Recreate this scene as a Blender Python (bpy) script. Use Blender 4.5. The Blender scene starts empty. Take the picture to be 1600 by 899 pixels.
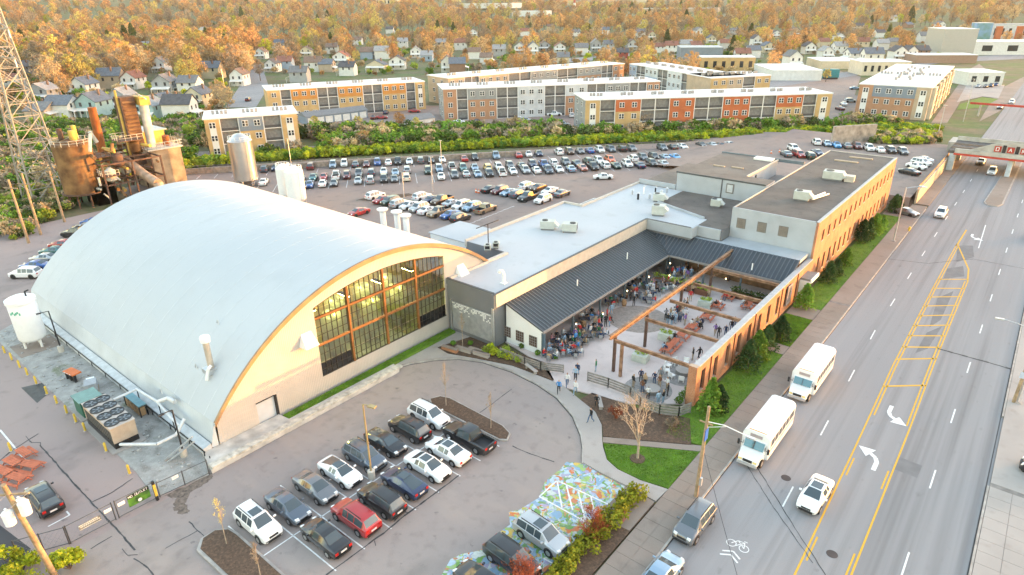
import bpy, math, random
import numpy as np
from mathutils import Vector, Matrix
SC = bpy.context.scene
COL = SC.collection
random.seed(7)

# ------------------------------------------------------------------ camera
FPX, PITCH, ROLL, AZ, CAMH = 1008.587, .414829, -.01137983, .6894048, 39.0
_fw = Vector((-math.sin(AZ)*math.cos(PITCH), math.cos(AZ)*math.cos(PITCH), -math.sin(PITCH)))
_r = Vector((math.cos(AZ), math.sin(AZ), 0)); _u = _r.cross(_fw)
_R = math.cos(ROLL)*_r + math.sin(ROLL)*_u
_U = -math.sin(ROLL)*_r + math.cos(ROLL)*_u
cam_data = bpy.data.cameras.new('camera'); cam = bpy.data.objects.new('camera', cam_data); COL.objects.link(cam)
cam.matrix_world = Matrix(((_R.x, _U.x, -_fw.x, 0), (_R.y, _U.y, -_fw.y, 0), (_R.z, _U.z, -_fw.z, CAMH), (0, 0, 0, 1)))
cam_data.sensor_width = 36; cam_data.lens = 36*FPX/1600; cam_data.clip_start = .5; cam_data.clip_end = 9000
SC.camera = cam

# ------------------------------------------------------------------ sky, sun, exposure
SUN_EL, SUN_AZ = math.radians(.85), math.radians(53)          # azimuth counted from +X towards +Y
sun_dir = Vector((math.cos(SUN_AZ)*math.cos(SUN_EL), math.sin(SUN_AZ)*math.cos(SUN_EL), math.sin(SUN_EL)))
world = bpy.data.worlds.new('World'); SC.world = world; world.use_nodes = True
wn = world.node_tree.nodes; bg = wn['Background']
sky = wn.new('ShaderNodeTexSky'); sky.sky_type = 'NISHITA'; sky.sun_disc = False
sky.sun_elevation = SUN_EL; sky.sun_rotation = math.pi/2 - SUN_AZ
sky.altitude = 200; sky.air_density = 1.0; sky.dust_density = 1.8; sky.ozone_density = .9
world.node_tree.links.new(sky.outputs[0], bg.inputs[0]); bg.inputs[1].default_value = .15
sun_data = bpy.data.lights.new('sun', 'SUN'); sun = bpy.data.objects.new('sun', sun_data); COL.objects.link(sun)
sun_data.energy = .5; sun_data.angle = math.radians(.6); sun_data.color = (1, .5, .15)
sun.rotation_euler = (-sun_dir).to_track_quat('-Z', 'Y').to_euler()
vs = SC.view_settings; vs.view_transform = 'Standard'; vs.look = 'None'; vs.exposure = 4.62; vs.gamma = 1; vs.use_curve_mapping = False

# ------------------------------------------------------------------ helpers
def ground(px, py, z=0.0):
    """A spot of the surveyed photograph turned into a point of the plane at height z."""
    d = _R*((px-800)/FPX) - _U*((py-449.5)/FPX) + _fw
    t = (z-CAMH)/d.z
    return (d.x*t, d.y*t)
_mc = {}
def mat(name, rgb, rough=.7, metal=0., var=.12, scale=1.5, bump=0., spec=.4, coat=0., detail=4., c2=None, bscale=None, emit=0.):
    if name in _mc: return _mc[name]
    m = bpy.data.materials.new(name); m.use_nodes = True; _mc[name] = m
    nt = m.node_tree; b = nt.nodes['Principled BSDF']; L = nt.links.new
    b.inputs['Roughness'].default_value = rough; b.inputs['Metallic'].default_value = metal
    b.inputs['Specular IOR Level'].default_value = spec; b.inputs['Coat Weight'].default_value = coat
    m.diffuse_color = (*rgb, 1)
    if emit:
        b.inputs['Emission Color'].default_value = (*rgb, 1); b.inputs['Emission Strength'].default_value = emit
    if var or c2:
        g = nt.nodes.new('ShaderNodeNewGeometry')
        n = nt.nodes.new('ShaderNodeTexNoise'); n.inputs['Scale'].default_value = scale; n.inputs['Detail'].default_value = detail
        L(g.outputs['Position'], n.inputs['Vector'])
        mr = nt.nodes.new('ShaderNodeMapRange'); mr.inputs[1].default_value = .3; mr.inputs[2].default_value = .7
        L(n.outputs['Fac'], mr.inputs[0])
        mx = nt.nodes.new('ShaderNodeMix'); mx.data_type = 'RGBA'
        mx.inputs[6].default_value = (*[c*(1-var) for c in rgb], 1)
        mx.inputs[7].default_value = (*(c2 or [min(1, c*(1+var)) for c in rgb]), 1)
        L(mr.outputs[0], mx.inputs[0]); L(mx.outputs[2], b.inputs['Base Color'])
        if bump:
            bp = nt.nodes.new('ShaderNodeBump'); bp.inputs['Strength'].default_value = bump; bp.inputs['Distance'].default_value = .05
            n2 = nt.nodes.new('ShaderNodeTexNoise'); n2.inputs['Scale'].default_value = bscale or scale*8; L(g.outputs['Position'], n2.inputs['Vector'])
            L(n2.outputs['Fac'], bp.inputs['Height']); L(bp.outputs[0], b.inputs['Normal'])
    else:
        b.inputs['Base Color'].default_value = (*rgb, 1)
    return m
def layered(name, rgb, layers, rough=.85, spec=.3, bump=.0, bscale=20):
    """Base colour with noise-masked layers (colour, scale, lo, hi, amount, stretch) for stains, wear and patches."""
    m = bpy.data.materials.new(name); m.use_nodes = True; _mc[name] = m
    nt = m.node_tree; b = nt.nodes['Principled BSDF']; L = nt.links.new
    b.inputs['Roughness'].default_value = rough; b.inputs['Specular IOR Level'].default_value = spec
    g = nt.nodes.new('ShaderNodeNewGeometry'); prev = None
    for i, (c, sc, lo, hi, amt, st) in enumerate(layers):
        mp = nt.nodes.new('ShaderNodeMapping'); mp.inputs['Scale'].default_value = st; mp.inputs['Location'].default_value = (i*13.7, i*5.1, 0)
        L(g.outputs['Position'], mp.inputs['Vector'])
        n = nt.nodes.new('ShaderNodeTexNoise'); n.inputs['Scale'].default_value = sc; n.inputs['Detail'].default_value = 5
        L(mp.outputs[0], n.inputs['Vector'])
        mr = nt.nodes.new('ShaderNodeMapRange'); mr.inputs[1].default_value = lo; mr.inputs[2].default_value = hi; mr.inputs[4].default_value = amt
        L(n.outputs['Fac'], mr.inputs[0])
        mx = nt.nodes.new('ShaderNodeMix'); mx.data_type = 'RGBA'
        if prev is None: mx.inputs[6].default_value = (*rgb, 1)
        else: L(prev, mx.inputs[6])
        mx.inputs[7].default_value = (*c, 1); L(mr.outputs[0], mx.inputs[0]); prev = mx.outputs[2]
    L(prev, b.inputs['Base Color'])
    if bump:
        bp = nt.nodes.new('ShaderNodeBump'); bp.inputs['Strength'].default_value = bump; bp.inputs['Distance'].default_value = .03
        n2 = nt.nodes.new('ShaderNodeTexNoise'); n2.inputs['Scale'].default_value = bscale; L(g.outputs['Position'], n2.inputs['Vector'])
        L(n2.outputs['Fac'], bp.inputs['Height']); L(bp.outputs[0], b.inputs['Normal'])
    return m

class MB:
    def __init__(s): s.v = []; s.f = []; s.mi = []
    def add(s, vs_, fs, mi=0):
        o = len(s.v); s.v += [tuple(p) for p in vs_]; s.f += [tuple(o+i for i in q) for q in fs]; s.mi += [mi]*len(fs); return s
    def box(s, x0, y0, z0, x1, y1, z1, mi=0):
        return s.add([(x0,y0,z0),(x1,y0,z0),(x1,y1,z0),(x0,y1,z0),(x0,y0,z1),(x1,y0,z1),(x1,y1,z1),(x0,y1,z1)],
                     [(0,3,2,1),(4,5,6,7),(0,1,5,4),(1,2,6,5),(2,3,7,6),(3,0,4,7)], mi)
    def cbox(s, c, size, rz=0, mi=0):
        a, b, h = size[0]/2, size[1]/2, size[2]/2; co, si = math.cos(rz), math.sin(rz)
        P = [(c[0]+x*co-y*si, c[1]+x*si+y*co, c[2]+z) for z in (-h, h) for x, y in ((-a,-b),(a,-b),(a,b),(-a,b))]
        return s.add(P, [(0,3,2,1),(4,5,6,7),(0,1,5,4),(1,2,6,5),(2,3,7,6),(3,0,4,7)], mi)
    def prism(s, poly, z0, z1, mi=0):
        n = len(poly); a = sum(poly[i][0]*poly[(i+1)%n][1]-poly[(i+1)%n][0]*poly[i][1] for i in range(n))
        if a < 0: poly = poly[::-1]
        P = [(x, y, z0) for x, y in poly]+[(x, y, z1) for x, y in poly]
        return s.add(P, [tuple(range(n-1, -1, -1)), tuple(range(n, 2*n))]+[(i, (i+1)%n, n+(i+1)%n, n+i) for i in range(n)], mi)
    def sheet(s, poly, z, mi=0):
        n = len(poly); a = sum(poly[i][0]*poly[(i+1)%n][1]-poly[(i+1)%n][0]*poly[i][1] for i in range(n))
        if a < 0: poly = poly[::-1]
        return s.add([(x, y, z) for x, y in poly], [tuple(range(n))], mi)
    def tube(s, p0, p1, r0, r1=None, n=8, cap=True, mi=0):
        r1 = r0 if r1 is None else r1; p0 = Vector(p0); p1 = Vector(p1); d = (p1-p0)
        if d.length < 1e-6: return s
        d.normalize(); a = d.orthogonal().normalized(); b = d.cross(a)
        P = [p0+(a*math.cos(2*math.pi*i/n)+b*math.sin(2*math.pi*i/n))*r0 for i in range(n)]
        P += [p1+(a*math.cos(2*math.pi*i/n)+b*math.sin(2*math.pi*i/n))*r1 for i in range(n)]
        F = [(i, (i+1)%n, n+(i+1)%n, n+i) for i in range(n)]
        if cap: F += [tuple(range(n-1, -1, -1)), tuple(range(n, 2*n))]
        return s.add(P, F, mi)
    def path(s, pts, r, n=6, mi=0):
        for a, b in zip(pts[:-1], pts[1:]): s.tube(a, b, r, r, n, True, mi)
        return s
    def lathe(s, prof, n=20, c=(0, 0, 0), mi=0):
        P = []; m = len(prof)
        for r, z in prof: P += [(c[0]+r*math.cos(2*math.pi*i/n), c[1]+r*math.sin(2*math.pi*i/n), c[2]+z) for i in range(n)]
        F = [(k*n+i, k*n+(i+1)%n, (k+1)*n+(i+1)%n, (k+1)*n+i) for k in range(m-1) for i in range(n)]
        F += [tuple(range(n-1, -1, -1)), tuple(range((m-1)*n, m*n))]
        return s.add(P, F, mi)
    def bar(s, p0, p1, w, h, mi=0):
        p0 = Vector(p0); p1 = Vector(p1); d = (p1-p0).normalized(); side = d.cross(Vector((0, 0, 1)))
        if side.length < 1e-4: side = Vector((1, 0, 0))
        side.normalize(); up = side.cross(d)
        P = [p+side*(sx*w/2)+up*(sz*h/2) for p in (p0, p1) for sx, sz in ((-1,-1),(1,-1),(1,1),(-1,1))]
        return s.add(P, [(3,2,1,0),(4,5,6,7),(0,1,5,4),(1,2,6,5),(2,3,7,6),(3,0,4,7)], mi)
    def mesh(s, name, smooth=0):
        me = bpy.data.meshes.new(name); me.from_pydata(s.v, [], s.f)
        if any(s.mi): me.polygons.foreach_set('material_index', s.mi)
        if smooth:
            me.polygons.foreach_set('use_smooth', [True]*len(me.polygons)); me.set_sharp_from_angle(angle=math.radians(smooth))
        me.update(); return me
def ob(name, data, mats=None, parent=None, loc=None, rz=None, label=None, cat=None, group=None, kind=None, smooth=0, own=False):
    """Link ONE object. mats: a material or list; own=True puts them on the object so meshes can be shared."""
    if isinstance(data, MB): data = data.mesh(name, smooth)
    o = bpy.data.objects.new(name, data); COL.objects.link(o)
    if data is not None and mats is not None:
        ms = mats if isinstance(mats, (list, tuple)) else [mats]
        while len(data.materials) < len(ms): data.materials.append(None if own else ms[len(data.materials)])
        if own:
            for i, m in enumerate(ms): o.material_slots[i].link = 'OBJECT'; o.material_slots[i].material = m
    if parent is not None: o.parent = parent
    if loc is not None: o.location = loc if len(loc) == 3 else (*loc, 0)
    if rz is not None: o.rotation_euler = (0, 0, rz)
    for k, v in (('label', label), ('category', cat), ('group', group), ('kind', kind)):
        if v: o[k] = v
    return o
def empty(name, loc, rz=0, label=None, cat=None, group=None):
    return ob(name, None, None, None, loc, rz, label, cat, group)
ORD = ['first', 'second', 'third', 'fourth', 'fifth', 'sixth', 'seventh', 'eighth', 'ninth', 'tenth', 'eleventh', 'twelfth', 'thirteenth', 'fourteenth', 'fifteenth', 'sixteenth',
       'seventeenth', 'eighteenth', 'nineteenth', 'twentieth'] + ['twenty-'+w for w in ('first', 'second', 'third', 'fourth', 'fifth', 'sixth', 'seventh', 'eighth', 'ninth')] + ['thirtieth'] + ['thirty-'+w for w in ('first', 'second', 'third', 'fourth', 'fifth', 'sixth', 'seventh', 'eighth', 'ninth')]
_tens = ['', '', 'twenty', 'thirty', 'forty', 'fifty', 'sixty', 'seventy', 'eighty', 'ninety']
def nth(i):
    if i < 20: return ORD[i]
    t, u = divmod(i+1, 10)
    return (_tens[t][:-1]+'ieth') if u == 0 else _tens[t]+'-'+ORD[u-1] if t < 10 else 'hundredth'
def gp(pts, z=0): return [ground(x, y, z) for x, y in pts]
def arc(c, r, a0, a1, n): return [(c[0]+r*math.cos(math.radians(a0+(a1-a0)*i/n)), c[1]+r*math.sin(math.radians(a0+(a1-a0)*i/n))) for i in range(n+1)]

# ------------------------------------------------------------------ shared materials
ASPH = layered('asphalt_lot', (0.276, 0.234, 0.220), [((0.332, 0.277, 0.246), .05, .4, .62, .9, (1, 1, 1)), ((0.195, 0.163, 0.156), .9, .52, .75, .6, (1, 1, 1)), ((0.373, 0.305, 0.259), .35, .55, .75, .5, (.35, 1, 1)), ((0.406, 0.341, 0.304), 14, .5, .8, .35, (1, 1, 1)), ((0.095, 0.085, 0.082), 1.1, .66, .74, .55, (1, 1, 1)), ((0.138, 0.125, 0.115), .18, .6, .72, .45, (1, .5, 1))], bump=.25)
ASPH2 = layered('asphalt_service_yard', (0.295, 0.233, 0.219), [((0.340, 0.265, 0.240), .06, .4, .62, .9, (1, 1, 1)), ((0.197, 0.156, 0.147), .5, .58, .75, .6, (1, 1, 1)), ((0.408, 0.311, 0.277), .4, .6, .8, .4, (1, .4, 1)), ((0.393, 0.311, 0.289), 14, .5, .8, .35, (1, 1, 1)), ((0.092, 0.082, 0.079), 1.1, .66, .74, .55, (1, 1, 1)), ((0.133, 0.120, 0.112), .18, .6, .72, .45, (1, .5, 1))], bump=.25)
ASPHF = layered('asphalt_car_park', (0.234, 0.189, 0.175), [((0.298, 0.225, 0.190), .04, .4, .6, .9, (1, 1, 1)), ((0.170, 0.137, 0.128), .4, .55, .75, .7, (1, 1, 1)), ((0.312, 0.249, 0.217), .15, .5, .7, .5, (1, .3, 1)), ((0.095, 0.083, 0.080), 1.1, .66, .74, .55, (1, 1, 1)), ((0.137, 0.122, 0.113), .18, .6, .72, .45, (1, .5, 1))], bump=.2)
ROADM = layered('road_asphalt', (0.230, 0.225, 0.230), [((0.266, 0.261, 0.266), .04, .35, .6, .9, (1.6, .25, 1)), ((0.173, 0.168, 0.172), .30, .52, .72, .7, (3.2, .05, 1)), ((0.291, 0.284, 0.288), .32, .5, .7, .7, (3.5, .04, 1)), ((0.161, 0.154, 0.155), 1.4, .64, .78, .6, (1, .5, 1)), ((0.336, 0.326, 0.322), 16, .5, .8, .3, (1, 1, 1)), ((0.133, 0.130, 0.132), .42, .55, .72, .55, (2.4, .03, 1))], bump=.2)
CONC = layered('pavement_concrete', (0.241, 0.193, 0.160), [((0.291, 0.237, 0.201), .12, .4, .6, .9, (1, 1, 1)), ((0.178, 0.139, 0.116), .7, .55, .75, .6, (1, 1, 1)), ((0.320, 0.266, 0.226), 9, .5, .8, .3, (1, 1, 1))], bump=.15)
CONC2 = layered('pale_concrete', (0.335, 0.304, 0.280), [((0.390, 0.351, 0.322), .15, .4, .6, .9, (1, 1, 1)), ((0.257, 0.227, 0.202), .9, .57, .75, .5, (1, 1, 1))], bump=.1)
PATIO = layered('patio_concrete', (0.491, 0.416, 0.393), [((0.573, 0.489, 0.458), .15, .4, .6, .9, (1, 1, 1)), ((0.369, 0.306, 0.286), .8, .55, .75, .5, (1, 1, 1))], bump=.1)
KERB = mat('kerb_concrete', (.36, .33, .30), .85, var=.25, scale=1.2)
DARKGAP = mat('gutter_tar', (.06, .06, .062), .8, var=.3)
WHITEP = layered('white_road_paint', (.72, .72, .71), [((.42, .42, .42), 3, .5, .72, .7, (1, 1, 1))], rough=.7)
YELLOWP = layered('yellow_road_paint', (.64, .36, .035), [((.42, .28, .09), 2.2, .5, .75, .5, (1, 1, 1))], rough=.7)
GRASSM = layered('lawn_soil', (.09, .17, .02), [((.13, .23, .025), .8, .4, .6, .8, (1, 1, 1)), ((.05, .085, .02), 2.5, .55, .75, .7, (1, 1, 1))])
MULCH = layered('mulch', (.10, .065, .045), [((.16, .10, .065), 4, .45, .65, .9, (1, 1, 1)), ((.055, .035, .025), 7, .5, .7, .8, (1, 1, 1))], bump=.8, bscale=12)
GRAVEL = layered('gravel_yard_ground', (.30, .29, .27), [((.40, .39, .36), 1.2, .45, .65, .8, (1, 1, 1)), ((.14, .13, .11), .5, .55, .7, .8, (1, 1, 1)), ((.11, .13, .05), .35, .6, .72, .8, (1, 1, 1)), ((.42, .40, .38), 12, .5, .7, .6, (1, 1, 1))], bump=.6, bscale=14)
WILD = layered('rough_ground', (.13, .115, .06), [((.09, .14, .035), .05, .42, .6, .9, (1, 1, 1)), ((.20, .15, .09), .12, .5, .7, .8, (1, 1, 1)), ((.07, .09, .03), .5, .5, .7, .7, (1, 1, 1))], bump=.5, bscale=3)
BLACKM = mat('black_metal', (.03, .03, .033), .5, .3, var=.2)
STEEL = mat('galvanised_steel', (.55, .56, .57), .4, .7, var=.1)
WHITE = mat('white_paint', (.78, .78, .76), .5, var=.04, scale=.6)
GLASSD = mat('dark_window_glass', (.02, .027, .033), .05, 0, var=0, spec=.8)
# ================================================================== SETTING: terrain, roads, pavements
def terrain():
    """One sheet to the horizon: flat round the site, rising to low hills far behind."""
    rs = [0, 60, 140, 220, 320, 450, 600, 800, 1000, 1250, 1550, 1900, 2300, 2800, 3400, 4200]
    n = 72; V = [(0, 0, -.1)]; F = []
    for k, r in enumerate(rs[1:]):
        for i in range(n):
            a = 2*math.pi*i/n; x, y = r*math.cos(a), r*math.sin(a)
            V.append((x, y, hill(x, y)-.1))
    for i in range(n): F.append((0, 1+i, 1+(i+1)%n))
    for k in range(len(rs)-2):
        for i in range(n):
            F.append((1+k*n+i, 1+(k+1)*n+i, 1+(k+1)*n+(i+1)%n, 1+k*n+(i+1)%n))
    return MB().add(V, F)
def hill(x, y):
    d = math.hypot(x, y)
    if d < 800: return 0
    off = abs((math.atan2(y, x)-AZ-math.pi/2+math.pi) % (2*math.pi)-math.pi)      # hills rise only in the quarter the photo looks to
    k = max(0., min(1., (math.radians(64)-off)/math.radians(14)))
    t = (d-800)/1500
    return k*58*min(t, 1.0)**1.35*(1+.18*math.sin(x*.0031+1)+.15*math.sin(y*.0023+.7))
ob('ground', terrain(), WILD, kind='structure', smooth=60)

S = dict(kind='structure')
ob('service_yard', MB().sheet([(-150, -40), (-24, -40), (-24, 20), (-51.3, 20.5), (-51.3, 21), (-104, 21), (-104, 66), (-150, 66)], -.012), ASPH2, **S)
lot = [(-51.2, 14)] + [(-51.2, 41.2)] + gp([(617, 577), (640, 570), (680, 563.5), (717, 561.5), (755, 566.5), (800, 581.5), (840, 601.5), (870, 622), (895, 652), (907, 682), (910, 702), (909, 726)]) + [(-23.7, 40.9), (-20.9, 40.9), (-20.9, 6), (-51.2, 6)]
ob('parking_lot', MB().sheet(lot, .002), ASPH, **S)
ob('rear_car_park', MB().sheet([(-165, 55), (-104, 55), (-104, 66), (-62, 66), (-58, 92), (-58, 131), (-30, 131), (-30, 160), (-62, 160), (-62, 205), (-72, 200), (-122, 140), (-172, 80)], -.006), ASPHF, **S)
m = MB(); m.add([(-84, 150, .0), (-62, 150, 1.9), (-62, 208, 1.9), (-84, 208, .0)], [(0, 1, 2, 3)]); m.add([(-62, 150, 1.9), (-18.2, 150, 1.9), (-18.2, 215, 1.9), (-62, 215, 1.9)], [(0, 1, 2, 3)])
m.add([(-62, 150, 1.9), (-62, 150, 0), (-18.2, 150, 0), (-18.2, 150, 1.9)], [(0, 1, 2, 3)])
ob('upper_car_park', m, ASPHF, **S)
ob('road', MB().sheet([(-15.0, -60), (3.6, -60), (3.6, 470), (-15.0, 470)], 0), ROADM, **S)
m = MB(); m.sheet([(3.6, 60.5), (16, 61), (16, 73), (3.6, 73.5)], .006); m.sheet([(3.6, 118), (30, 118), (30, 140), (3.6, 140)], .006)
ob('driveway', m, ROADM, **S)
ob('new_asphalt', MB().sheet([(-70, -6), (-49.2, 1.2), (-50.4, 3.6), (-54, 5.4), (-70, 3)], -.008), layered('fresh_asphalt', (.05, .05, .055), [((.075, .075, .08), .5, .4, .7, .8, (1, 1, 1))]), **S)
# left pavement: separate slabs with open joints
m = MB(); y = 18.0; k = 0
slab_mesh = MB().box(-.675, -.745, 0, .675, .745, .13).mesh('pavement_slab')
pav = ob('pavement', MB().box(-17.85, -30, -.05, -15.17, 152, .115), mat('pavement_bed', (.2, .18, .165), var=.3), **S)
slabs = []
y = 24.0
while y < 92:
    for cx in (-17.165, -15.855):
        slabs.append((cx, y))
    y += 1.52
for cx, yy in slabs: ob('slab', slab_mesh, CONC, parent=pav, loc=(cx, yy, .012))
m = MB(); m.box(-17.84, 92.2, .0, -15.18, 152, .14); m.box(-17.84, -30, .0, -15.18, 23.2, .14)
ob('far_slabs', m, CONC, parent=pav)
m = MB(); yy = -30
while yy < 150: m.box(-15.165, yy, -.02, -15.01, min(yy+2.96, 150), .15); yy += 3
ob('kerb', m, KERB, **S)
ob('gutter_seam', MB().sheet([(-15.01, -30), (-14.93, -30), (-14.93, 150), (-15.01, 150)], .005), DARKGAP, **S)
rp = ob('pavement', MB().box(3.78, -30, -.05, 7.0, 240, .118), _mc['pavement_bed'], **S)
sm2 = MB().box(-.79, -.745, 0, .79, .745, .13).mesh('pavement_slab')
for k in range(24):
    for cx in (4.59, 6.2): ob('slab', sm2, CONC2, parent=rp, loc=(cx, 24.7+1.52*k, .012))
ob('far_slabs', MB().box(3.79, 61, 0, 6.99, 240, .14), CONC2, parent=rp)
m = MB()
for a, b in ((-30, 60.4), (73.6, 117.9), (140.1, 240)): m.box(3.6, a, -.02, 3.76, b, .15)
ob('kerb', m, KERB, **S)
ob('gutter_seam', MB().sheet([(3.5, -30), (3.595, -30), (3.595, 240), (3.5, 240)], .005), DARKGAP, **S)
ob('verge', MB().box(7.02, -30, -.05, 30, 59, .12), GRASSM, **S)
ob('side_yard', MB().box(7.02, 73.8, -.05, 40, 117, .1), CONC2, **S)
# courtyard and approach paths
cur_out = gp([(703, 514), (740, 525), (683, 544), (700, 554), (740, 561), (775, 568), (800, 573), (830, 584), (866, 598)])
path_poly = gp([(617, 574), (640, 568), (680, 561.5), (717, 559.5), (755, 564.5), (800, 579.5), (840, 599.5), (870, 620), (896, 650), (909, 680), (912, 700), (911, 724), (936, 738.5), (979, 760.5)]) + [(-18.0, 40.75), (-17.86, 42.6)] + gp([(1046, 767), (1000, 752), (965, 735), (948, 720), (942, 700), (941, 690), (940, 665), (930, 645), (905, 625), (880, 604), (866, 598), (830, 584), (800, 573), (775, 568), (740, 561), (700, 554), (683, 544), (740, 525), (703, 514)]) + gp([(620, 562)])
ob('approach_path', MB().prism(path_poly, -.05, .12), CONC2, **S)
ob('path_ramp', MB().prism([(-20.95, 36.2), (-20.95, 40.85), (-18.05, 40.6), (-18.05, 36.4)], -.05, .11), CONC, **S)
kin = gp([(617, 576.5), (640, 569.5), (680, 563), (717, 561), (755, 566), (800, 581), (840, 601), (870, 621.5), (895.5, 651), (908, 681), (911, 701), (910, 725)])
m = MB()
for a, b in zip(kin[:-1], kin[1:]): m.bar((*a, .02), (*b, .02), .16, .24)
ob('curved_kerb', m, KERB, **S)
m = MB()
for a, b in zip(kin[:-1], kin[1:]): m.bar((a[0]+.05, a[1]-.18, .0), (b[0]+.05, b[1]-.18, .0), .12, .014)
ob('kerb_seam', m, DARKGAP, **S)
ob('patio_floor', MB().prism([(-46.2, 54.6), (-46.2, 91.5), (-22.2, 91.5), (-22.2, 56.0), (-27.2, 52.2)] + gp([(880, 606), (866, 598), (845, 570)]), -.04, .1), PATIO, **S)
m = MB(); m.sheet(arc((-36.3, 70.5), 4.1, 0, 360, 40)[:-1], .106)
ob('paver_circle', m, mat('brown_pavers', (.27, .22, .19), var=.25, scale=3), **S)
m = MB(); m.sheet(arc((-25.3, 61.2), 2.7, 0, 360, 30)[:-1], .106); m.sheet(arc((-26.9, 55.9), 2.6, 0, 360, 30)[:-1], .107)
ob('paver_ring', m, mat('grey_pavers', (.25, .235, .225), var=.25, scale=3), **S)
# beds and lawns
bed1 = gp([(905, 626), (931, 645), (941, 665), (942, 682), (1000, 690), (1080, 697), (1078, 655), (1000, 640), (925, 615)])
ob('garden_bed', MB().prism(bed1, -.05, .1), MULCH, **S)
bed2 = gp([(740, 526), (684, 544), (702, 553), (740, 559.5), (775, 566.5), (800, 571.5), (830, 582.5), (866, 596), (852, 568), (776, 541)])
ob('planter_bed', MB().prism(bed2, -.05, .1), MULCH, **S)
lawn1 = gp([(943, 694), (949, 719), (966, 734), (1001, 750.5)])+[(-17.9, 42.9), (-17.9, 49.3)]
lawn2 = [(-17.9, 50.5), (-17.9, 72.6), (-21.4, 72.6), (-21.4, 57.5), (-22.4, 53.5)] + gp([(1040, 678), (1060, 688)])
lawn3 = [(-17.9, 75.2), (-17.9, 84.3), (-21.4, 84.3), (-21.4, 75.2)]
lawn4 = [(-17.9, 88.2), (-17.9, 141), (-21.2, 141), (-21.2, 88.2)]
LAWNS = [lawn1, lawn2, lawn3, lawn4]
for i, l in enumerate(LAWNS): ob('lawn', MB().prism(l, -.05, .09), GRASSM, **S)
m = MB(); m.prism(gp([(942, 684), (942, 692.5)])+[(-17.9, 49.35), (-17.9, 50.4)], -.05, .1); m.prism([(-21.4, 72.7), (-17.9, 72.7), (-17.9, 75.1), (-21.4, 75.1)], -.05, .1); m.prism([(-21.4, 84.4), (-17.9, 84.4), (-17.9, 88.1), (-21.4, 88.1)], -.05, .1); m.prism([(-21.2, 141.1), (-17.9, 141.1), (-17.9, 150), (-21.2, 150)], -.05, .05)
ob('garden_path', m, CONC, **S)
LAWN5 = [(-53.75, 27.9), (-52.75, 27.9), (-52.75, 52.4), (-53.9, 52.4)]
ob('grass_strip', MB().prism(LAWN5, -.05, .42), GRASSM, **S)
# low white retaining wall in front of the hangar
m = MB(); m.prism([(-51.25, 18.9), (-51.25, 41.5), (-52.7, 41.9), (-52.7, 27.9), (-54.25, 27.7), (-54.25, 19.6)], -.05, .4)
rw = ob('retaining_wall', m, mat('retaining_wall_render', (.50, .47, .43), .8, var=.3, scale=.8, c2=(.60, .57, .52)), label='low pale concrete retaining wall between hangar and parking lot', cat='wall')
yy = 19
m = MB()
while yy < 41: m.box(-51.25, yy, .4, -52.0, yy+1.9, .62); yy += 1.92
ob('coping', m, mat('coping_stone', (.47, .44, .38), .8, var=.35, scale=2), parent=rw)
# gravel yard along the hangar
ob('gravel_yard', MB().prism([(-100, 14.6), (-57, 14.6), (-52.2, 14.2), (-51.3, 18.6), (-54.3, 20.4), (-104, 20.4)], -.05, .03), GRAVEL, **S)
# mulch islands in the lot
isl = []
for nm, pts in (('planter_island', [(-44.4, 39.6), (-43.9, 40.8), (-42.8, 41.2), (-35, 40.9), (-33.6, 40.3), (-33.2, 39.3), (-33.8, 38.85), (-43.4, 38.85)]),
                ('planter_island', [(-44.3, 14.3), (-44.35, 15.5), (-43.6, 16.35), (-42.6, 16.5), (-34.6, 16.5), (-33.8, 15.8), (-33.8, 14.4), (-34.6, 13.6), (-43.4, 13.5)])):
    c = (sum(p[0] for p in pts)/len(pts), sum(p[1] for p in pts)/len(pts))
    o = ob(nm, MB().prism(pts, -.05, .14), KERB, **S)
    ob('mulch', MB().prism([(c[0]+(x-c[0])*.965, c[1]+(y_-c[1])*.84) for x, y_ in pts], .1, .2), MULCH, parent=o)
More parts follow.
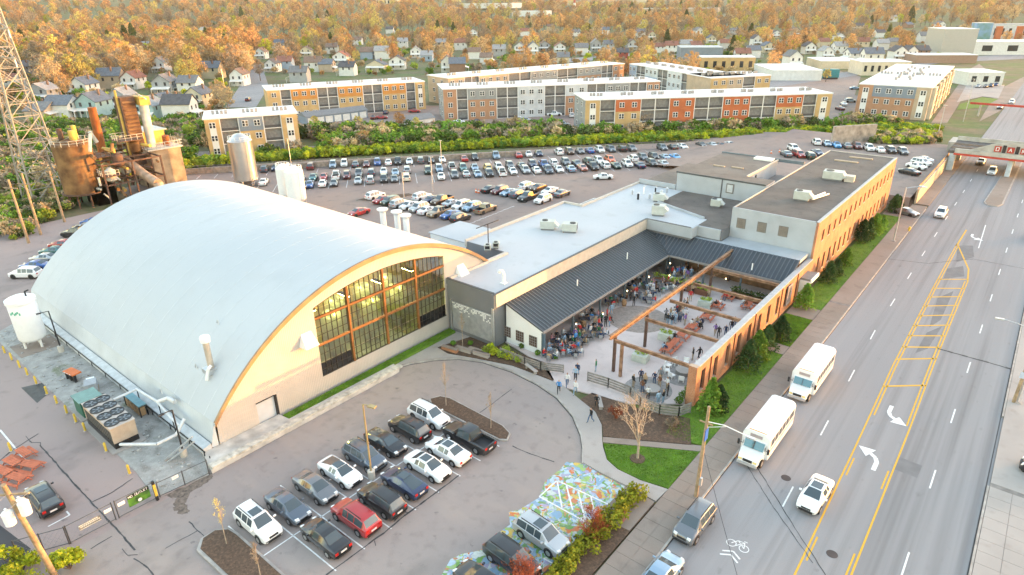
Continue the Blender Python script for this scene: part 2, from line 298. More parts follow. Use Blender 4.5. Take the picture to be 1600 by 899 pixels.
# mural painted on the asphalt
def mural_mat():
    m = bpy.data.materials.new('painted_mural'); m.use_nodes = True; nt = m.node_tree; b = nt.nodes['Principled BSDF']; L = nt.links.new
    g = nt.nodes.new('ShaderNodeNewGeometry')
    nz = nt.nodes.new('ShaderNodeTexNoise'); nz.inputs['Scale'].default_value = .9; L(g.outputs['Position'], nz.inputs['Vector'])
    va = nt.nodes.new('ShaderNodeVectorMath'); va.operation = 'MULTIPLY_ADD'; L(nz.outputs['Color'], va.inputs[0]); va.inputs[1].default_value = (1.6, 1.6, 0); L(g.outputs['Position'], va.inputs[2])
    cols = []
    for sc in (2.0, 4.4):
        v = nt.nodes.new('ShaderNodeTexVoronoi'); v.voronoi_dimensions = '2D'; v.inputs['Scale'].default_value = sc; L(va.outputs[0], v.inputs['Vector'])
        se = nt.nodes.new('ShaderNodeSeparateColor'); L(v.outputs['Color'], se.inputs[0])
        cr = nt.nodes.new('ShaderNodeValToRGB'); cr.color_ramp.interpolation = 'CONSTANT'; el = cr.color_ramp.elements
        pal = [(0, (.22, .36, .50)), (.16, (.42, .53, .62)), (.34, (.15, .30, .07)), (.5, (.52, .56, .52)), (.62, (.55, .17, .05)), (.72, (.62, .42, .08)), (.8, (.30, .45, .12)), (.93, (.36, .32, .46))]
        el[0].position = 0; el[0].color = (*pal[0][1], 1); el[1].position = pal[1][0]; el[1].color = (*pal[1][1], 1)
        for p, c in pal[2:]: e = el.new(p); e.color = (*c, 1)
        L(se.outputs[0], cr.inputs[0]); cols.append(cr.outputs[0])
    mx = nt.nodes.new('ShaderNodeMix'); mx.data_type = 'RGBA'
    n3 = nt.nodes.new('ShaderNodeTexNoise'); n3.inputs['Scale'].default_value = .8; L(g.outputs['Position'], n3.inputs['Vector'])
    mr = nt.nodes.new('ShaderNodeMapRange'); mr.inputs[1].default_value = .47; mr.inputs[2].default_value = .53; L(n3.outputs['Fac'], mr.inputs[0])
    L(mr.outputs[0], mx.inputs[0]); L(cols[0], mx.inputs[6]); L(cols[1], mx.inputs[7])
    ve = nt.nodes.new('ShaderNodeTexVoronoi'); ve.voronoi_dimensions = '2D'; ve.feature = 'DISTANCE_TO_EDGE'; ve.inputs['Scale'].default_value = 2.0; L(va.outputs[0], ve.inputs['Vector'])
    m2 = nt.nodes.new('ShaderNodeMapRange'); m2.inputs[1].default_value = .0; m2.inputs[2].default_value = .04; L(ve.outputs['Distance'], m2.inputs[0])
    mo = nt.nodes.new('ShaderNodeMix'); mo.data_type = 'RGBA'; mo.inputs[6].default_value = (.17, .2, .25, 1); L(mx.outputs[2], mo.inputs[7]); L(m2.outputs[0], mo.inputs[0])
    wr = nt.nodes.new('ShaderNodeTexNoise'); wr.inputs['Scale'].default_value = 3; L(g.outputs['Position'], wr.inputs['Vector'])
    m3 = nt.nodes.new('ShaderNodeMapRange'); m3.inputs[1].default_value = .45; m3.inputs[2].default_value = .75; m3.inputs[4].default_value = .5; L(wr.outputs['Fac'], m3.inputs[0])
    mf = nt.nodes.new('ShaderNodeMix'); mf.data_type = 'RGBA'; L(mo.outputs[2], mf.inputs[6]); mf.inputs[7].default_value = (.3, .3, .31, 1); L(m3.outputs[0], mf.inputs[0])
    L(mf.outputs[2], b.inputs['Base Color']); b.inputs['Roughness'].default_value = .8
    return m
mp = gp([(911, 724), (936, 739.5), (979, 761.5), (957, 787)])+[(-20.95, 36.1), (-20.95, 20)]+gp([(690, 899), (704, 874), (722, 866), (750, 860), (766, 849), (772, 838), (797, 820), (795, 800), (811, 797), (842, 778), (852, 752), (874, 735), (885, 722)])
ob('painted_mural', MB().sheet(mp, .008), mural_mat(), label='colourful worn mural painted on the asphalt around the silver SUV', cat='mural')

# ------------------------------------------------------------------ road and lot markings
def stripe(m, a, b, w, z=.007): m.bar((*a, z-.002), (*b, z-.002), w, .004); return m
def marking(name, m, mt=WHITEP): return ob(name, m, mt, kind='structure')
def lx(y): 
    ys = [20, 40, 62, 78, 106, 140]; xs = [-6.05, -6.35, -6.76, -7.15, -7.3, -7.25]; return float(np.interp(y, ys, xs))
def rx(y): return float(np.interp(y, [20, 43, 65, 81, 113], [-3.0, -3.1, -3.24, -3.5, -3.66]))
m = MB()
for fx, sg in ((lx, 1), (rx, -1)):
    top = 130 if fx is lx else 112
    for y0 in range(-30, top, 4): stripe(m, (fx(y0), y0), (fx(min(y0+4, top)), min(y0+4, top)), .15)
    y0 = 30
    while y0 < 66: stripe(m, (fx(y0)+.30*sg, y0), (fx(y0+3)+.30*sg, y0+3), .14); y0 += 12.2
    for y0 in range(66, top, 4): stripe(m, (fx(y0)+.32*sg, y0), (fx(min(y0+4, top))+.32*sg, min(y0+4, top)), .15)
stripe(m, (rx(112), 112), (-4.2, 118), .22); stripe(m, (-4.2, 118), (-6.9, 129), .22)
stripe(m, (-7.2, 129), (-7.0, 140), .24)
for (a, b) in (((1384, 605), (1442, 601)), ((1402, 562), (1461, 560)), ((1410.5, 542.5), (1466, 542)), ((1420, 525), (1473, 524)), ((1425.5, 509), (1481, 507.5)), ((1435.5, 494), (1489, 492)), ((1445.5, 479), (1495, 477)), ((1453, 465), (1499, 463)), ((1461, 451.5), (1503, 450)), ((1469.5, 437.5), (1510, 436))):
    y0 = ground(*a)[1]; y1 = ground(*b)[1]; stripe(m, (lx(y0), y0), (rx(y1), y1), .27)
marking('yellow_lane_marking', m, YELLOWP)
for k in range(-4, 16):
    y0 = 48.4+k*12.19-1.5
    if y0 > 30:
        marking('lane_dash', stripe(MB(), (float(np.interp(y0, [40, 62, 86, 122], [-9.2, -9.9, -10.8, -10.95])), y0), (float(np.interp(y0+3, [40, 62, 86, 122], [-9.2, -9.9, -10.8, -10.95])), y0+3.05), .13))
        marking('lane_dash', stripe(MB(), (-.2-.0015*(y0-46), y0-2), (-.2-.0015*(y0-43), y0+1.05), .13))
marking('lane_line', stripe(MB(), ground(1540, 352), ground(1529, 388), .15))
def arrow(c, sgn, s=1.0):
    m = MB(); pts = [(0, -1.7), (0, -.3), (-.25, .35), (-.75, .75)]
    P = [(c[0]+x*s*sgn, c[1]+y*s*sgn) for x, y in pts]
    for a, b in zip(P[:-1], P[1:]): stripe(m, a, b, .38)
    h = [(c[0]+x*s*sgn, c[1]+y*s*sgn) for x, y in ((-.45, 1.55), (-1.9, 1.35), (-1.0, .05))]
    m.sheet(h, .009); return m
marking('turn_arrow', arrow(ground(1371, 720), 1)); marking('turn_arrow', arrow(ground(1388, 646), -1)); marking('turn_arrow', arrow(ground(1518, 370), -1))
c = ground(1150, 855); m = MB()
for dx, dy in ((-.45, .2), (.55, .2)):
    q = arc((c[0]+dx, c[1]+dy), .36, 0, 360, 14)
    for a, b in zip(q[:-1], q[1:]): stripe(m, a, b, .07)
for a, b in (((-.45, .2), (-.1, .75)), ((-.1, .75), (.55, .2)), ((-.1, .75), (.4, .8)), ((.4, .8), (.55, .2)), ((-.1, .1), (.4, .8)), ((.3, .95), (.55, .95))): stripe(m, (c[0]+a[0], c[1]+a[1]), (c[0]+b[0], c[1]+b[1]), .07)
for k in (0, .45): stripe(m, (c[0]-.7, c[1]-1.0-k), (c[0], c[1]-.55-k), .13); stripe(m, (c[0], c[1]-.55-k), (c[0]+.7, c[1]-1.0-k), .13)
marking('bicycle_symbol', m)
for p in ((1228, 747), (1300, 866)):
    c = ground(*p); ob('manhole_cover', MB().lathe([(.42, 0), (.42, .006)], 20, (*c, .002)), mat('manhole_iron', (.07, .06, .06), .6, .5), label=['rusty round manhole cover beside the white sedan', 'small manhole cover in the turn lane near bottom edge'][p[0] > 1250], cat='manhole cover')
PATCH = layered('asphalt_patch', (.155, .155, .16), [((.20, .20, .205), .8, .4, .7, .8, (1, 1, 1))])
for poly in ([(1402, 713), (1441, 728), (1433, 747), (1396, 733)], [(1465, 466), (1490, 455), (1470, 500), (1452, 512)], [(1448, 520), (1472, 510), (1450, 545), (1430, 552)], [(1496, 384), (1520, 384), (1522, 402), (1494, 410)], [(1480, 420), (1505, 416), (1507, 432), (1474, 436)]):
    ob('asphalt_patch', MB().sheet(gp(poly), .004), PATCH, **S)
def crack(pts, w=.07, z=.012):
    m = MB(); P = gp(pts); Q = []
    for a, b in zip(P[:-1], P[1:]):
        n = max(1, int(math.hypot(b[0]-a[0], b[1]-a[1])/.5))
        for i in range(n): Q.append((a[0]+(b[0]-a[0])*i/n+random.uniform(-.04, .04), a[1]+(b[1]-a[1])*i/n+random.uniform(-.04, .04)))
    Q.append(P[-1])
    for a, b in zip(Q[:-1], Q[1:]): m.bar((*a, z-.002), (*b, z-.002), w*random.uniform(.6, 1.3), .004)
    ob('sealed_crack', m, DARKGAP, **S)
crack([(63, 696), (100, 738), (140, 782), (180, 825), (211, 860)], .12); crack([(0, 720), (18, 705), (60, 678)], .1); crack([(40, 682), (50, 692), (63, 692), (63, 698)])
crack([(145, 784), (175, 770), (207, 748)], .08); crack([(142, 858), (175, 838)], .08); crack([(190, 858), (200, 868), (215, 867)]); crack([(208, 873), (225, 882), (240, 899)], .1)
crack([(295, 815), (318, 838), (325, 846)], .08); crack([(258, 857), (308, 830)], .08)
crack([(510, 899), (560, 862), (600, 833), (640, 800), (680, 771), (717, 743)], .13); crack([(616, 815), (630, 800), (640, 802)], .1); crack([(585, 845), (587, 853)], .1)
crack([(800, 697), (830, 710), (866, 722)], .1); crack([(748, 646), (775, 627), (800, 608)], .09); crack([(440, 800), (452, 788), (470, 780)], .05)
crack([(1168, 706), (1220, 790), (1290, 899)], .07); crack([(1160, 716), (1200, 780), (1270, 880)], .06); crack([(1280, 386), (1345, 400), (1450, 412), (1520, 405), (1600, 420)], .1); crack([(1465, 545), (1520, 560), (1580, 577)], .3)
ob('oil_stain', MB().sheet(gp([(33, 606), (68, 598), (76, 615), (58, 630)]), .006), mat('oil_stain', (.05, .05, .052), .5, var=.4), **S)
dq = gp([(258, 775), (330, 740), (332, 748), (300, 768), (290, 786), (297, 800), (283, 806), (272, 795), (275, 780)]); dj = []; rj = random.Random(4)
for a, b in zip(dq, dq[1:]+dq[:1]):
    for k in range(7): dj.append((a[0]+(b[0]-a[0])*k/7+rj.uniform(-.14, .14), a[1]+(b[1]-a[1])*k/7+rj.uniform(-.14, .14)))
m = MB(); m.sheet(dj, .006)
ob('damp_dirt', m, mat('damp_dirt', (.15, .12, .10), .9, var=.5, scale=3), **S)
m = MB()
XS, XE, XM = -45.0, -33.3, -38.9
yy = 16.45
for i in range(9): stripe(m, (XS+ (1.0 if i == 0 else 0), yy), (XE, yy), .11); yy += 2.72
stripe(m, (XM, 16.45), (XM, 38.2), .11)
marking('stall_lines', m)
m = MB(); K = lambda x, y: ground(690+x/4.518, 700+y/4.518)
for a, b in (((690, 345), (815, 230)), ((690, 345), (1050, 540)), ((815, 230), (1200, 410)), ((815, 230), (850, 425)), ((880, 260), (925, 440)), ((965, 310), (1015, 520)), ((1055, 345), (1090, 520)), ((720, 780), (790, 820))): stripe(m, K(*a), K(*b), .13, .014)
marking('access_aisle_lines', m)
m = MB(); stripe(m, ground(0, 672), ground(41, 721), .16); stripe(m, ground(75, 823), ground(109, 805), .12); stripe(m, ground(109, 805), ground(104, 799), .12); marking('yard_lines', m)
ob('ramp_tactile_plate', MB().box(-19.9, 36.9, .1, -18.9, 38.0, .125), mat('tactile_red', (.42, .16, .14), .8), **S)
# ================================================================== HANGAR (arched hall)
HX0, HX1, HC, HR, HZ = -105.0, -54.3, 43.0, 27.6, 13.6
def hz_(y, off=0): return HZ-off-(HR-math.sqrt(HR*HR-(y-HC)**2))
hang = empty('arched_hall', (-80, 43, 0), 0, 'huge white arched hangar hall with a glazed cream gable', 'building')
HP = Vector((-80, 43, 0))
def hpart(name, m, mt, smooth=0, parent=None, **k):
    m.v = [(x-HP.x, y-HP.y, z-HP.z) for x, y, z in m.v]
    return ob(name, m, mt, parent=parent or hang, smooth=smooth, **k)
ROOFW = layered('white_roof_membrane', (0.433, 0.457, 0.475), [((0.466, 0.487, 0.502), .07, .4, .6, .9, (1, 1, 1)), ((0.394, 0.413, 0.427), .35, .55, .75, .5, (1, .3, 1)), ((0.367, 0.383, 0.396), 1.5, .62, .8, .35, (1, .2, 1)), ((.40, .41, .41), .55, .58, .78, .22, (1.6, .12, .12)), ((.43, .43, .42), .22, .60, .72, .22, (1, 1, 1))], rough=.6)
ys = [21.2+(64.8-21.2)*i/48 for i in range(49)]
m = MB()
P = [(y, hz_(y)) for y in ys]; Q = [(y, hz_(y)-.35) for y in ys]
for (a, za), (b, zb), (c_, zc), (d, zd) in zip(P[:-1], P[1:], Q[1:], Q[:-1]):
    m.add([(HX1+.25, a, za), (HX1+.25, b, zb), (HX0, b, zb), (HX0, a, za)], [(0, 1, 2, 3)])
    m.add([(HX1+.25, d, zd), (HX1+.25, c_, zc), (HX0, c_, zc), (HX0, d, zd)], [(3, 2, 1, 0)])
m.add([(HX1+.25, 21.2, P[0][1]), (HX1+.25, 21.2, Q[0][1]), (HX0, 21.2, Q[0][1]), (HX0, 21.2, P[0][1])], [(0, 3, 2, 1)])
roof = hpart('roof', m, ROOFW, smooth=40)
sm = MB()
for a, b in zip(ys[:-1], ys[1:]): sm.bar((0, a-43, hz_(a)+.006), (0, b-43, hz_(b)+.006), .09, .014)
seam = sm.mesh('roof_seam')
for i in range(16): ob('roof_seam', seam, mat('seam_tape', (.50, .52, .535), .6, var=.1), parent=roof, loc=(HX1-1.9-3.05*i+80, 0, 0))
GAB = mat('cream_metal_cladding', (.46, .425, .39), .6, var=.06, scale=.5)
def corrug(m_, horizontal=False, sc=14, axis=1, st=.25):
    nt = m_.node_tree; b = nt.nodes['Principled BSDF']
    g = nt.nodes.new('ShaderNodeNewGeometry'); w = nt.nodes.new('ShaderNodeTexWave'); w.bands_direction = 'XYZ'[axis]; w.inputs['Scale'].default_value = sc/20*3.14159*2/6.283
    w.inputs['Scale'].default_value = sc; nt.links.new(g.outputs['Position'], w.inputs['Vector'])
    bp = nt.nodes.new('ShaderNodeBump'); bp.inputs['Strength'].default_value = st; bp.inputs['Distance'].default_value = .04
    nt.links.new(w.outputs['Fac'], bp.inputs['Height']); nt.links.new(bp.outputs[0], b.inputs['Normal']); return m_
corrug(GAB, sc=1.5, axis=1, st=.5)
def wtop(y): return 11.75-(y-43)**2/64
W0, W1, WB = 33.45, 52.5, 2.08
m = MB(); yy = [20.6] + ys
def strip(m, y0, y1, fz0, fz1, n, x0, x1):
    for i in range(n):
        a, b = y0+(y1-y0)*i/n, y0+(y1-y0)*(i+1)/n
        q = [(a, fz0(a)), (b, fz0(b)), (b, fz1(b)), (a, fz1(a))]
        m.add([(x1, y_, z) for y_, z in q]+[(x0, y_, z) for y_, z in q], [(0, 1, 2, 3), (7, 6, 5, 4), (0, 4, 5, 1), (2, 6, 7, 3)])
f0 = lambda y: .0
fr = lambda y: hz_(y)-.36
DY0, DY1, DZ = 25.55, 27.85, 2.75
strip(m, 21.25, DY0, f0, fr, 8, HX1-.3, HX1); strip(m, DY0, DY1, lambda y: DZ, fr, 3, HX1-.3, HX1); strip(m, DY1, W0, f0, fr, 8, HX1-.3, HX1); strip(m, W1, 64.75, f0, fr, 16, HX1-.3, HX1)
strip(m, W0, W1, f0, lambda y: WB, 2, HX1-.3, HX1); strip(m, W0, W1, wtop, fr, 24, HX1-.3, HX1)
m.add([(HX1, W0, WB), (HX1-.3, W0, WB), (HX1-.3, W0, wtop(W0)), (HX1, W0, wtop(W0))], [(0, 1, 2, 3)]); m.add([(HX1, W1, WB), (HX1-.3, W1, WB), (HX1-.3, W1, wtop(W1)), (HX1, W1, wtop(W1))], [(3, 2, 1, 0)])
hpart('gable_wall', m, GAB)
# rust-orange verge trim along the arch
m = MB()
for a, b in zip(ys[:-1], ys[1:]):
    m.add([(HX1+.30, a, hz_(a)+.06), (HX1+.30, b, hz_(b)+.06), (HX1+.30, b, hz_(b)-.42), (HX1+.30, a, hz_(a)-.42), (HX1+.02, a, hz_(a)+.06), (HX1+.02, b, hz_(b)+.06), (HX1+.02, b, hz_(b)-.42), (HX1+.02, a, hz_(a)-.42)], [(3, 2, 1, 0), (0, 1, 5, 4), (2, 3, 7, 6)])
hpart('verge_trim', m, mat('weathered_timber_trim', (.33, .20, .10), .6, var=.2, scale=.8))
# side skirt, base ledge
SK = mat('pale_blue_cladding', (.52, .55, .57), .55, var=.08, scale=.4); corrug(SK, sc=.9, axis=0, st=.35)
m = MB(); m.add([(HX0, 21.2, 2.9), (HX1, 21.2, 2.9), (HX1, 20.55, .5), (HX0, 20.55, .5), (HX0, 21.5, 2.9), (HX1, 21.5, 2.9), (HX1, 21.3, .0), (HX0, 21.3, .0)], [(0, 3, 2, 1), (4, 5, 6, 7), (1, 2, 6, 5), (0, 4, 7, 3), (0, 1, 5, 4), (2, 3, 7, 6)])
hpart('side_skirt', m, SK)
m = MB(); m.add([(HX0, 20.54, .95), (HX1, 20.54, .95), (HX1, 19.75, .72), (HX0, 19.75, .72), (HX0, 20.54, 0), (HX1, 20.54, 0), (HX1, 19.75, 0), (HX0, 19.75, 0)], [(0, 3, 2, 1), (2, 3, 7, 6), (1, 2, 6, 5), (0, 4, 7, 3)])
hpart('base_ledge', m, mat('ledge_render', (.50, .52, .53), .7, var=.15))
m = MB(); m.path([(HX0+6, 19.68, .62), (HX1+.4, 19.68, .62)], .06); m.path([(HX1+.2, 19.68, .62), (HX1+.9, 19.4, .2)], .06)
for i in range(12): m.bar((HX0+8+4*i, 19.66, .65), (HX0+8+4*i, 19.66, 0), .07, .07)
hpart('service_pipe', m, BLACKM)
m = MB()
strip(m, 21.25, 64.75, f0, fr, 24, HX0+.02, HX0+.3); hpart('back_wall', m, SK)
m = MB(); m.box(HX0+.4, 64.5, 0, HX1-.35, 64.75, 3); hpart('rear_wall', m, SK)
m = MB(); m.box(HX0+.4, 21.6, .0, HX1-.35, 64.4, .08); hpart('hall_floor', m, mat('hall_floor_concrete', (.3, .29, .27), .5))
m = MB(); strip(m, 24, 62, lambda y: .1, lambda y: min(9.6, hz_(y)-.7), 20, -67.3, -67); hpart('inner_wall', m, mat('inner_plywood', (.55, .42, .22), .7, var=.15))
# door
m = MB(); m.box(HX1-.28, DY0+.05, .08, HX1-.18, DY1-.25, DZ-.08); d_ = hpart('roller_door', m, mat('roller_door', (.50, .52, .55), .5, var=.05))
m = MB(); m.box(HX1-.17, DY1-.25, .05, HX1+.04, DY1-.02, DZ); m.box(HX1-.17, DY0, DZ-.06, HX1+.04, DY1-.26, DZ+.05); hpart('door_frame', m, BLACKM, parent=hang)
# hoods beside the window
for y0, z0 in ((31.2, 6.7), (54.4, 7.0)):
    m = MB(); m.add([(HX1+.01, y0, z0), (HX1+.01, y0+2.0, z0), (HX1+.01, y0+1.6, z0+1.3), (HX1+.01, y0+.4, z0+1.3), (HX1+1.0, y0+.2, z0-.1), (HX1+1.0, y0+1.8, z0-.1)], [(0, 3, 2, 1), (3, 4, 5, 2), (0, 4, 3), (1, 2, 5)])
    hpart('vent_hood', m, WHITE)
# the great window: mullions, bars and single panes
RUSTW = mat('rust_orange_steel', (.22, .095, .03), .55, .1, var=.25, scale=2)
MULL = mat('dark_mullion', (.05, .045, .035), .5, .2)
win = ob('window', MB().box(-.05, -.05, -.05, .05, .05, .05), BLACKM, parent=hang, loc=(HX1-.12-HP.x, W0-HP.y, 1.98))
def wpart(name, m, mt): m.v = [(x-(HX1-.12), y-W0, z-1.98) for x, y, z in m.v]; return ob(name, m, mt, parent=win)
for y0 in (37.78, 42.8, 47.75):
    wpart('mullion', MB().box(HX1-.24, y0-.12, WB, HX1+.05, y0+.12, wtop(y0)-.02), RUSTW)
    if y0 > 47 or y0 < 38 : pass
for z0 in (9.05, 5.9):
    m = MB()
    for a, b in ((W0, 37.62), (37.94, 42.64), (42.96, 47.59), (47.91, W1)): m.box(HX1-.22, a, z0-.12, HX1+.02, b, z0+.12)
    wpart('transom', m, RUSTW)
fm = MB(); fm.box(HX1-.2, W0, WB, HX1-.02, W1, WB+.1)
for i in range(24):
    a, b = W0+(W1-W0)*i/24, W0+(W1-W0)*(i+1)/24; fm.bar((HX1-.1, a, wtop(a)-.05), (HX1-.1, b, wtop(b)-.05), .16, .1)
wpart('frame', fm, MULL)
def glass_mat(name, tint, gloss=.2):
    m = bpy.data.materials.new(name); m.use_nodes = True; nt = m.node_tree; L = nt.links.new
    for n in list(nt.nodes):
        if n.type == 'BSDF_PRINCIPLED': nt.nodes.remove(n)
    t = nt.nodes.new('ShaderNodeBsdfTransparent'); t.inputs[0].default_value = (*tint, 1)
    g = nt.nodes.new('ShaderNodeBsdfGlossy'); g.inputs['Roughness'].default_value = .03; g.inputs[0].default_value = (.9, .93, .95, 1)
    f = nt.nodes.new('ShaderNodeFresnel'); f.inputs[0].default_value = 1.5
    ad = nt.nodes.new('ShaderNodeMath'); ad.operation = 'ADD'; ad.inputs[1].default_value = gloss; L(f.outputs[0], ad.inputs[0])
    mx = nt.nodes.new('ShaderNodeMixShader'); L(ad.outputs[0], mx.inputs[0]); L(t.outputs[0], mx.inputs[1]); L(g.outputs[0], mx.inputs[2])
    L(mx.outputs[0], nt.nodes['Material Output'].inputs[0]); return m
GLA = glass_mat('hall_glass', (.66, .76, .40)); GLB = glass_mat('hall_glass_green', (.40, .52, .32)); GLK = mat('opaque_black_glazing', (.012, .012, .014), .08, spec=.7, var=0)
NC = 28; cw = (W1-W0)/NC
bm_ = MB(); 
for i in range(1, NC):
    y0 = W0+cw*i
    if min(abs(y0-q) for q in (37.78, 42.8, 47.75)) < .2: continue
    bm_.box(HX1-.16, y0-.03, WB+.1, HX1-.05, y0+.03, wtop(y0)-.08)
wpart('glazing_bars', bm_, MULL)
rows = [(WB+.1, 2.9), (2.9, 3.7), (3.78, 4.75), (4.75, 5.73), (6.07, 7.0), (7.0, 7.95), (7.95, 8.88), (9.22, 10.1), (10.1, 11.0), (11.0, 11.8)]
bz = MB(); rnd = random.Random(3)
for z0, z1 in rows:
    for i in range(NC):
        a, b = W0+cw*i+.03, W0+cw*(i+1)-.03; t = min(z1, wtop((a+b)/2)-.1)
        if t-z0 < .25: continue
        dark = z1 < 3.75 and (b < 37.8 or a > 47.7)
        dx = rnd.uniform(-.012, .012); dz = rnd.uniform(-.01, .01)
        q = MB().add([(HX1-.10+dx, a, z0), (HX1-.10-dx, b, z0), (HX1-.10-dx+dz, b, t-.04), (HX1-.10+dx+dz, a, t-.04)], [(0, 1, 2, 3)])
        wpart('pane', q, GLK if dark else (GLB if z1 < 5.8 else GLA))
    bz.box(HX1-.14, W0, z1-.04, HX1-.06, W1, min(z1, 11.7)) if z1 < 9.5 else None
wpart('cross_bars', bz, MULL)
# what stands inside: tanks and lit lamps
for i, (x, y_) in enumerate(((-60, 35.5), (-60.5, 39.5), (-63.5, 37.5), (-60, 45), (-63.5, 42.3), (-60.3, 49.5), (-64, 47), (-64, 51))):
    t = ob('brewing_tank', MB().lathe([(.5, .9), (1.25, 1.5), (1.3, 1.6), (1.3, 5.2), (.9, 5.7), (.25, 5.9)], 20), STEEL, loc=(x, y_, .08), smooth=40, label='steel tank standing inside the glazed hall', cat='tank', group='tanks inside the hall')
    m = MB()
    for k in range(4): m.tube((.9*math.cos(k*1.57+.8), .9*math.sin(k*1.57+.8), 0), (.9*math.cos(k*1.57+.8), .9*math.sin(k*1.57+.8), 1.4), .07, n=6)
    ob('legs', m, STEEL, parent=t)
LAMP = mat('warm_lamp', (1, .80, .34), emit=6.5, var=0)
for x in (-58.5, -64):
    for y_ in (35.6, 40.3, 45.3, 50.2):
        l = ob('hall_lamp', MB().box(-.9, -.22, -.08, .9, .22, 0), LAMP, loc=(x, y_, 8.3), label='warm lit lamp hanging inside the glazed hall', cat='lamp', group='lamps inside the hall')
        ob('rod', MB().tube((0, 0, .0), (0, 0, hz_(y_)-.36-8.3), .03, n=5), BLACKM, parent=l)
        ob('cover', MB().box(-.95, -.26, 0, .95, .26, .06), BLACKM, parent=l)
# roof stack on the hangar, with its cowl
st = empty('flue_stack', (-58.6, 23.9, hz_(23.9)), 0, 'tall beige flue stack with open cowl near the hangar roof corner', 'flue')
ob('pipe', MB().tube((0, 0, -.4), (0, 0, 3.1), .3, n=14), mat('beige_flue', (.55, .47, .38), .5, .3, var=.15), parent=st, smooth=40)
ob('cowl', MB().lathe([(.3, 3.1), (.46, 3.12), (.5, 3.6), (.42, 3.75)], 14), WHITE, parent=st, smooth=40)
ob('flashing', MB().cbox((0, -.1, 0), (1.2, 1.2, .5)), STEEL, parent=st)
m = MB(); m.path([(.5, -.9, -.6), (.6, -.6, .5), (.5, -.2, .7)], .16, 8); ob('elbow_pipe', m, WHITE, parent=st)
for (px, py, zz) in ((305, 568, 6), (255, 625, 2.2), (335, 480, 10.5)):
    c = ground(px, py, zz); o = ob('roof_anchor', MB().path([(-.25, 0, 0), (0, 0, .55), (.25, 0, 0)], .04, 5), STEEL, loc=(c[0], c[1], hz_(max(c[1], 21.3))-.05), label={305: 'small steel anchor loop on the roof beside the flue', 255: 'steel bracket at the hangar eave above the yard', 335: 'small vent stub out on the white vault'}[px], cat='roof anchor')

# ================================================================== FLAT-ROOFED WING, CANOPY, BRICK BUILDINGS
GREYW = mat('grey_metal_wall', (.17, .175, .185), .6, var=.06, scale=.4); corrug(GREYW, sc=1.2, axis=0, st=.3)
LBLUE = mat('pale_blue_render', (.37, .395, .42), .75, var=.08, scale=.5)
TAN = mat('tan_parapet', (.50, .45, .39), .7, var=.1)
TRIM = mat('dark_trim', (.07, .075, .08), .5)
TROOF = layered('flat_roof_membrane', (0.417, 0.436, 0.460), [((0.464, 0.476, 0.495), .08, .4, .6, .9, (1, 1, 1)), ((0.336, 0.340, 0.348), .4, .58, .75, .5, (1, 1, 1)), ((0.269, 0.272, 0.279), 1.6, .64, .8, .4, (1, 1, 1))], rough=.6)
GRAVR = layered('gravel_roof', (0.116, 0.100, 0.090), [((0.153, 0.131, 0.115), .25, .4, .65, .9, (1, 1, 1)), ((0.074, 0.063, 0.057), .8, .55, .75, .7, (1, 1, 1)), ((0.174, 0.150, 0.133), 5, .5, .75, .6, (1, 1, 1))], bump=.5, bscale=9)
GRAVB = layered('brown_gravel_roof', (0.175, 0.139, 0.115), [((0.217, 0.180, 0.152), .25, .4, .65, .9, (1, 1, 1)), ((0.119, 0.095, 0.079), .7, .55, .75, .7, (1, 1, 1)), ((0.238, 0.204, 0.178), 5, .5, .75, .6, (1, 1, 1))], bump=.5, bscale=9)
wing = empty('flat_roofed_wing', (-50, 75, 0), 0, 'low wing with white flat roof joining hangar and brick block', 'building')
def P_(e, name, m, mt, **k):
    m.v = [(x-e.location.x, y-e.location.y, z-e.location.z) for x, y, z in m.v]; return ob(name, m, mt, parent=k.pop('parent', e), **k)
poly = [(-54.2, 52.8), (-46.3, 52.8), (-46.3, 90.2), (-38.5, 90.2), (-38.5, 92), (-34.4, 92), (-34.4, 109.6), (-50.75, 109.6), (-50.75, 131), (-58.6, 131), (-58.6, 90.2), (-62.3, 90.2), (-62.3, 65), (-54.2, 65)]
P_(wing, 'wall', MB().prism(poly, 0, 6.98), GREYW)
P_(wing, 'roof', MB().prism([(-54.1, 52.9), (-46.4, 52.9), (-46.4, 90.3), (-38.6, 90.3), (-38.6, 96), (-49.3, 100.1), (-49.3, 109.5), (-58.5, 109.5), (-58.5, 90.1), (-62.2, 90.1), (-62.2, 65.1), (-54.1, 65.1)], 6.985, 7.02), TROOF)
P_(wing, 'gravel_roof', MB().prism([(-38.55, 92.1), (-34.45, 92.1), (-34.45, 109.5), (-49.25, 109.5), (-49.25, 100.2), (-38.55, 96.1)], 6.985, 7.04), GRAVR)
P_(wing, 'rear_roof', MB().prism([(-58.5, 109.7), (-50.8, 109.7), (-50.8, 130.9), (-58.5, 130.9)], 6.985, 7.03), GRAVB)
def parapet(pts, z0, z1, t=.3):
    m = MB()
    for a, b in zip(pts[:-1], pts[1:]):
        dx, dy = b[0]-a[0], b[1]-a[1]; l = math.hypot(dx, dy); ex, ey = dx/l*t/2, dy/l*t/2
        m.bar((a[0]-ex, a[1]-ey, (z0+z1)/2), (b[0]-ex, b[1]-ey, (z0+z1)/2), t, z1-z0)
    return m
P_(wing, 'parapet', parapet([(-46.12, 52.95), (-46.12, 90.05)], 5.55, 7.26), TAN)
P_(wing, 'parapet', parapet([(-46.3, 90.05), (-38.35, 90.05), (-38.35, 92)], 5.6, 7.26), LBLUE)
P_(wing, 'parapet', parapet([(-38.4, 91.85), (-34.45, 91.85)], 5.6, 7.2), LBLUE)
P_(wing, 'parapet', parapet([(-54.2, 52.92), (-46.3, 52.92)], 6.5, 7.24), GREYW)
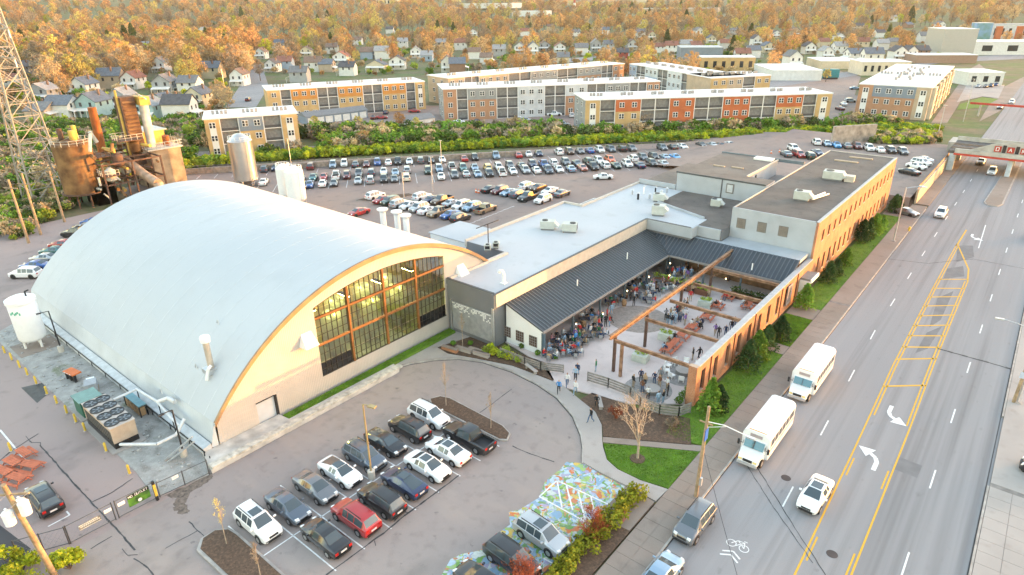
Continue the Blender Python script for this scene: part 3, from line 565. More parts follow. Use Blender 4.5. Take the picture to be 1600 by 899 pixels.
P_(wing, 'parapet', parapet([(-62.2, 65.0), (-62.2, 90.05), (-58.5, 90.05), (-58.5, 110.2)], 6.2, 7.35, .35), mat('cream_parapet', (.52, .47, .41), .7, var=.1))
P_(wing, 'parapet', parapet([(-58.4, 109.9), (-50.8, 109.9)], 6.9, 7.9, .25), LBLUE)
P_(wing, 'parapet', parapet([(-49.2, 99.9), (-39, 96.0)], 6.9, 7.35, .25), LBLUE)
m = parapet([(-46.12, 52.75), (-46.12, 90.2)], 7.262, 7.31, .36); m2 = parapet([(-54.3, 52.9), (-46.3, 52.9)], 7.242, 7.30, .34)
P_(wing, 'coping', m, TRIM); P_(wing, 'coping', m2, TRIM); P_(wing, 'coping', parapet([(-46.0, 90.03), (-38.4, 90.03)], 7.262, 7.31, .34), TRIM)
P_(wing, 'flashing', MB().bar((-54.15, 53.2, 7.15), (-54.15, 64.6, 7.15), .5, .35), mat('cream_parapet', (.52, .47, .41)))
# perforated screen on the front wall
scr = P_(wing, 'screen_panel', MB().box(-53.3, 52.6, .7, -46.6, 52.74, 4.4), mat('screen_grey', (.30, .31, .32), .6, var=.15, scale=1.5)); corrug(_mc['screen_grey'], sc=2.0, axis=0, st=.6)
m = MB(); rr = random.Random(5)
for i in range(26):
    for k in range(7):
        if rr.random() < (.85 if k == 6 else .62-.085*(6-k)): m.cbox((-53.15+.25*i+rr.uniform(-.03, .03), 52.58, 3.1+.2*k), (.2, .03, .14), 0)
P_(wing, 'cut_out_pattern', m, WHITE, parent=scr); bpy.data.objects[scr.name].children[0].location = (0, 0, 0)
m = MB(); m.box(-46.6, 52.55, 0, -46.35, 52.78, 5.4); m.box(-53.6, 52.55, 0, -53.4, 52.78, 4.6); P_(wing, 'screen_post', m, STEEL)
P_(wing, 'corner_flashing', MB().box(-46.55, 52.55, 5.4, -46.1, 52.78, 7.2), GREYW)
# canopy
CAN = mat('charcoal_metal_roof', (.056, .065, .075), .42, .35, var=.1, scale=.5, spec=.5)
RIB = mat('seam_metal', (.13, .145, .16), .4, .3, var=.05)
cnp = empty('patio_canopy', (-43.3, 72, 0), 0, 'L-shaped charcoal standing-seam canopy roof over the patio edge', 'canopy')
zl, zh = 3.45, 5.5; EX, EY = -40.3, 86.8; HX, HY = -46.0, 90.85; CY0 = 54.5; CX1 = -22.35
m = MB()
def slab3(m, pts, t=.12): n = len(pts); m.add([*pts]+[(x, y, z-t) for x, y, z in pts], [tuple(range(n)), tuple(range(2*n-1, n-1, -1))]+[(i, n+i, n+(i+1)%n, (i+1)%n) for i in range(n)])
slab3(m, [(EX, CY0, zl), (EX, EY, zl), (HX, HY, zh), (HX, CY0, zh)]); r1 = P_(cnp, 'roof_slope', m, CAN)
m = MB(); slab3(m, [(EX, EY, zl), (CX1, EY, zl), (CX1, HY, zh), (HX, HY, zh)]); r2 = P_(cnp, 'roof_slope', m, CAN)
y = CY0+.1
LL = math.hypot(EX-HX, zh-zl)
seam_full = MB().bar((EX-cnp.location.x, 0, zl+.04), (HX-cnp.location.x, 0, zh+.04), .11, .09).mesh('seam')
while y < HY-.3:
    if y <= EY: ob('seam', seam_full, RIB, parent=r1, loc=(0, y-cnp.location.y, 0))
    else:
        t = (y-EY)/(HY-EY); P_(cnp, 'seam', MB().bar((EX+(HX-EX)*t, y, zl+(zh-zl)*t+.025), (HX, y, zh+.04), .11, .09), RIB, parent=r1)
    y += .6
seam2 = MB().bar((0, EY-cnp.location.y, zl+.04), (0, HY-cnp.location.y, zh+.04), .11, .09).mesh('seam')
x = CX1-.1
while x > HX+.3:
    if x >= EX: ob('seam', seam2, RIB, parent=r2, loc=(x-cnp.location.x, 0, 0))
    else:
        t = (x-EX)/(HX-EX); P_(cnp, 'seam', MB().bar((x, EY+(HY-EY)*t, zl+(zh-zl)*t+.025), (x, HY, zh+.04), .11, .09), RIB, parent=r2)
    x -= .6
P_(cnp, 'hip_cap', MB().bar((EX, EY, zl+.05), (HX, HY, zh+.05), .22, .06), CAN)
m = MB(); m.box(EX-.02, CY0, zl-.32, EX+.14, EY-.1, zl-.02); m.box(EX+.14, EY-.14, zl-.32, CX1, EY+.02, zl-.02); P_(cnp, 'gutter', m, mat('gutter_grey', (.3, .28, .27), .5, .3))
for i, (x, y) in enumerate([(EX-.15, CY0+.2+6.4*k) for k in range(6)] + [(EX+.2+5.6*k, EY+.2) for k in range(4)]):
    P_(cnp, 'post', MB().cbox((x, y, 1.6), (.22, .22, 3.1)), mat('post_slate', (.10, .13, .15), .5))
m = MB(); m.add([(HX, CY0+.12, .1), (EX-.05, CY0+.12, .1), (EX-.05, CY0+.12, zl-.15), (HX, CY0+.12, zh-.15), (HX, CY0+.32, .1), (EX-.05, CY0+.32, .1), (EX-.05, CY0+.32, zl-.15), (HX, CY0+.32, zh-.15)], [(0, 1, 2, 3), (7, 6, 5, 4), (1, 5, 6, 2)])
P_(cnp, 'end_wall', m, WHITE)
P_(cnp, 'corner_board', MB().box(EX-.06, CY0+.05, .1, EX+.14, CY0+.42, zl-.33), mat('slate_blue_board', (.07, .12, .16), .5))
for x in (-45.9, -43.85, -41.8):
    w = P_(cnp, 'window', MB().box(x-.6, CY0+.07, .92, x+.6, CY0+.115, 2.32), mat('warm_dark_glass', (.10, .06, .045), .15, spec=.6))
    m = MB()
    for k in range(5): m.box(x-.6+.285*k, CY0+.03, .92, x-.56+.285*k, CY0+.068, 2.32)
    for k in range(5): m.box(x-.56, CY0+.035, .92+.345*k, x+.58, CY0+.066, .955+.345*k)
    f = P_(cnp, 'muntins', m, mat('muntin_grey', (.25, .25, .25), .6), parent=w)
m = MB(); m.box(HX+.02, CY0+.35, .1, HX+.12, HY-.1, 4.9); m.box(HX+.13, HY-.2, .1, CX1, HY-.1, 4.9); P_(cnp, 'timber_lining', m, mat('patio_timber_lining', (.20, .11, .055), .7, var=.3, scale=2))
P_(cnp, 'flat_infill', MB().prism([(-38.45, 90.95), (-22.4, 90.95), (-22.4, 94.9), (-34.3, 94.9), (-34.3, 91.95), (-38.45, 91.95)], 4.95, 5.42), LBLUE)
for (px, py, z) in ((902, 445, 4.7), (980, 402, 4.8), (1175, 419, 4.4), (1030, 470, 4)):
    if px == 1030: continue
    c = ground(px, py, z); P_(cnp, 'vent_pipe', MB().tube((*c, z-.3), (*c, z+.7), .09, n=8), WHITE)
# brick block (two storeys along the road)
def brick_mat():
    m = bpy.data.materials.new('orange_brick'); m.use_nodes = True; nt = m.node_tree; b = nt.nodes['Principled BSDF']; L = nt.links.new
    g = nt.nodes.new('ShaderNodeNewGeometry'); mp = nt.nodes.new('ShaderNodeMapping'); mp.vector_type = 'POINT'
    sx = nt.nodes.new('ShaderNodeSeparateXYZ'); L(g.outputs['Position'], sx.inputs[0]); ad = nt.nodes.new('ShaderNodeMath'); L(sx.outputs[0], ad.inputs[0]); L(sx.outputs[1], ad.inputs[1])
    cb = nt.nodes.new('ShaderNodeCombineXYZ'); L(ad.outputs[0], cb.inputs[0]); L(sx.outputs[2], cb.inputs[1])
    t = nt.nodes.new('ShaderNodeTexBrick'); t.inputs['Scale'].default_value = 4; t.inputs['Color1'].default_value = (.36, .15, .075, 1); t.inputs['Color2'].default_value = (.45, .20, .10, 1); t.inputs['Mortar'].default_value = (.45, .33, .24, 1)
    t.inputs['Mortar Size'].default_value = .012; L(cb.outputs[0], t.inputs['Vector'])
    n = nt.nodes.new('ShaderNodeTexNoise'); n.inputs['Scale'].default_value = .6; L(g.outputs['Position'], n.inputs['Vector'])
    mr = nt.nodes.new('ShaderNodeMapRange'); mr.inputs[1].default_value = .3; mr.inputs[2].default_value = .75; mr.inputs[3].default_value = .75; mr.inputs[4].default_value = 1.2; L(n.outputs['Fac'], mr.inputs[0])
    mx = nt.nodes.new('ShaderNodeVectorMath'); mx.operation = 'SCALE'; L(t.outputs['Color'], mx.inputs[0]); L(mr.outputs[0], mx.inputs['Scale'])
    L(mx.outputs[0], b.inputs['Base Color']); b.inputs['Roughness'].default_value = .85
    bp = nt.nodes.new('ShaderNodeBump'); bp.inputs['Strength'].default_value = .4; bp.inputs['Distance'].default_value = .02; L(t.outputs['Fac'], bp.inputs['Height']); bp.invert = True; L(bp.outputs[0], b.inputs['Normal']); return m
BRICK = brick_mat(); _mc['orange_brick'] = BRICK
blk = empty('brick_block', (-28, 120, 0), 0, 'long two-storey orange brick block along the road', 'building')
TX0, TX1, TY0, TY1, TZ = -34.35, -21.75, 95.0, 147.2, 10.0
P_(blk, 'wall', MB().prism([(TX0, TY0), (TX1-.35, TY0), (TX1-.35, TY1), (TX0, TY1)], 0, TZ-.1), LBLUE)
def wall_openings(m, x0, x1, y0, y1, z0, z1, holes):
    """A wall along Y with rectangular openings (y, z)."""
    ysx = sorted({y0, y1, *[h[0] for h in holes], *[h[1] for h in holes]}); zsx = sorted({z0, z1, *[h[2] for h in holes], *[h[3] for h in holes]})
    for a, b in zip(ysx[:-1], ysx[1:]):
        run = None
        for c, d in zip(zsx[:-1], zsx[1:]):
            hit = any(h[0]-1e-6 <= a and b <= h[1]+1e-6 and h[2]-1e-6 <= c and d <= h[3]+1e-6 for h in holes)
            if hit:
                if run: m.box(x0, a, run[0], x1, b, run[1]); run = None
            else: run = (run[0], d) if run else (c, d)
        if run: m.box(x0, a, run[0], x1, b, run[1])
    return m
up = [(97.9+3.1*i, 98.95+3.1*i, 6.55, 8.2) for i in range(16)]; lo = [(98.0+2.98*i, 99.1+2.98*i, 1.3, 3.75) for i in range(16)]
lo = [h for h in lo if h[1] < 146.5]
P_(blk, 'brick_face', wall_openings(MB(), TX1-.34, TX1, TY0+.01, TY1, 0, TZ+.05, up+lo), BRICK)
wpane = {}
def bwindow(e, h, x, deep=.25):
    key = (round(h[1]-h[0], 2), round(h[3]-h[2], 2))
    if key not in wpane:
        w_, h_ = key; fm = MB(); fm.box(-.04, 0, 0, .04, w_, .08); fm.box(-.04, 0, h_-.08, .04, w_, h_); fm.box(-.04, 0, .08, .04, .07, h_-.08); fm.box(-.04, w_-.07, .08, .04, w_, h_-.08); fm.box(-.04, .07, h_/2-.03, .04, w_-.07, h_/2+.03)
        wpane[key] = (fm.mesh('window'), MB().box(-.015, .05, .06, .015, w_-.05, h_-.06).mesh('pane'))
    o = ob('window', wpane[key][0], mat('window_frame_grey', (.16, .15, .14), .6), parent=e, loc=(x-deep-e.location.x, h[0]-e.location.y, h[2]))
    ob('pane', wpane[key][1], GLASSD, parent=o); return o
for h in up+lo: bwindow(blk, h, TX1)
sl = MB()
for h in up+lo: sl.box(TX1+.005, h[0]-.08, h[2]-.14, TX1+.07, h[1]+.08, h[2]-.01)
P_(blk, 'sills', sl, mat('stone_sill', (.45, .40, .33), .8))
P_(blk, 'roof', MB().prism([(TX0+.25, TY0+.25), (TX1-.35, TY0+.25), (TX1-.35, TY1-.25), (TX0+.25, TY1-.25)], TZ-.1, TZ-.02), GRAVR)
P_(blk, 'parapet', parapet([(TX0+.12, TY0+.12), (TX1-.36, TY0+.12)], TZ-.1, TZ+.12, .24), LBLUE); P_(blk, 'parapet', parapet([(TX0+.12, TY0+.3), (TX0+.12, TY1)], TZ-.1, TZ+.1, .22), TAN); P_(blk, 'parapet', parapet([(TX0+.3, TY1-.12), (TX1-.3, TY1-.12)], TZ-.1, TZ+.1, .22), TAN)
P_(blk, 'coping', MB().box(TX1-.4, TY0, TZ+.055, TX1+.05, TY1, TZ+.14), mat('coping_grey', (.38, .38, .39), .6))
for x in (-32.75, -29.6, -26.45):
    w = P_(blk, 'window', MB().box(x-.68, TY0-.05, 7.05, x+.68, TY0-.002, 8.62), mat('window_frame_grey', (.16, .15, .14)))
    m = MB()
    for i in range(4):
        for k in range(5): m.box(x-.6+.305*i, TY0-.075, 7.12+.29*k, x-.335+.305*i, TY0-.052, 7.37+.29*k)
    P_(blk, 'pane_grid', m, mat('old_pane', (.22, .19, .16), .3), parent=w)
hv = [(1243+6, 303, 'hvac')]
# entrance hood on the road side
eh = P_(blk, 'entrance_hood', MB().box(TX1+.02, 90.2, 3.0, TX1+1.5, 93.4, 3.3), mat('hood_roof', (.22, .21, .2), .7)); P_(blk, 'entrance_wall', MB().box(TX1+.02, 90.0, .1, TX1+1.4, 90.25, 2.98), WHITE)
m = MB(); m.box(TX1+1.4, 90.0, 2.85, TX1+1.6, 93.5, 3.36); P_(blk, 'hood_fascia', m, WHITE)
# middle block behind
mid = empty('middle_block', (-45, 120, 0), 0, 'pale blue upper block with brown gravel roof behind the wing', 'building')
P_(mid, 'wall', MB().prism([(-50.7, 109.7), (-34.45, 109.7), (-34.45, 114), (-39.5, 114), (-39.5, 130.5), (-50.7, 130.5)], 0, 10.3), LBLUE)
P_(mid, 'light_well', MB().box(-39.45, 114.05, 0, -34.45, 130.4, 7.4), mat('light_well_roof', (.16, .15, .15), .8))
P_(mid, 'roof', MB().prism([(-50.6, 109.85), (-34.5, 109.85), (-34.5, 113.9), (-39.6, 113.9), (-39.6, 130.4), (-50.6, 130.4)], 10.3, 10.36), GRAVB)
m = parapet([(-50.85, 109.75), (-34.45, 109.75)], 10.2, 10.48, .2); P_(mid, 'coping', m, TRIM)
m = parapet([(-50.7, 130.4), (-34.4, 130.4)], 10.0, 10.6, .3); P_(mid, 'parapet', m, mat('slate_trim', (.12, .15, .17), .6))
P_(mid, 'parapet', parapet([(-39.4, 114.1), (-39.4, 130.3)], 10.2, 10.5, .25), TAN); P_(mid, 'rooftop_hatch', MB().box(-43.4, 127.8, 10.37, -39.9, 129.6, 10.75), WHITE)
for (x, y) in ((-47.5, 118), (-44.2, 118.6)): P_(mid, 'skylight', MB().box(x, y, 10.37, x+2.2, y+.5, 10.55), mat('skylight_tan', (.36, .28, .2), .6))
w = P_(mid, 'window', MB().box(-41.3, 109.63, 8.0, -39.9, 109.69, 9.7), mat('window_frame_grey', (.16, .15, .14))); P_(mid, 'pane', MB().box(-41.1, 109.58, 8.2, -40.1, 109.625, 9.5), mat('pale_pane', (.5, .52, .53), .3), parent=w)
P_(mid, 'downpipe', MB().box(-42.2, 109.6, 7.0, -42.05, 109.68, 10.2), TRIM)
for y0 in (116.2, 118.4): P_(mid, 'window', MB().box(-39.49, y0, 8.0, -39.44, y0+.8, 9.6), GLASSD)
for e, kids in ((cnp, None), (blk, None), (mid, None), (wing, None)):
    for c in e.children:
        for g in c.children:
            if g.location.length == 0 and c.location.length == 0: pass
# ------------------------------------------------------------------ courtyard wall and beams
cw_ = empty('courtyard_brick_wall', (-22, 75, 0), 0, 'orange brick wall with tall window openings round the patio', 'wall')
bo = [(57.4+3.3*i, 58.45+3.3*i, 1.0, 3.65) for i in range(9)]
P_(cw_, 'brickwork', wall_openings(MB(), -22.3, TX1, 56.4, 94.98, 0, 4.5, bo), BRICK)
P_(cw_, 'coping', MB().box(-22.42, 56.3, 4.5, TX1+.08, 94.98, 4.6), mat('coping_grey', (.38, .38, .39)))
SHUT = mat('purple_shutter', (.13, .09, .10), .6, var=.2)
for h in bo:
    o = P_(cw_, 'window', MB().box(-22.12, h[0]+.02, h[2]+.02, -21.98, h[1]-.02, h[3]-.02), SHUT)
    m = MB(); m.box(-21.975, h[0]+.12, h[2]+.15, -21.96, h[0]+.48, h[3]-.15); m.box(-21.975, h[0]+.57, h[2]+.15, -21.96, h[0]+.93, h[3]-.15); P_(cw_, 'pane', m, GLASSD, parent=o)
for y in (59.6, 66.1, 72.6, 82.2, 88.6): P_(cw_, 'downpipe', MB().box(TX1+.01, y, .1, TX1+.12, y+.12, 4.4), mat('rust_pipe', (.25, .10, .05), .7))
P_(cw_, 'end_pier', MB().box(-22.55, 55.8, 0, -21.6, 56.38, 4.75), BRICK)
sg = empty('wall_sign', (-21.6, 85.0, 1.2), 0, 'vertical grey sign board with dark script on the brick wall', 'sign')
ob('board', MB().box(0, -.9, 0, .12, .9, 2.8), mat('sign_grey', (.28, .24, .24), .6, var=.2), parent=sg)
m = MB(); rr = random.Random(11)
for k in range(9):
    z = 2.5-k*.25
    for j in range(3): y0 = -.6+.35*j+rr.uniform(-.05, .05); m.box(.121, y0, z-.08, .14, y0+.06, z+.1); m.box(.121, y0+.062, z-.02+rr.uniform(-.06, .06), .138, y0+.22, z+.02)
ob('lettering', m, BLACKM, parent=sg)
RUST = mat('rusty_steel_beam', (.23, .115, .06), .65, .15, var=.4, scale=1.6, c2=(.36, .22, .14))
bf = empty('beam_frame', (-32, 56.8, 0), 0, 'rusty steel beam frame with posts standing over the patio', 'frame')
def ibeam(a, b, w=.32, h=.5):
    m = MB(); a = Vector(a); b = Vector(b); up = Vector((0, 0, 1))
    m.bar(a+up*(h/2-.04), b+up*(h/2-.04), w, .08); m.bar(a-up*(h/2-.04), b-up*(h/2-.04), w, .08); m.bar(a, b, .08, h-.165); return m
P_(bf, 'main_beam', ibeam((-31.85, 55.6, 4.95), (-31.85, 94.6, 4.95), .36, .52), RUST)
for y in (56.3, 63.2, 69.7, 76.5, 82.9): P_(bf, 'cross_beam', ibeam((-31.62, y, 4.4), (-22.5, y, 4.4), .27, .38), RUST)
for y in (56.8, 64.2, 73.6, 83.2, 90.2): P_(bf, 'post', MB().box(-32.0, y-.14, .1, -31.7, y+.14, 4.63), mat('dark_post_steel', (.10, .06, .045), .6, .2, var=.3, scale=2))
P_(bf, 'post', MB().box(-30.8, 56.15, .1, -30.5, 56.45, 4.15), RUST)
P_(bf, 'brace', MB().bar((-31.8, 83.2, 3.2), (-30.4, 83.0, 4.15), .12, .12), RUST)
# ================================================================== VEHICLES
TYRE = mat('tyre_rubber', (.02, .02, .021), .8, var=0); RIM = mat('alloy_rim', (.45, .46, .47), .35, .7, var=0)
CGLASS = mat('car_glass', (.05, .07, .082), .04, 0, var=0, spec=.9); HLAMP = mat('headlamp', (.75, .76, .76), .15, .1, var=0); TLAMP = mat('tail_lamp', (.45, .015, .012), .25, var=0)
CTRIM = mat('car_trim', (.025, .025, .027), .5, var=0); PLATE = mat('number_plate', (.6, .6, .6), .5, var=0)
PAL = {'white': (.74, .75, .76), 'silver': (.42, .44, .46), 'grey': (.16, .17, .185), 'slate': (.10, .125, .16), 'black': (.016, .016, .018), 'navy': (.02, .035, .09), 'blue': (.03, .10, .32), 'light blue': (.25, .36, .48), 'bright blue': (.04, .27, .62),
       'red': (.34, .02, .022), 'maroon': (.11, .018, .02), 'orange': (.65, .12, .02), 'yellow': (.65, .42, .02), 'tan': (.30, .22, .14), 'brown': (.12, .07, .04), 'teal': (.03, .14, .15), 'dark green': (.02, .05, .035), 'cream': (.68, .62, .5), 'salmon': (.45, .16, .11), 'pink': (.5, .15, .2)}
def paint(c): return mat('paint_'+c.replace(' ', '_'), PAL[c], .28, .35 if c in ('silver', 'grey', 'slate', 'tan', 'brown', 'light blue') else 0., var=0, coat=.8, spec=.5)
# station: x, belt z, top z, half width, top half width ; tags between stations: paint P, windscreen W, cabin C, pillar B, rear glass R, bed D
CARS = {
 'sedan': (4.8, [(-2.38,.55,.62,.72,.6),(-2.34,.80,.90,.82,.70),(-2.0,.92,1.02,.89,.74),(-1.5,.95,1.06,.91,.72),(-.80,.97,1.38,.92,.62),(-.35,.97,1.44,.92,.61),(-.27,.97,1.45,.92,.61),(.45,.96,1.42,.92,.61),(1.25,.92,1.02,.91,.74),(1.8,.86,.92,.89,.72),(2.2,.74,.80,.83,.66),(2.38,.5,.58,.70,.55)], 'PPPRCBCWPPP', (-1.42, 1.42), .335),
 'coupe': (4.7, [(-2.33,.6,.68,.74,.6),(-2.28,.86,.96,.84,.70),(-1.9,.94,1.06,.90,.72),(-.55,.97,1.36,.92,.60),(-.2,.97,1.39,.92,.60),(-.1,.97,1.39,.92,.60),(.35,.96,1.36,.92,.60),(1.15,.92,1.0,.91,.74),(1.75,.86,.91,.89,.72),(2.15,.72,.78,.83,.66),(2.33,.48,.56,.70,.55)], 'PPRCBCWPPP', (-1.4, 1.42), .345),
 'suv': (4.75, [(-2.36,.55,.62,.76,.66),(-2.34,.95,1.02,.86,.72),(-2.24,1.02,1.12,.90,.74),(-1.9,1.06,1.60,.92,.66),(-.95,1.06,1.70,.93,.66),(-.86,1.06,1.70,.93,.66),(-.12,1.05,1.71,.93,.66),(-.04,1.05,1.71,.93,.66),(.55,1.04,1.66,.93,.66),(1.25,1.0,1.12,.92,.76),(1.85,.94,1.02,.90,.74),(2.2,.82,.88,.85,.7),(2.36,.5,.58,.74,.6)], 'PPRCBCBCWPPP', (-1.4, 1.45), .37),
 'van': (5.1, [(-2.52,.55,.62,.78,.7),(-2.5,.98,1.05,.88,.76),(-2.42,1.04,1.14,.93,.78),(-2.15,1.08,1.68,.95,.7),(-1.1,1.08,1.77,.96,.7),(-1.0,1.08,1.77,.96,.7),(.0,1.06,1.77,.96,.7),(.08,1.06,1.77,.96,.7),(.75,1.03,1.68,.96,.7),(1.7,.98,1.06,.94,.78),(2.15,.9,.96,.91,.74),(2.4,.76,.82,.85,.68),(2.54,.48,.55,.74,.6)], 'PPRCBCBCWPPP', (-1.5, 1.6), .35),
 'pickup': (5.7, [(-2.85,.6,.66,.84,.78),(-2.83,.98,1.06,.92,.88),(-2.75,1.02,1.10,.94,.90),(-1.05,1.04,1.12,.95,.90),(-.98,1.06,1.14,.95,.80),(-.80,1.08,1.78,.95,.70),(-.1,1.08,1.86,.96,.70),(-.02,1.08,1.86,.96,.70),(.65,1.08,1.80,.96,.70),(1.3,1.04,1.18,.95,.80),(2.1,1.0,1.08,.93,.78),(2.6,.9,.96,.89,.74),(2.83,.5,.58,.80,.66)], 'PPDPRCBCWPPP', (-1.75, 1.8), .40)}
def car_parts(kind, rich):
    L, ST, TG, wx, wr = CARS[kind]; body, front, rear, side, side2 = MB(), MB(), MB(), MB(), MB()
    def mono(xs, ys, x):
        k = max(0, min(len(xs)-2, next((i for i in range(len(xs)-1) if x <= xs[i+1]), len(xs)-2))); n = len(xs)
        dl = [(ys[i+1]-ys[i])/(xs[i+1]-xs[i]) for i in range(n-1)]
        tg = [dl[0]]+[0 if dl[i-1]*dl[i] <= 0 else 2*dl[i-1]*dl[i]/(dl[i-1]+dl[i]) for i in range(1, n-1)]+[dl[-1]]
        h = xs[k+1]-xs[k]; t = (x-xs[k])/h; return (2*t**3-3*t*t+1)*ys[k]+(t**3-2*t*t+t)*h*tg[k]+(-2*t**3+3*t*t)*ys[k+1]+(t**3-t*t)*h*tg[k+1]
    xs0 = [s[0] for s in ST]; FST, FTG = [], []
    for i, t in enumerate(TG):
        nseg = 1 if (ST[i+1][0]-ST[i][0] < .12) else (3 if rich else 2)
        for q in range(nseg):
            x = ST[i][0]+(ST[i+1][0]-ST[i][0])*q/nseg; lin = t in 'WRD'
            FST.append((x,)+tuple((ST[i][c]+(ST[i+1][c]-ST[i][c])*q/nseg) if (lin and c == 2) else mono(xs0, [s[c] for s in ST], x) for c in (1, 2, 3, 4))); FTG.append(t)
    FST.append(ST[-1])
    def ring(s):
        x, zb, zt, w, wt = s; low = .26 if abs(x) < L/2-.15 else .34
        cab = zt-zb > .2; ze = zt-.06 if cab else zt-.02
        half = [(w*.92, low), (w*.985, .38), (w, .52), (w*.995, zb-.10), (w*.97, zb-.015), (w*.945, zb+.01 if cab else min(zb+.01, ze)), (wt+.012, ze), (wt*.955, zt-.018 if cab else zt-.008), (wt*.86, zt), (wt*.45, zt+.012), (0, zt+.018)]
        return [(x, -y, z) for y, z in half]+[(x, y, z) for y, z in half[-2::-1]]
    R = [ring(s) for s in FST]; NR = len(R[0])
    for i, t in enumerate(FTG):
        a, b = R[i], R[i+1]
        for k in range(NR-1):
            q = [a[k], b[k], b[k+1], a[k+1]]; kk = min(k, NR-2-k); tgt = body
            if t == 'C' and kk == 5: tgt = side if k < NR//2 else side2
            if t == 'W' and kk >= 8: tgt = front
            if t == 'R' and kk >= 8: tgt = rear
            if t == 'D' and kk >= 8: continue
            tgt.add(q, [(0, 1, 2, 3)])
    body.add(R[0], [tuple(range(NR-1, -1, -1))]); body.add(R[-1], [tuple(range(NR))])
    body.add([R[i][0] for i in range(len(R))]+[R[i][-1] for i in range(len(R))], [(i, len(R)+i, len(R)+i+1, i+1) for i in range(len(R)-1)])
    def inset(m, s):   # pull each pane slightly proud so its edge shows
        return m
    out = [('body', body, 'P'), ('windscreen', front, CGLASS), ('rear_window', rear, CGLASS)]
    if side.v: out += [('side_window', side, CGLASS), ('side_window', side2, CGLASS)]
    w0 = max(s[3] for s in ST)
    if kind == 'pickup':
        bed = MB(); bed.box(-2.72, -.78, .72, -1.08, .78, .75); bed.box(-2.74, -.81, .72, -2.70, .81, 1.09); bed.box(-1.1, -.81, .72, -1.04, .81, 1.1); bed.box(-2.7, -.81, .72, -1.1, -.785, 1.1); bed.box(-2.7, .785, .72, -1.1, .81, 1.1)
        out.append(('cargo_bed', bed, CTRIM))
    out.append(('underbody', MB().box(-L/2+.25, -w0*.82, .14, L/2-.3, w0*.82, .3), CTRIM))  # plain chassis box, added to darken the ground under the car
    tr = MB(); zf = ST[-2][1]-.1
    tr.box(L/2-.14, -.55, .30, L/2+.005, .55, .5); tr2 = MB().box(-L/2-.01, -.62, .28, -L/2+.14, .62, .44)
    if rich: out += [('bumper_trim', tr, CTRIM), ('bumper_trim', tr2, CTRIM)]
    g = MB(); g.box(L/2-.2, -.38, zf-.13, L/2-.02, .38, zf+.04); out.append(('grille', g, CTRIM))
    if kind in ('suv', 'van') and rich:
        zt = ST[5][2]+.05
        for s in (-1, 1): rr = MB(); rr.bar((-1.6, s*.6, zt), (.3, s*.6, zt), .05, .05); rr.box(-1.55, s*.6-.02, zt-.08, -1.5, s*.6+.02, zt); rr.box(.2, s*.6-.02, zt-.1, .25, s*.6+.02, zt); out.append(('roof_rail', rr, CTRIM))
    if rich:
        p = MB(); p.box(-L/2-.025, -.26, .62, -L/2+.03, .26, .76); out.append(('number_plate', p, PLATE))
    zh = ST[-3][1]-.06 if kind not in ('pickup',) else .86
    zr = ST[1][1]-.06
    meshes = {'parts': [(n, m.mesh(kind+'_'+n, 50), t) for n, m, t in out]}
    hx = ST[-3][0]; hl = MB().add([(0, -.19, -.07), (.13, -.16, -.07), (.09, -.13, .06), (-.07, -.17, .07), (0, .19, -.06), (.23, .14, -.06), (.17, .12, .05), (-.03, .16, .06)], [(0, 3, 2, 1), (4, 5, 6, 7), (0, 1, 5, 4), (1, 2, 6, 5), (2, 3, 7, 6), (3, 0, 4, 7)])
    meshes['head'] = hl.mesh('headlight'); meshes['headpos'] = (L/2-.24, .56, zh-.03)
    meshes['tail'] = MB().box(-.05, -.13, -.11, .05, .13, .1).mesh('tail_light'); meshes['tailpos'] = (-L/2+.045, .64, zr)
    wm = MB().lathe([(wr*.6, -.11), (wr, -.09), (wr, .09), (wr*.6, .11)], 18); wm.v = [(x, z, y) for x, y, z in wm.v]; wm.f = [f[::-1] for f in wm.f]
    meshes['wheel'] = wm.mesh('wheel', 40)
    rm = MB().lathe([(.05, .105), (wr*.62, .095), (wr*.62, .118), (.06, .122)], 12); rm.v = [(x, z, y) for x, y, z in rm.v]; rm2 = MB().add(rm.v, [f[::-1] for f in rm.f]); rm2.add([(x, -y, z) for x, y, z in rm.v], rm.f)
    meshes['arch'] = MB().tube((0, -.06, 0), (0, .06, 0), wr+.075, n=16).mesh('wheel_arch')
    meshes['rim'] = rm2.mesh('rim', 40)
    mr = MB(); mr.cbox((0, 0, 0), (.12, .22, .13)); meshes['mirror'] = mr.mesh('mirror')
    meshes['w'] = (wx, wr, w0); meshes['mirrorpos'] = (ST[-5][0]+.35 if kind != 'coupe' else .85, w0+.1, ST[-5][1]+.08)
    meshes['roofz'] = max(s[2] for s in ST)
    return meshes
_cm = {}
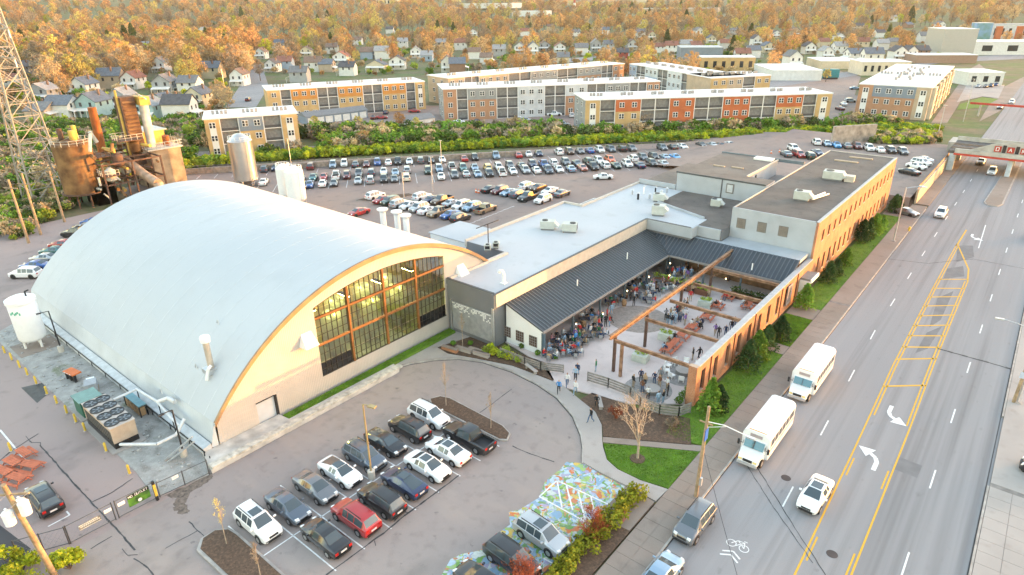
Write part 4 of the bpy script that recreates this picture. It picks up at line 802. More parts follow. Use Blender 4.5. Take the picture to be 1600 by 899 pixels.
def car(kind, colour, loc, rz, label, group=None, rich=True, sunroof=False, z=0, name=None, dirt=None):
    key = (kind, rich)
    if key not in _cm: _cm[key] = car_parts(kind, rich)
    M = _cm[key]; pm = paint(colour)
    e = empty(name or {'sedan': 'parked_sedan', 'coupe': 'parked_coupe', 'suv': 'parked_suv', 'van': 'parked_minivan', 'pickup': 'parked_pickup'}[kind], (loc[0], loc[1], z), rz, label, {'sedan': 'sedan', 'coupe': 'coupe', 'suv': 'SUV', 'van': 'minivan', 'pickup': 'pickup truck'}[kind], group)
    for n, me, t in M['parts']: ob(n, me, pm if t == 'P' else t, parent=e, own=True)
    wx, wr, w0 = M['w']
    for x in wx:
        for s in (-1, 1):
            w = ob('wheel', M['wheel'], TYRE, parent=e, loc=(x, s*(w0-.09), wr), own=True)
            ob('wheel_arch', M['arch'], CTRIM, parent=e, loc=(x, s*(w0-.056), wr+.02), own=True)
            if rich: ob('rim', M['rim'], RIM, parent=w, own=True)
    for s in (-1, 1):
        if rich or kind != 'x':
            p = M['headpos']; h = ob('headlight', M['head'], HLAMP, parent=e, loc=(p[0], s*p[1], p[2]), own=True)
            p = M['tailpos']; ob('tail_light', M['tail'], TLAMP, parent=e, loc=(p[0], s*p[1], p[2]), own=True)
        if rich:
            p = M['mirrorpos']; ob('mirror', M['mirror'], pm, parent=e, loc=(p[0], s*p[1], p[2]), own=True)
    if sunroof: ob('sunroof', MB().box(-.55, -.42, M['roofz']+.012, .32, .42, M['roofz']+.03), CGLASS, parent=e)
    return e
# --- front lot, two rows nose to nose
YS = lambda i: 17.85+2.72*i
up_row = [('suv', 'white', 'white SUV with a dark glass roof, nearest the left mulch island', 1), ('sedan', 'slate', 'dark slate sedan parked right of the white SUV at the left row end', 0), ('sedan', 'grey', 'grey sedan between the slate sedan and the white coupe', 0), ('coupe', 'white', 'white coupe with black glass roof beside the lamp post', 1), ('suv', 'slate', 'slate blue SUV directly behind the lamp post base', 0),
          ('coupe', 'black', 'black coupe between the slate SUV and black SUV in the upper row', 0), ('suv', 'black', 'black SUV showing red tail lights beside the white SUV', 1), ('suv', 'white', 'white SUV beside the mulch island with bare saplings', 0)]
ZP = 0
for i, (k, c, lb, sr) in enumerate(up_row):
    car(k, c, (-41.7+random.uniform(-.15, .15), YS(i)+random.uniform(-.1, .1)), math.pi if i == 6 else 0, lb, sunroof=bool(sr), z=.003)
lo_row = [('sedan', 'black', 'black sedan at the left end of the lower row', 0, 1), ('suv', 'red', 'bright red SUV in the lower parking row', 0, 1), ('suv', 'black', 'black SUV between the red SUV and the navy hatchback', 0, 1), ('coupe', 'navy', 'dark navy fastback right of the lamp post base', 1, 1), ('sedan', 'white', 'white sedan with black grille facing the road in the lower row', 1, 0), ('sedan', 'white', 'white sedan with its rear to the road beside the pickup', 1, 1), ('pickup', 'black', 'black pickup truck with empty bed at the mulch island', 0, 1)]
for i, (k, c, lb, sr, back) in enumerate(lo_row):
    car(k, c, (-36.1+random.uniform(-.15, .15), YS(i+1)-.1+random.uniform(-.1, .1)), math.pi if back else 0, lb, sunroof=bool(sr), z=.003)
# --- mural, street and yard cars
car('suv', 'silver', ground(846, 845), math.radians(-4), 'silver SUV with roof rails parked on the painted mural', sunroof=True, z=.009)
car('suv', 'black', (-23.3, 27.9), math.radians(-4), 'black SUV beside the silver SUV on the mural', z=.009)
car('sedan', 'black', (-23.6, 24.9), math.pi, 'black car with red tail lights at the bottom edge on the mural', z=.009)
car('suv', 'grey', ground(1084, 825), math.radians(-91), 'dark grey SUV parked at the kerb below the buses')
car('sedan', 'light blue', ground(1031, 908), math.radians(88), 'blue-grey sedan at the kerb cut by the bottom edge')
car('sedan', 'white', ground(1272, 780), math.radians(-92), 'white sedan with sunroof driving in the lane beside the yellow line', sunroof=True, name='driving_sedan')
car('suv', 'black', (7.9, 65.2), math.radians(180), 'black car with red tail light leaving the driveway at right edge', name='driving_suv')
car('suv', 'white', ground(1469, 338), math.radians(-90), 'white SUV driving on the far road before the lane arrows', name='driving_suv', rich=False)
car('suv', 'white', ground(1549, 272), math.radians(-90), 'white SUV beside the traffic island near the bridge', name='driving_suv', rich=False)
car('sedan', 'white', ground(1532, 256), math.radians(-90), 'white car coming out from under the bridge', name='driving_sedan', rich=False)
car('sedan', 'black', (3.0, 141), math.radians(90), 'dark car at the right edge far down the road', name='driving_sedan', rich=False)
car('sedan', 'grey', ground(1414, 336), math.radians(-20), 'dark grey sedan turning in at the end of the brick block', name='driving_sedan', rich=False)
car('suv', 'black', ground(72, 788), math.radians(180), 'black SUV parked beside the stacked red tables', sunroof=True)
# --- shuttle buses
def bus(loc, rz, label):
    e = empty('shuttle_bus', (*loc, 0), rz, label, 'bus', 'white shuttle buses at the kerb')
    BW = mat('bus_white', (.76, .76, .76), .35, var=.03, coat=.3)
    m = MB(); L0, L1, W, H = -4.9, 2.3, 1.25, 3.0
    prof = [(-W, .45), (-W, 2.55), (-W+.12, 2.85), (-W+.4, H), (W-.4, H), (W-.12, 2.85), (W, 2.55), (W, .45)]
    for a, b in ((L0, L1),):
        P = [(a, y, z) for y, z in prof]+[(b, y, z) for y, z in prof]; n = len(prof)
        m.add(P, [tuple(range(n)), tuple(range(2*n-1, n-1, -1))]+[(i, n+i, n+(i+1)%n, (i+1)%n) for i in range(n)])
    ob('body', m, BW, parent=e)
    m = MB(); hp = [(2.301, .45), (2.301, 2.2), (2.75, 1.42), (3.75, 1.2), (3.98, 1.0), (4.0, .5)]; ws = [1.0, .98, .98, .9, .85, .86]
    P = [(x, -w, z) for (x, z), w in zip(hp, ws)]+[(x, w, z) for (x, z), w in zip(hp, ws)]; n = 6
    m.add(P, [tuple(range(n)), tuple(range(2*n-1, n-1, -1))]+[(i, n+i, n+i+1, i+1) for i in range(n-1)]); ob('cab', m, BW, parent=e)
    m = MB(); m.add([(2.42, -.9, 2.12), (2.42, .9, 2.12), (2.80, .88, 1.46), (2.80, -.88, 1.46)], [(3, 2, 1, 0)]); m.v = [(x+.03, y, z+.02) for x, y, z in m.v]; ob('windscreen', m, mat('bus_glass', (.05, .16, .2), .05, spec=.9, var=0), parent=e)
    ob('windscreen_divider', MB().bar((2.47, 0, 2.15), (2.86, 0, 1.49), .05, .03), CTRIM, parent=e)
    for s in (-1, 1):
        m = MB(); m.box(-4.6, s*1.255-.006, 1.62, 2.0, s*1.255+.006, 2.42); sw = ob('side_glazing', m, CGLASS, parent=e)
        m2 = MB()
        for k in range(6): m2.box(-3.1+k*1.0-.04, s*1.264-.006, 1.6, -3.1+k*1.0+.04, s*1.264+.006, 2.44)
        ob('window_pillars', m2, BW, parent=sw)
        ob('cab_window', MB().box(2.36, s*.985-.01, 1.5, 2.66, s*.985+.01, 1.86), CGLASS, parent=e)
        ob('red_stripe', MB().box(-4.8, s*1.254-.005, 1.18, 2.2, s*1.254+.005, 1.3), mat('stripe_red', (.35, .08, .08), .4), parent=e)
        ob('headlight', MB().box(3.8, s*.66-.16, .78, 4.02, s*.66+.16, .98), mat('bus_headlamp', (.8, .62, .25), .2, var=0), parent=e)
        m = MB(); m.bar((2.6, s*1.0, 1.6), (2.85, s*1.32, 1.75), .04, .04); m.box(2.78, s*1.36-.1, 1.45, 2.86, s*1.36+.1, 2.0); ob('mirror', m, CTRIM, parent=e)
        for x in (-2.8, 3.05):
            w = ob('wheel', MB().tube((x, s*.78, .42), (x, s*1.06, .42), .42, n=18), TYRE, parent=e); ob('rim', MB().tube((x, s*1.062, .42), (x, s*1.075, .42), .23, n=12), RIM, parent=w)
    ob('grille', MB().box(3.9, -.42, .72, 4.015, .42, 1.0), CTRIM, parent=e); ob('bumper', MB().box(3.95, -.9, .42, 4.12, .9, .66), mat('bumper_grey', (.5, .5, .5), .4, .4), parent=e)
    ob('destination_sign', MB().box(2.302, -.55, 2.42, 2.36, .55, 2.72), mat('sign_dim', (.35, .3, .3), .4), parent=e)
    ob('roof_hatch', MB().box(-1.6, -.35, H+.005, -.9, .35, H+.06), BW, parent=e)
    ob('clearance_lamps', MB().box(2.1, -.8, H-.02, 2.16, .8, H+.05), mat('amber', (.6, .3, .03), .4), parent=e)
    return e
b1 = ground(1192, 690); b2 = ground(1265, 592)
bus((-13.65, 53.75), math.radians(-90), 'white shuttle bus nearest the utility pole, in front of the other bus'); bus((-13.55, 67.5), math.radians(-90), 'white shuttle bus parked behind the other bus, by the shrubs')
# --- rear car park
ROWD = math.radians(49.6); FACE = math.radians(-40.4)
def lotcars(crop, items, group, place, start, rz, z=0, back=()):
    for i, (x, y, k, c) in enumerate(items):
        p = ground(crop[0]+x/crop[2], crop[1]+y/crop[2]+2.0, z)
        nm = {'sedan': 'sedan', 'suv': 'SUV', 'pickup': 'pickup truck', 'van': 'minivan', 'coupe': 'coupe'}[k]
        car(k, c, p, rz+(math.pi if (i*7+start) % 3 == 0 else 0)+random.uniform(-.02, .02), '%s %s, %s from the left %s' % (c, nm, ORD[start+i], place), group, rich=False, z=z+.001)
    return start+len(items)
C1, C2, C3, C4, C5 = (390, 215, 6.4), (540, 220, 6.4), (720, 215, 6.4), (900, 200, 6.4), (1200, 190, 4.0)
g, pl = 'cars in the fence row of the rear car park', 'in the row along the fence'
n = lotcars(C1, [(155, 325, 'suv', 'slate'), (265, 310, 'sedan', 'navy'), (405, 305, 'sedan', 'white'), (615, 300, 'suv', 'maroon'), (838, 282, 'suv', 'light blue'), (950, 270, 'suv', 'white'), (1063, 275, 'sedan', 'slate'), (1172, 275, 'sedan', 'maroon'), (1280, 258, 'suv', 'blue'), (1390, 257, 'sedan', 'white'), (1485, 248, 'pickup', 'black')], g, pl, 0, FACE)
n = lotcars(C2, [(640, 215, 'sedan', 'white'), (750, 208, 'suv', 'grey'), (855, 205, 'sedan', 'black'), (965, 197, 'sedan', 'white'), (1185, 187, 'sedan', 'red'), (1290, 177, 'suv', 'black'), (1500, 158, 'pickup', 'light blue')], g, pl, n, FACE)
n = lotcars(C3, [(575, 184, 'sedan', 'red'), (672, 172, 'sedan', 'white'), (778, 167, 'sedan', 'navy'), (978, 153, 'suv', 'white'), (1085, 150, 'suv', 'brown'), (1190, 143, 'sedan', 'grey'), (1290, 138, 'sedan', 'blue'), (1388, 132, 'suv', 'white')], g, pl, n, FACE)
n = lotcars(C4, [(345, 222, 'suv', 'slate'), (455, 218, 'suv', 'black'), (553, 214, 'suv', 'grey'), (860, 207, 'suv', 'slate'), (965, 200, 'sedan', 'black'), (1062, 192, 'sedan', 'white'), (1250, 178, 'sedan', 'black'), (1360, 178, 'sedan', 'silver'), (1445, 182, 'sedan', 'maroon'), (1535, 172, 'sedan', 'white')], g, pl, n, FACE)
g, pl = 'cars in the upper middle row of the rear car park', 'in the upper middle row'
n = lotcars(C1, [(515, 425, 'sedan', 'white'), (640, 408, 'sedan', 'teal'), (745, 402, 'sedan', 'red'), (870, 390, 'pickup', 'white'), (975, 392, 'suv', 'maroon'), (1095, 368, 'pickup', 'grey'), (1220, 362, 'suv', 'slate'), (1343, 348, 'sedan', 'white'), (1458, 357, 'sedan', 'light blue'), (1575, 337, 'suv', 'silver')], g, pl, 0, FACE)
n = lotcars(C2, [(825, 312, 'suv', 'dark green'), (935, 292, 'suv', 'light blue'), (1063, 272, 'pickup', 'silver'), (1175, 282, 'suv', 'teal'), (1290, 277, 'sedan', 'light blue'), (1420, 282, 'suv', 'yellow'), (1530, 275, 'suv', 'white')], g, pl, n, FACE)
n = lotcars(C3, [(490, 290, 'suv', 'grey'), (605, 290, 'sedan', 'slate'), (715, 277, 'suv', 'navy'), (830, 280, 'pickup', 'blue'), (925, 265, 'suv', 'white'), (1048, 257, 'suv', 'grey'), (1160, 267, 'sedan', 'slate'), (1268, 247, 'suv', 'dark green'), (1378, 242, 'suv', 'white'), (1490, 232, 'suv', 'orange')], g, pl, n, FACE)
n = lotcars(C4, [(565, 315, 'suv', 'white'), (665, 305, 'suv', 'slate'), (775, 297, 'suv', 'black'), (885, 300, 'sedan', 'light blue'), (990, 300, 'sedan', 'bright blue')], g, pl, n, FACE)
g, pl = 'cars in the lower middle row of the rear car park', 'in the lower middle row'
n = lotcars(C1, [(145, 455, 'sedan', 'white'), (545, 485, 'sedan', 'black'), (605, 480, 'sedan', 'blue'), (735, 470, 'sedan', 'white'), (848, 464, 'sedan', 'grey'), (1088, 442, 'sedan', 'silver'), (1212, 437, 'suv', 'silver'), (1345, 427, 'suv', 'black'), (1450, 422, 'sedan', 'grey'), (1570, 412, 'suv', 'cream')], g, pl, 0, FACE)
n = lotcars(C2, [(955, 367, 'sedan', 'white'), (1090, 352, 'suv', 'grey'), (1205, 342, 'sedan', 'silver'), (1318, 342, 'sedan', 'light blue'), (1437, 337, 'suv', 'black'), (1560, 325, 'pickup', 'white')], g, pl, n, FACE)
n = lotcars(C3, [(520, 347, 'sedan', 'white'), (645, 337, 'suv', 'silver'), (755, 337, 'sedan', 'white'), (870, 335, 'pickup', 'slate'), (980, 327, 'sedan', 'white'), (1100, 322, 'sedan', 'light blue'), (1215, 312, 'sedan', 'salmon'), (1320, 302, 'pickup', 'black'), (1440, 288, 'suv', 'white'), (1550, 290, 'sedan', 'dark green')], g, pl, n, FACE)
n = lotcars(C4, [(510, 370, 'suv', 'white'), (635, 382, 'sedan', 'navy'), (755, 362, 'suv', 'black'), (875, 367, 'sedan', 'silver')], g, pl, n, FACE)
p = ground(942, 280); car('sedan', 'white', p, math.radians(222), 'white sedan crossing the aisle of the rear car park', rich=False, name='driving_sedan')
YA = math.radians(-90)
g = 'cars in the island rows of the rear car park'
n = lotcars(C2, [(300, 565, 'suv', 'white'), (375, 605, 'sedan', 'red'), (450, 622, 'suv', 'dark green'), (545, 645, 'suv', 'silver'), (640, 662, 'sedan', 'white'), (735, 688, 'suv', 'silver'), (820, 712, 'sedan', 'white'), (935, 732, 'pickup', 'tan'), (1050, 755, 'sedan', 'blue'), (1150, 790, 'suv', 'black')], g, 'in the near island row', 0, YA)
n = lotcars(C2, [(765, 575, 'suv', 'white'), (855, 605, 'sedan', 'navy'), (965, 612, 'pickup', 'brown'), (1060, 640, 'sedan', 'silver'), (1160, 665, 'suv', 'white'), (1265, 680, 'suv', 'light blue'), (1400, 700, 'pickup', 'tan')], g, 'in the second island row', 0, YA)
n = lotcars(C3, [(290, 530, 'sedan', 'black'), (390, 545, 'suv', 'maroon'), (480, 562, 'sedan', 'light blue'), (575, 580, 'suv', 'slate'), (670, 610, 'pickup', 'black'), (820, 635, 'suv', 'white')], g, 'in the third island row', 0, YA)
n = lotcars(C3, [(665, 498, 'suv', 'white'), (775, 512, 'sedan', 'brown'), (890, 545, 'sedan', 'white'), (1010, 572, 'sedan', 'grey')], g, 'in the fourth island row', 0, YA)
car('sedan', 'red', ground(561, 336), YA, 'red sedan just above the hangar ridge', rich=False)
g = 'cars on the upper car park by the railway'
n = lotcars(C5, [(300, 135, 'suv', 'white'), (365, 143, 'sedan', 'light blue'), (425, 152, 'sedan', 'bright blue'), (490, 157, 'sedan', 'grey'), (553, 160, 'suv', 'maroon'), (628, 172, 'suv', 'white'), (695, 182, 'sedan', 'white'), (763, 187, 'suv', 'black'), (838, 195, 'suv', 'grey')], g, 'in the row below the railway wall', 0, math.radians(-62), 1.9)
n = lotcars(C5, [(112, 208, 'sedan', 'slate'), (158, 175, 'suv', 'white'), (190, 213, 'suv', 'red'), (255, 222, 'suv', 'dark green'), (305, 200, 'sedan', 'navy')], g, 'in the cluster behind the gravel roof', 0, math.radians(-50), 1.9)
n = lotcars(C5, [(880, 322, 'sedan', 'black'), (925, 287, 'sedan', 'white'), (955, 266, 'suv', 'white'), (968, 246, 'sedan', 'white')], g, 'in the short row beside the road wall', 0, math.radians(-28), 1.9)
g = 'cars behind the hangar on the left'
for i, (k, c, x, y) in enumerate((('suv', 'white', -119.8, 24.2), ('sedan', 'blue', -122.6, 26.4), ('sedan', 'silver', -125.2, 28.6), ('sedan', 'teal', -127.9, 30.8), ('sedan', 'red', -130.5, 33), ('pickup', 'black', -135.4, 37), ('sedan', 'silver', -138, 39.4), ('sedan', 'blue', -140.6, 41.6))):
    car(k, c, (x, y), math.radians(218), '%s car, %s from the front in the slanted row beside the hangar' % (c, ORD[i]), g, rich=False)
# ================================================================== VEGETATION
def leafmat(name, rgb, var=.35, scale=.8, rough=.75, trans=.18):
    m = mat(name, rgb, rough, var=var, scale=scale, spec=.15)
    nt = m.node_tree; b = nt.nodes['Principled BSDF']; out = nt.nodes['Material Output']
    t = nt.nodes.new('ShaderNodeBsdfTranslucent'); mx = nt.nodes.new('ShaderNodeMixShader'); mx.inputs[0].default_value = trans
    src = b.inputs['Base Color'].links[0].from_socket if b.inputs['Base Color'].links else None
    oi = nt.nodes.new('ShaderNodeObjectInfo'); mr = nt.nodes.new('ShaderNodeMapRange'); mr.inputs[3].default_value = .68; mr.inputs[4].default_value = 1.2; nt.links.new(oi.outputs['Random'], mr.inputs[0])
    sc_ = nt.nodes.new('ShaderNodeVectorMath'); sc_.operation = 'SCALE'; nt.links.new(src, sc_.inputs[0]); nt.links.new(mr.outputs[0], sc_.inputs['Scale']); nt.links.new(sc_.outputs[0], b.inputs['Base Color']); nt.links.new(sc_.outputs[0], t.inputs[0])
    nt.links.new(b.outputs[0], mx.inputs[1]); nt.links.new(t.outputs[0], mx.inputs[2]); nt.links.new(mx.outputs[0], out.inputs[0]); return m
BARK = mat('bark', (.14, .10, .075), .9, var=.3, scale=3); PBARK = mat('pale_bark', (.36, .29, .22), .85, var=.25, scale=3); CONB = mat('conifer_bark', (.10, .07, .05), .9)
BUD = [leafmat('orange_buds', (.60, .38, .16)), leafmat('tan_twigs', (.54, .41, .23)), leafmat('russet_buds', (.52, .29, .12)), leafmat('yellow_green_buds', (.56, .48, .14)), leafmat('grey_twigs', (.37, .30, .21))]
LGREEN = leafmat('spring_green', (.30, .38, .05)); YGREEN = leafmat('yellow_green_leaf', (.42, .46, .03)); DGREEN = leafmat('dark_green_leaf', (.09, .13, .04)); EVERG = leafmat('evergreen_needles', (.05, .10, .03)); HEDGE = leafmat('hedge_leaf', (.32, .33, .03), var=.45, scale=2); REDT = leafmat('red_twigs', (.36, .10, .045))
MGREEN = leafmat('fresh_green_leaf', (.14, .26, .035))
rg = random.Random(21)
def leaf(m, p, s, r):
    a = Vector((r.gauss(0, 1), r.gauss(0, 1), r.gauss(0, 1))); a = a.normalized() if a.length > .01 else Vector((1, 0, 0))
    b = a.orthogonal().normalized(); b = (b*math.cos(r.uniform(0, 6))+a.cross(b)*math.sin(r.uniform(0, 6))).normalized(); c = a.cross(b)
    p = Vector(p); b = b*s; c = c*s*.6
    o = len(m.v); m.v += [tuple(p-b), tuple(p+c), tuple(p+b), tuple(p-c)]; m.f.append((o, o+1, o+2, o+3)); m.mi.append(0)
def crown(n, size, blobs, r, fill=.5):
    """Leaf faces clustered round blob centres: uneven outline, gaps, light and dark clumps."""
    m = MB()
    for i in range(n):
        c, br = blobs[r.randrange(len(blobs))]
        d = Vector((r.gauss(0, 1), r.gauss(0, 1), r.gauss(0, 1))); d.normalize()
        rad = br*(fill+(1-fill)*r.random())*r.uniform(.75, 1.08)
        leaf(m, (c[0]+d.x*rad, c[1]+d.y*rad, c[2]+d.z*rad*.8), size*r.uniform(.5, 1.3), r)
    return m
def treeblobs(h, w, r, nb=11, base=.35):
    out = []
    for i in range(nb):
        t = (i+.5)/nb; z = h*(base+(1-base)*t*.92); prof = math.sin(math.pi*(.18+.78*t))**.7; a = i*2.4+r.uniform(-.4, .4); rr = w*prof*r.uniform(.2, .8)
        out.append(((rr*math.cos(a), rr*math.sin(a), z), w*prof*r.uniform(.26, .52)))
    return out
def limbs(h, w, blobs, tr, r, sides=5):
    m = MB(); top = h*.45; lean = Vector((r.uniform(-.3, .3), r.uniform(-.3, .3), 0))
    m.tube((0, 0, -.3), lean*.5+Vector((0, 0, top*.6)), tr, tr*.75, sides, False); m.tube(lean*.5+Vector((0, 0, top*.6)), lean+Vector((0, 0, h*.78)), tr*.75, tr*.15, sides, False)
    for c, br in blobs:
        z0 = min(c[2]*.62, h*.6); p = lean*(z0/h)+Vector((0, 0, z0)); q = Vector(c); mid = (p+q)/2+Vector((0, 0, -.06*h))
        m.tube(p, mid, tr*.38, tr*.24, 4, False); m.tube(mid, q, tr*.24, tr*.06, 4, False)
        for k in range(6):
            e = q+Vector((r.gauss(0, 1), r.gauss(0, 1), r.gauss(.6, .8)))*br*.8; m.tube(mid.lerp(q, .4+.12*k), e, tr*.13, tr*.04, 3, False)
    return m
TV = []
for v in range(7):
    r = random.Random(100+v); h = [11, 13, 9.5, 12, 14, 10, 12.5][v]; w = [5.0, 5.6, 4.4, 5.2, 5.4, 4.8, 6.0][v]
    bl = treeblobs(h, w, r, 17)
    TV.append((limbs(h, w, bl, .26, r).mesh('trunk'), crown(1400, .27, bl, r, .25).mesh('crown')))
def tree(name, x, y, v, s, mt, bark, label, cat='tree', group=None, z=0, rz=None):
    e = empty(name, (x, y, z), rg.uniform(0, 6.3) if rz is None else rz, label, cat, group); e.scale = (s, s, s*rg.uniform(.9, 1.12))
    ob('trunk', TV[v][0], bark, parent=e, own=True); ob('crown', TV[v][1], mt, parent=e, own=True); return e
def gn_scatter(name, pts, sources, label, cat):
    """One stuff object: copies of the source plants on a cloud of points (position, scale, turn)."""
    col = bpy.data.collections.new(name+'_sources')
    for o in sources: col.objects.link(o)
    me = bpy.data.meshes.new(name); me.from_pydata([p[:3] for p in pts], [], [])
    a = me.attributes.new('scl', 'FLOAT', 'POINT'); a.data.foreach_set('value', [p[3] for p in pts]); b = me.attributes.new('turn', 'FLOAT', 'POINT'); b.data.foreach_set('value', [p[4] for p in pts]); c = me.attributes.new('pick', 'INT', 'POINT'); c.data.foreach_set('value', [int(p[5]) for p in pts])
    o = ob(name, me, None, kind='stuff', label=label, cat=cat)
    ng = bpy.data.node_groups.new(name+'_scatter', 'GeometryNodeTree'); ng.interface.new_socket('Geometry', in_out='INPUT', socket_type='NodeSocketGeometry'); ng.interface.new_socket('Geometry', in_out='OUTPUT', socket_type='NodeSocketGeometry')
    N, L = ng.nodes.new, ng.links.new; gi, go = N('NodeGroupInput'), N('NodeGroupOutput'); ip = N('GeometryNodeInstanceOnPoints'); ci = N('GeometryNodeCollectionInfo'); ci.inputs[0].default_value = col; ci.inputs[1].default_value = True; ci.inputs[2].default_value = True
    def attr(nm, t): q = N('GeometryNodeInputNamedAttribute'); q.data_type = t; q.inputs[0].default_value = nm; return q.outputs[0]
    cx = N('ShaderNodeCombineXYZ'); L(attr('turn', 'FLOAT'), cx.inputs[2]); er = N('FunctionNodeEulerToRotation'); L(cx.outputs[0], er.inputs[0])
    L(gi.outputs[0], ip.inputs['Points']); L(ci.outputs[0], ip.inputs['Instance']); ip.inputs['Pick Instance'].default_value = True; L(attr('pick', 'INT'), ip.inputs['Instance Index']); L(er.outputs[0], ip.inputs['Rotation']); L(attr('scl', 'FLOAT'), ip.inputs['Scale']); L(ip.outputs[0], go.inputs[0])
    md = o.modifiers.new('scatter', 'NODES'); md.node_group = ng; return o
def src(name, meshes_mats):
    """A hidden-away source plant for scattering: several meshes joined into one with material slots."""
    V, F, MI, ms = [], [], [], []
    for me, mt in meshes_mats:
        o = len(V); V += [tuple(v.co) for v in me.vertices]; F += [tuple(o+i for i in p.vertices) for p in me.polygons]; MI += [len(ms)]*len(me.polygons); ms.append(mt)
    me = bpy.data.meshes.new(name); me.from_pydata(V, [], F); me.polygons.foreach_set('material_index', MI)
    for q in ms: me.materials.append(q)
    return bpy.data.objects.new(name, me)
# ---- the wooded town behind: which spots trees may take
BLD = []       # (x, y, radius) kept free of trees; filled by the buildings that follow
_ba = {}
def free(x, y, r=0):
    if _ba.get('n') != len(BLD): _ba['n'] = len(BLD); _ba['a'] = np.array(BLD)
    q = _ba['a']; return not bool((((x-q[:, 0])**2+(y-q[:, 1])**2) <= (q[:, 2]+r)**2).any())
def to_pix(x, y, z):
    q = Vector((x, y, z-CAMH)); d = q.dot(_fw); return (800+FPX*q.dot(_R)/d, 449.5-FPX*q.dot(_U)/d) if d > 1 else (-9999, 0)
def plant_woods():
    r = random.Random(5)
    w_col = [0, 0, 0, 1, 1, 2, 2, 3, 4]
    near, far = [], []
    for i in range(15000):
        d = 205+3200*r.random()**1.75 if i % 3 else 205+600*r.random(); a = AZ+math.pi/2+math.radians(r.uniform(-44, 42)); x, y = d*math.cos(a), d*math.sin(a)
        px, py = to_pix(x, y, hill(x, y))
        if not (-120 < px < 1720) or py > 200: continue
        if d < 900 and x > -19 and x < 10: continue
        if d < 460 and not free(x, y, 2.5): continue
        if 460 <= d < 1700 and not free(x, y, 2): continue
        # thinner where the photo shows open streets and yards
        dens = 1.0
        if 400 < px < 1460 and 56 < py: dens = .42
        if px > 1180 and py > 42: dens = .45
        if px < 400 and py > 105: dens = .7
        if r.random() > dens: continue
        if py > 128 and px > 395: continue
        if py > 178: continue
        if px > 1440 and py > 75: continue
        s = r.uniform(.8, 1.6)*(1+.35*min(1, d/2000))*(.8 if 400 < px and py > 56 else 1)
        (near if d < 620 else far).append((x, y, s, d))
    return near, far
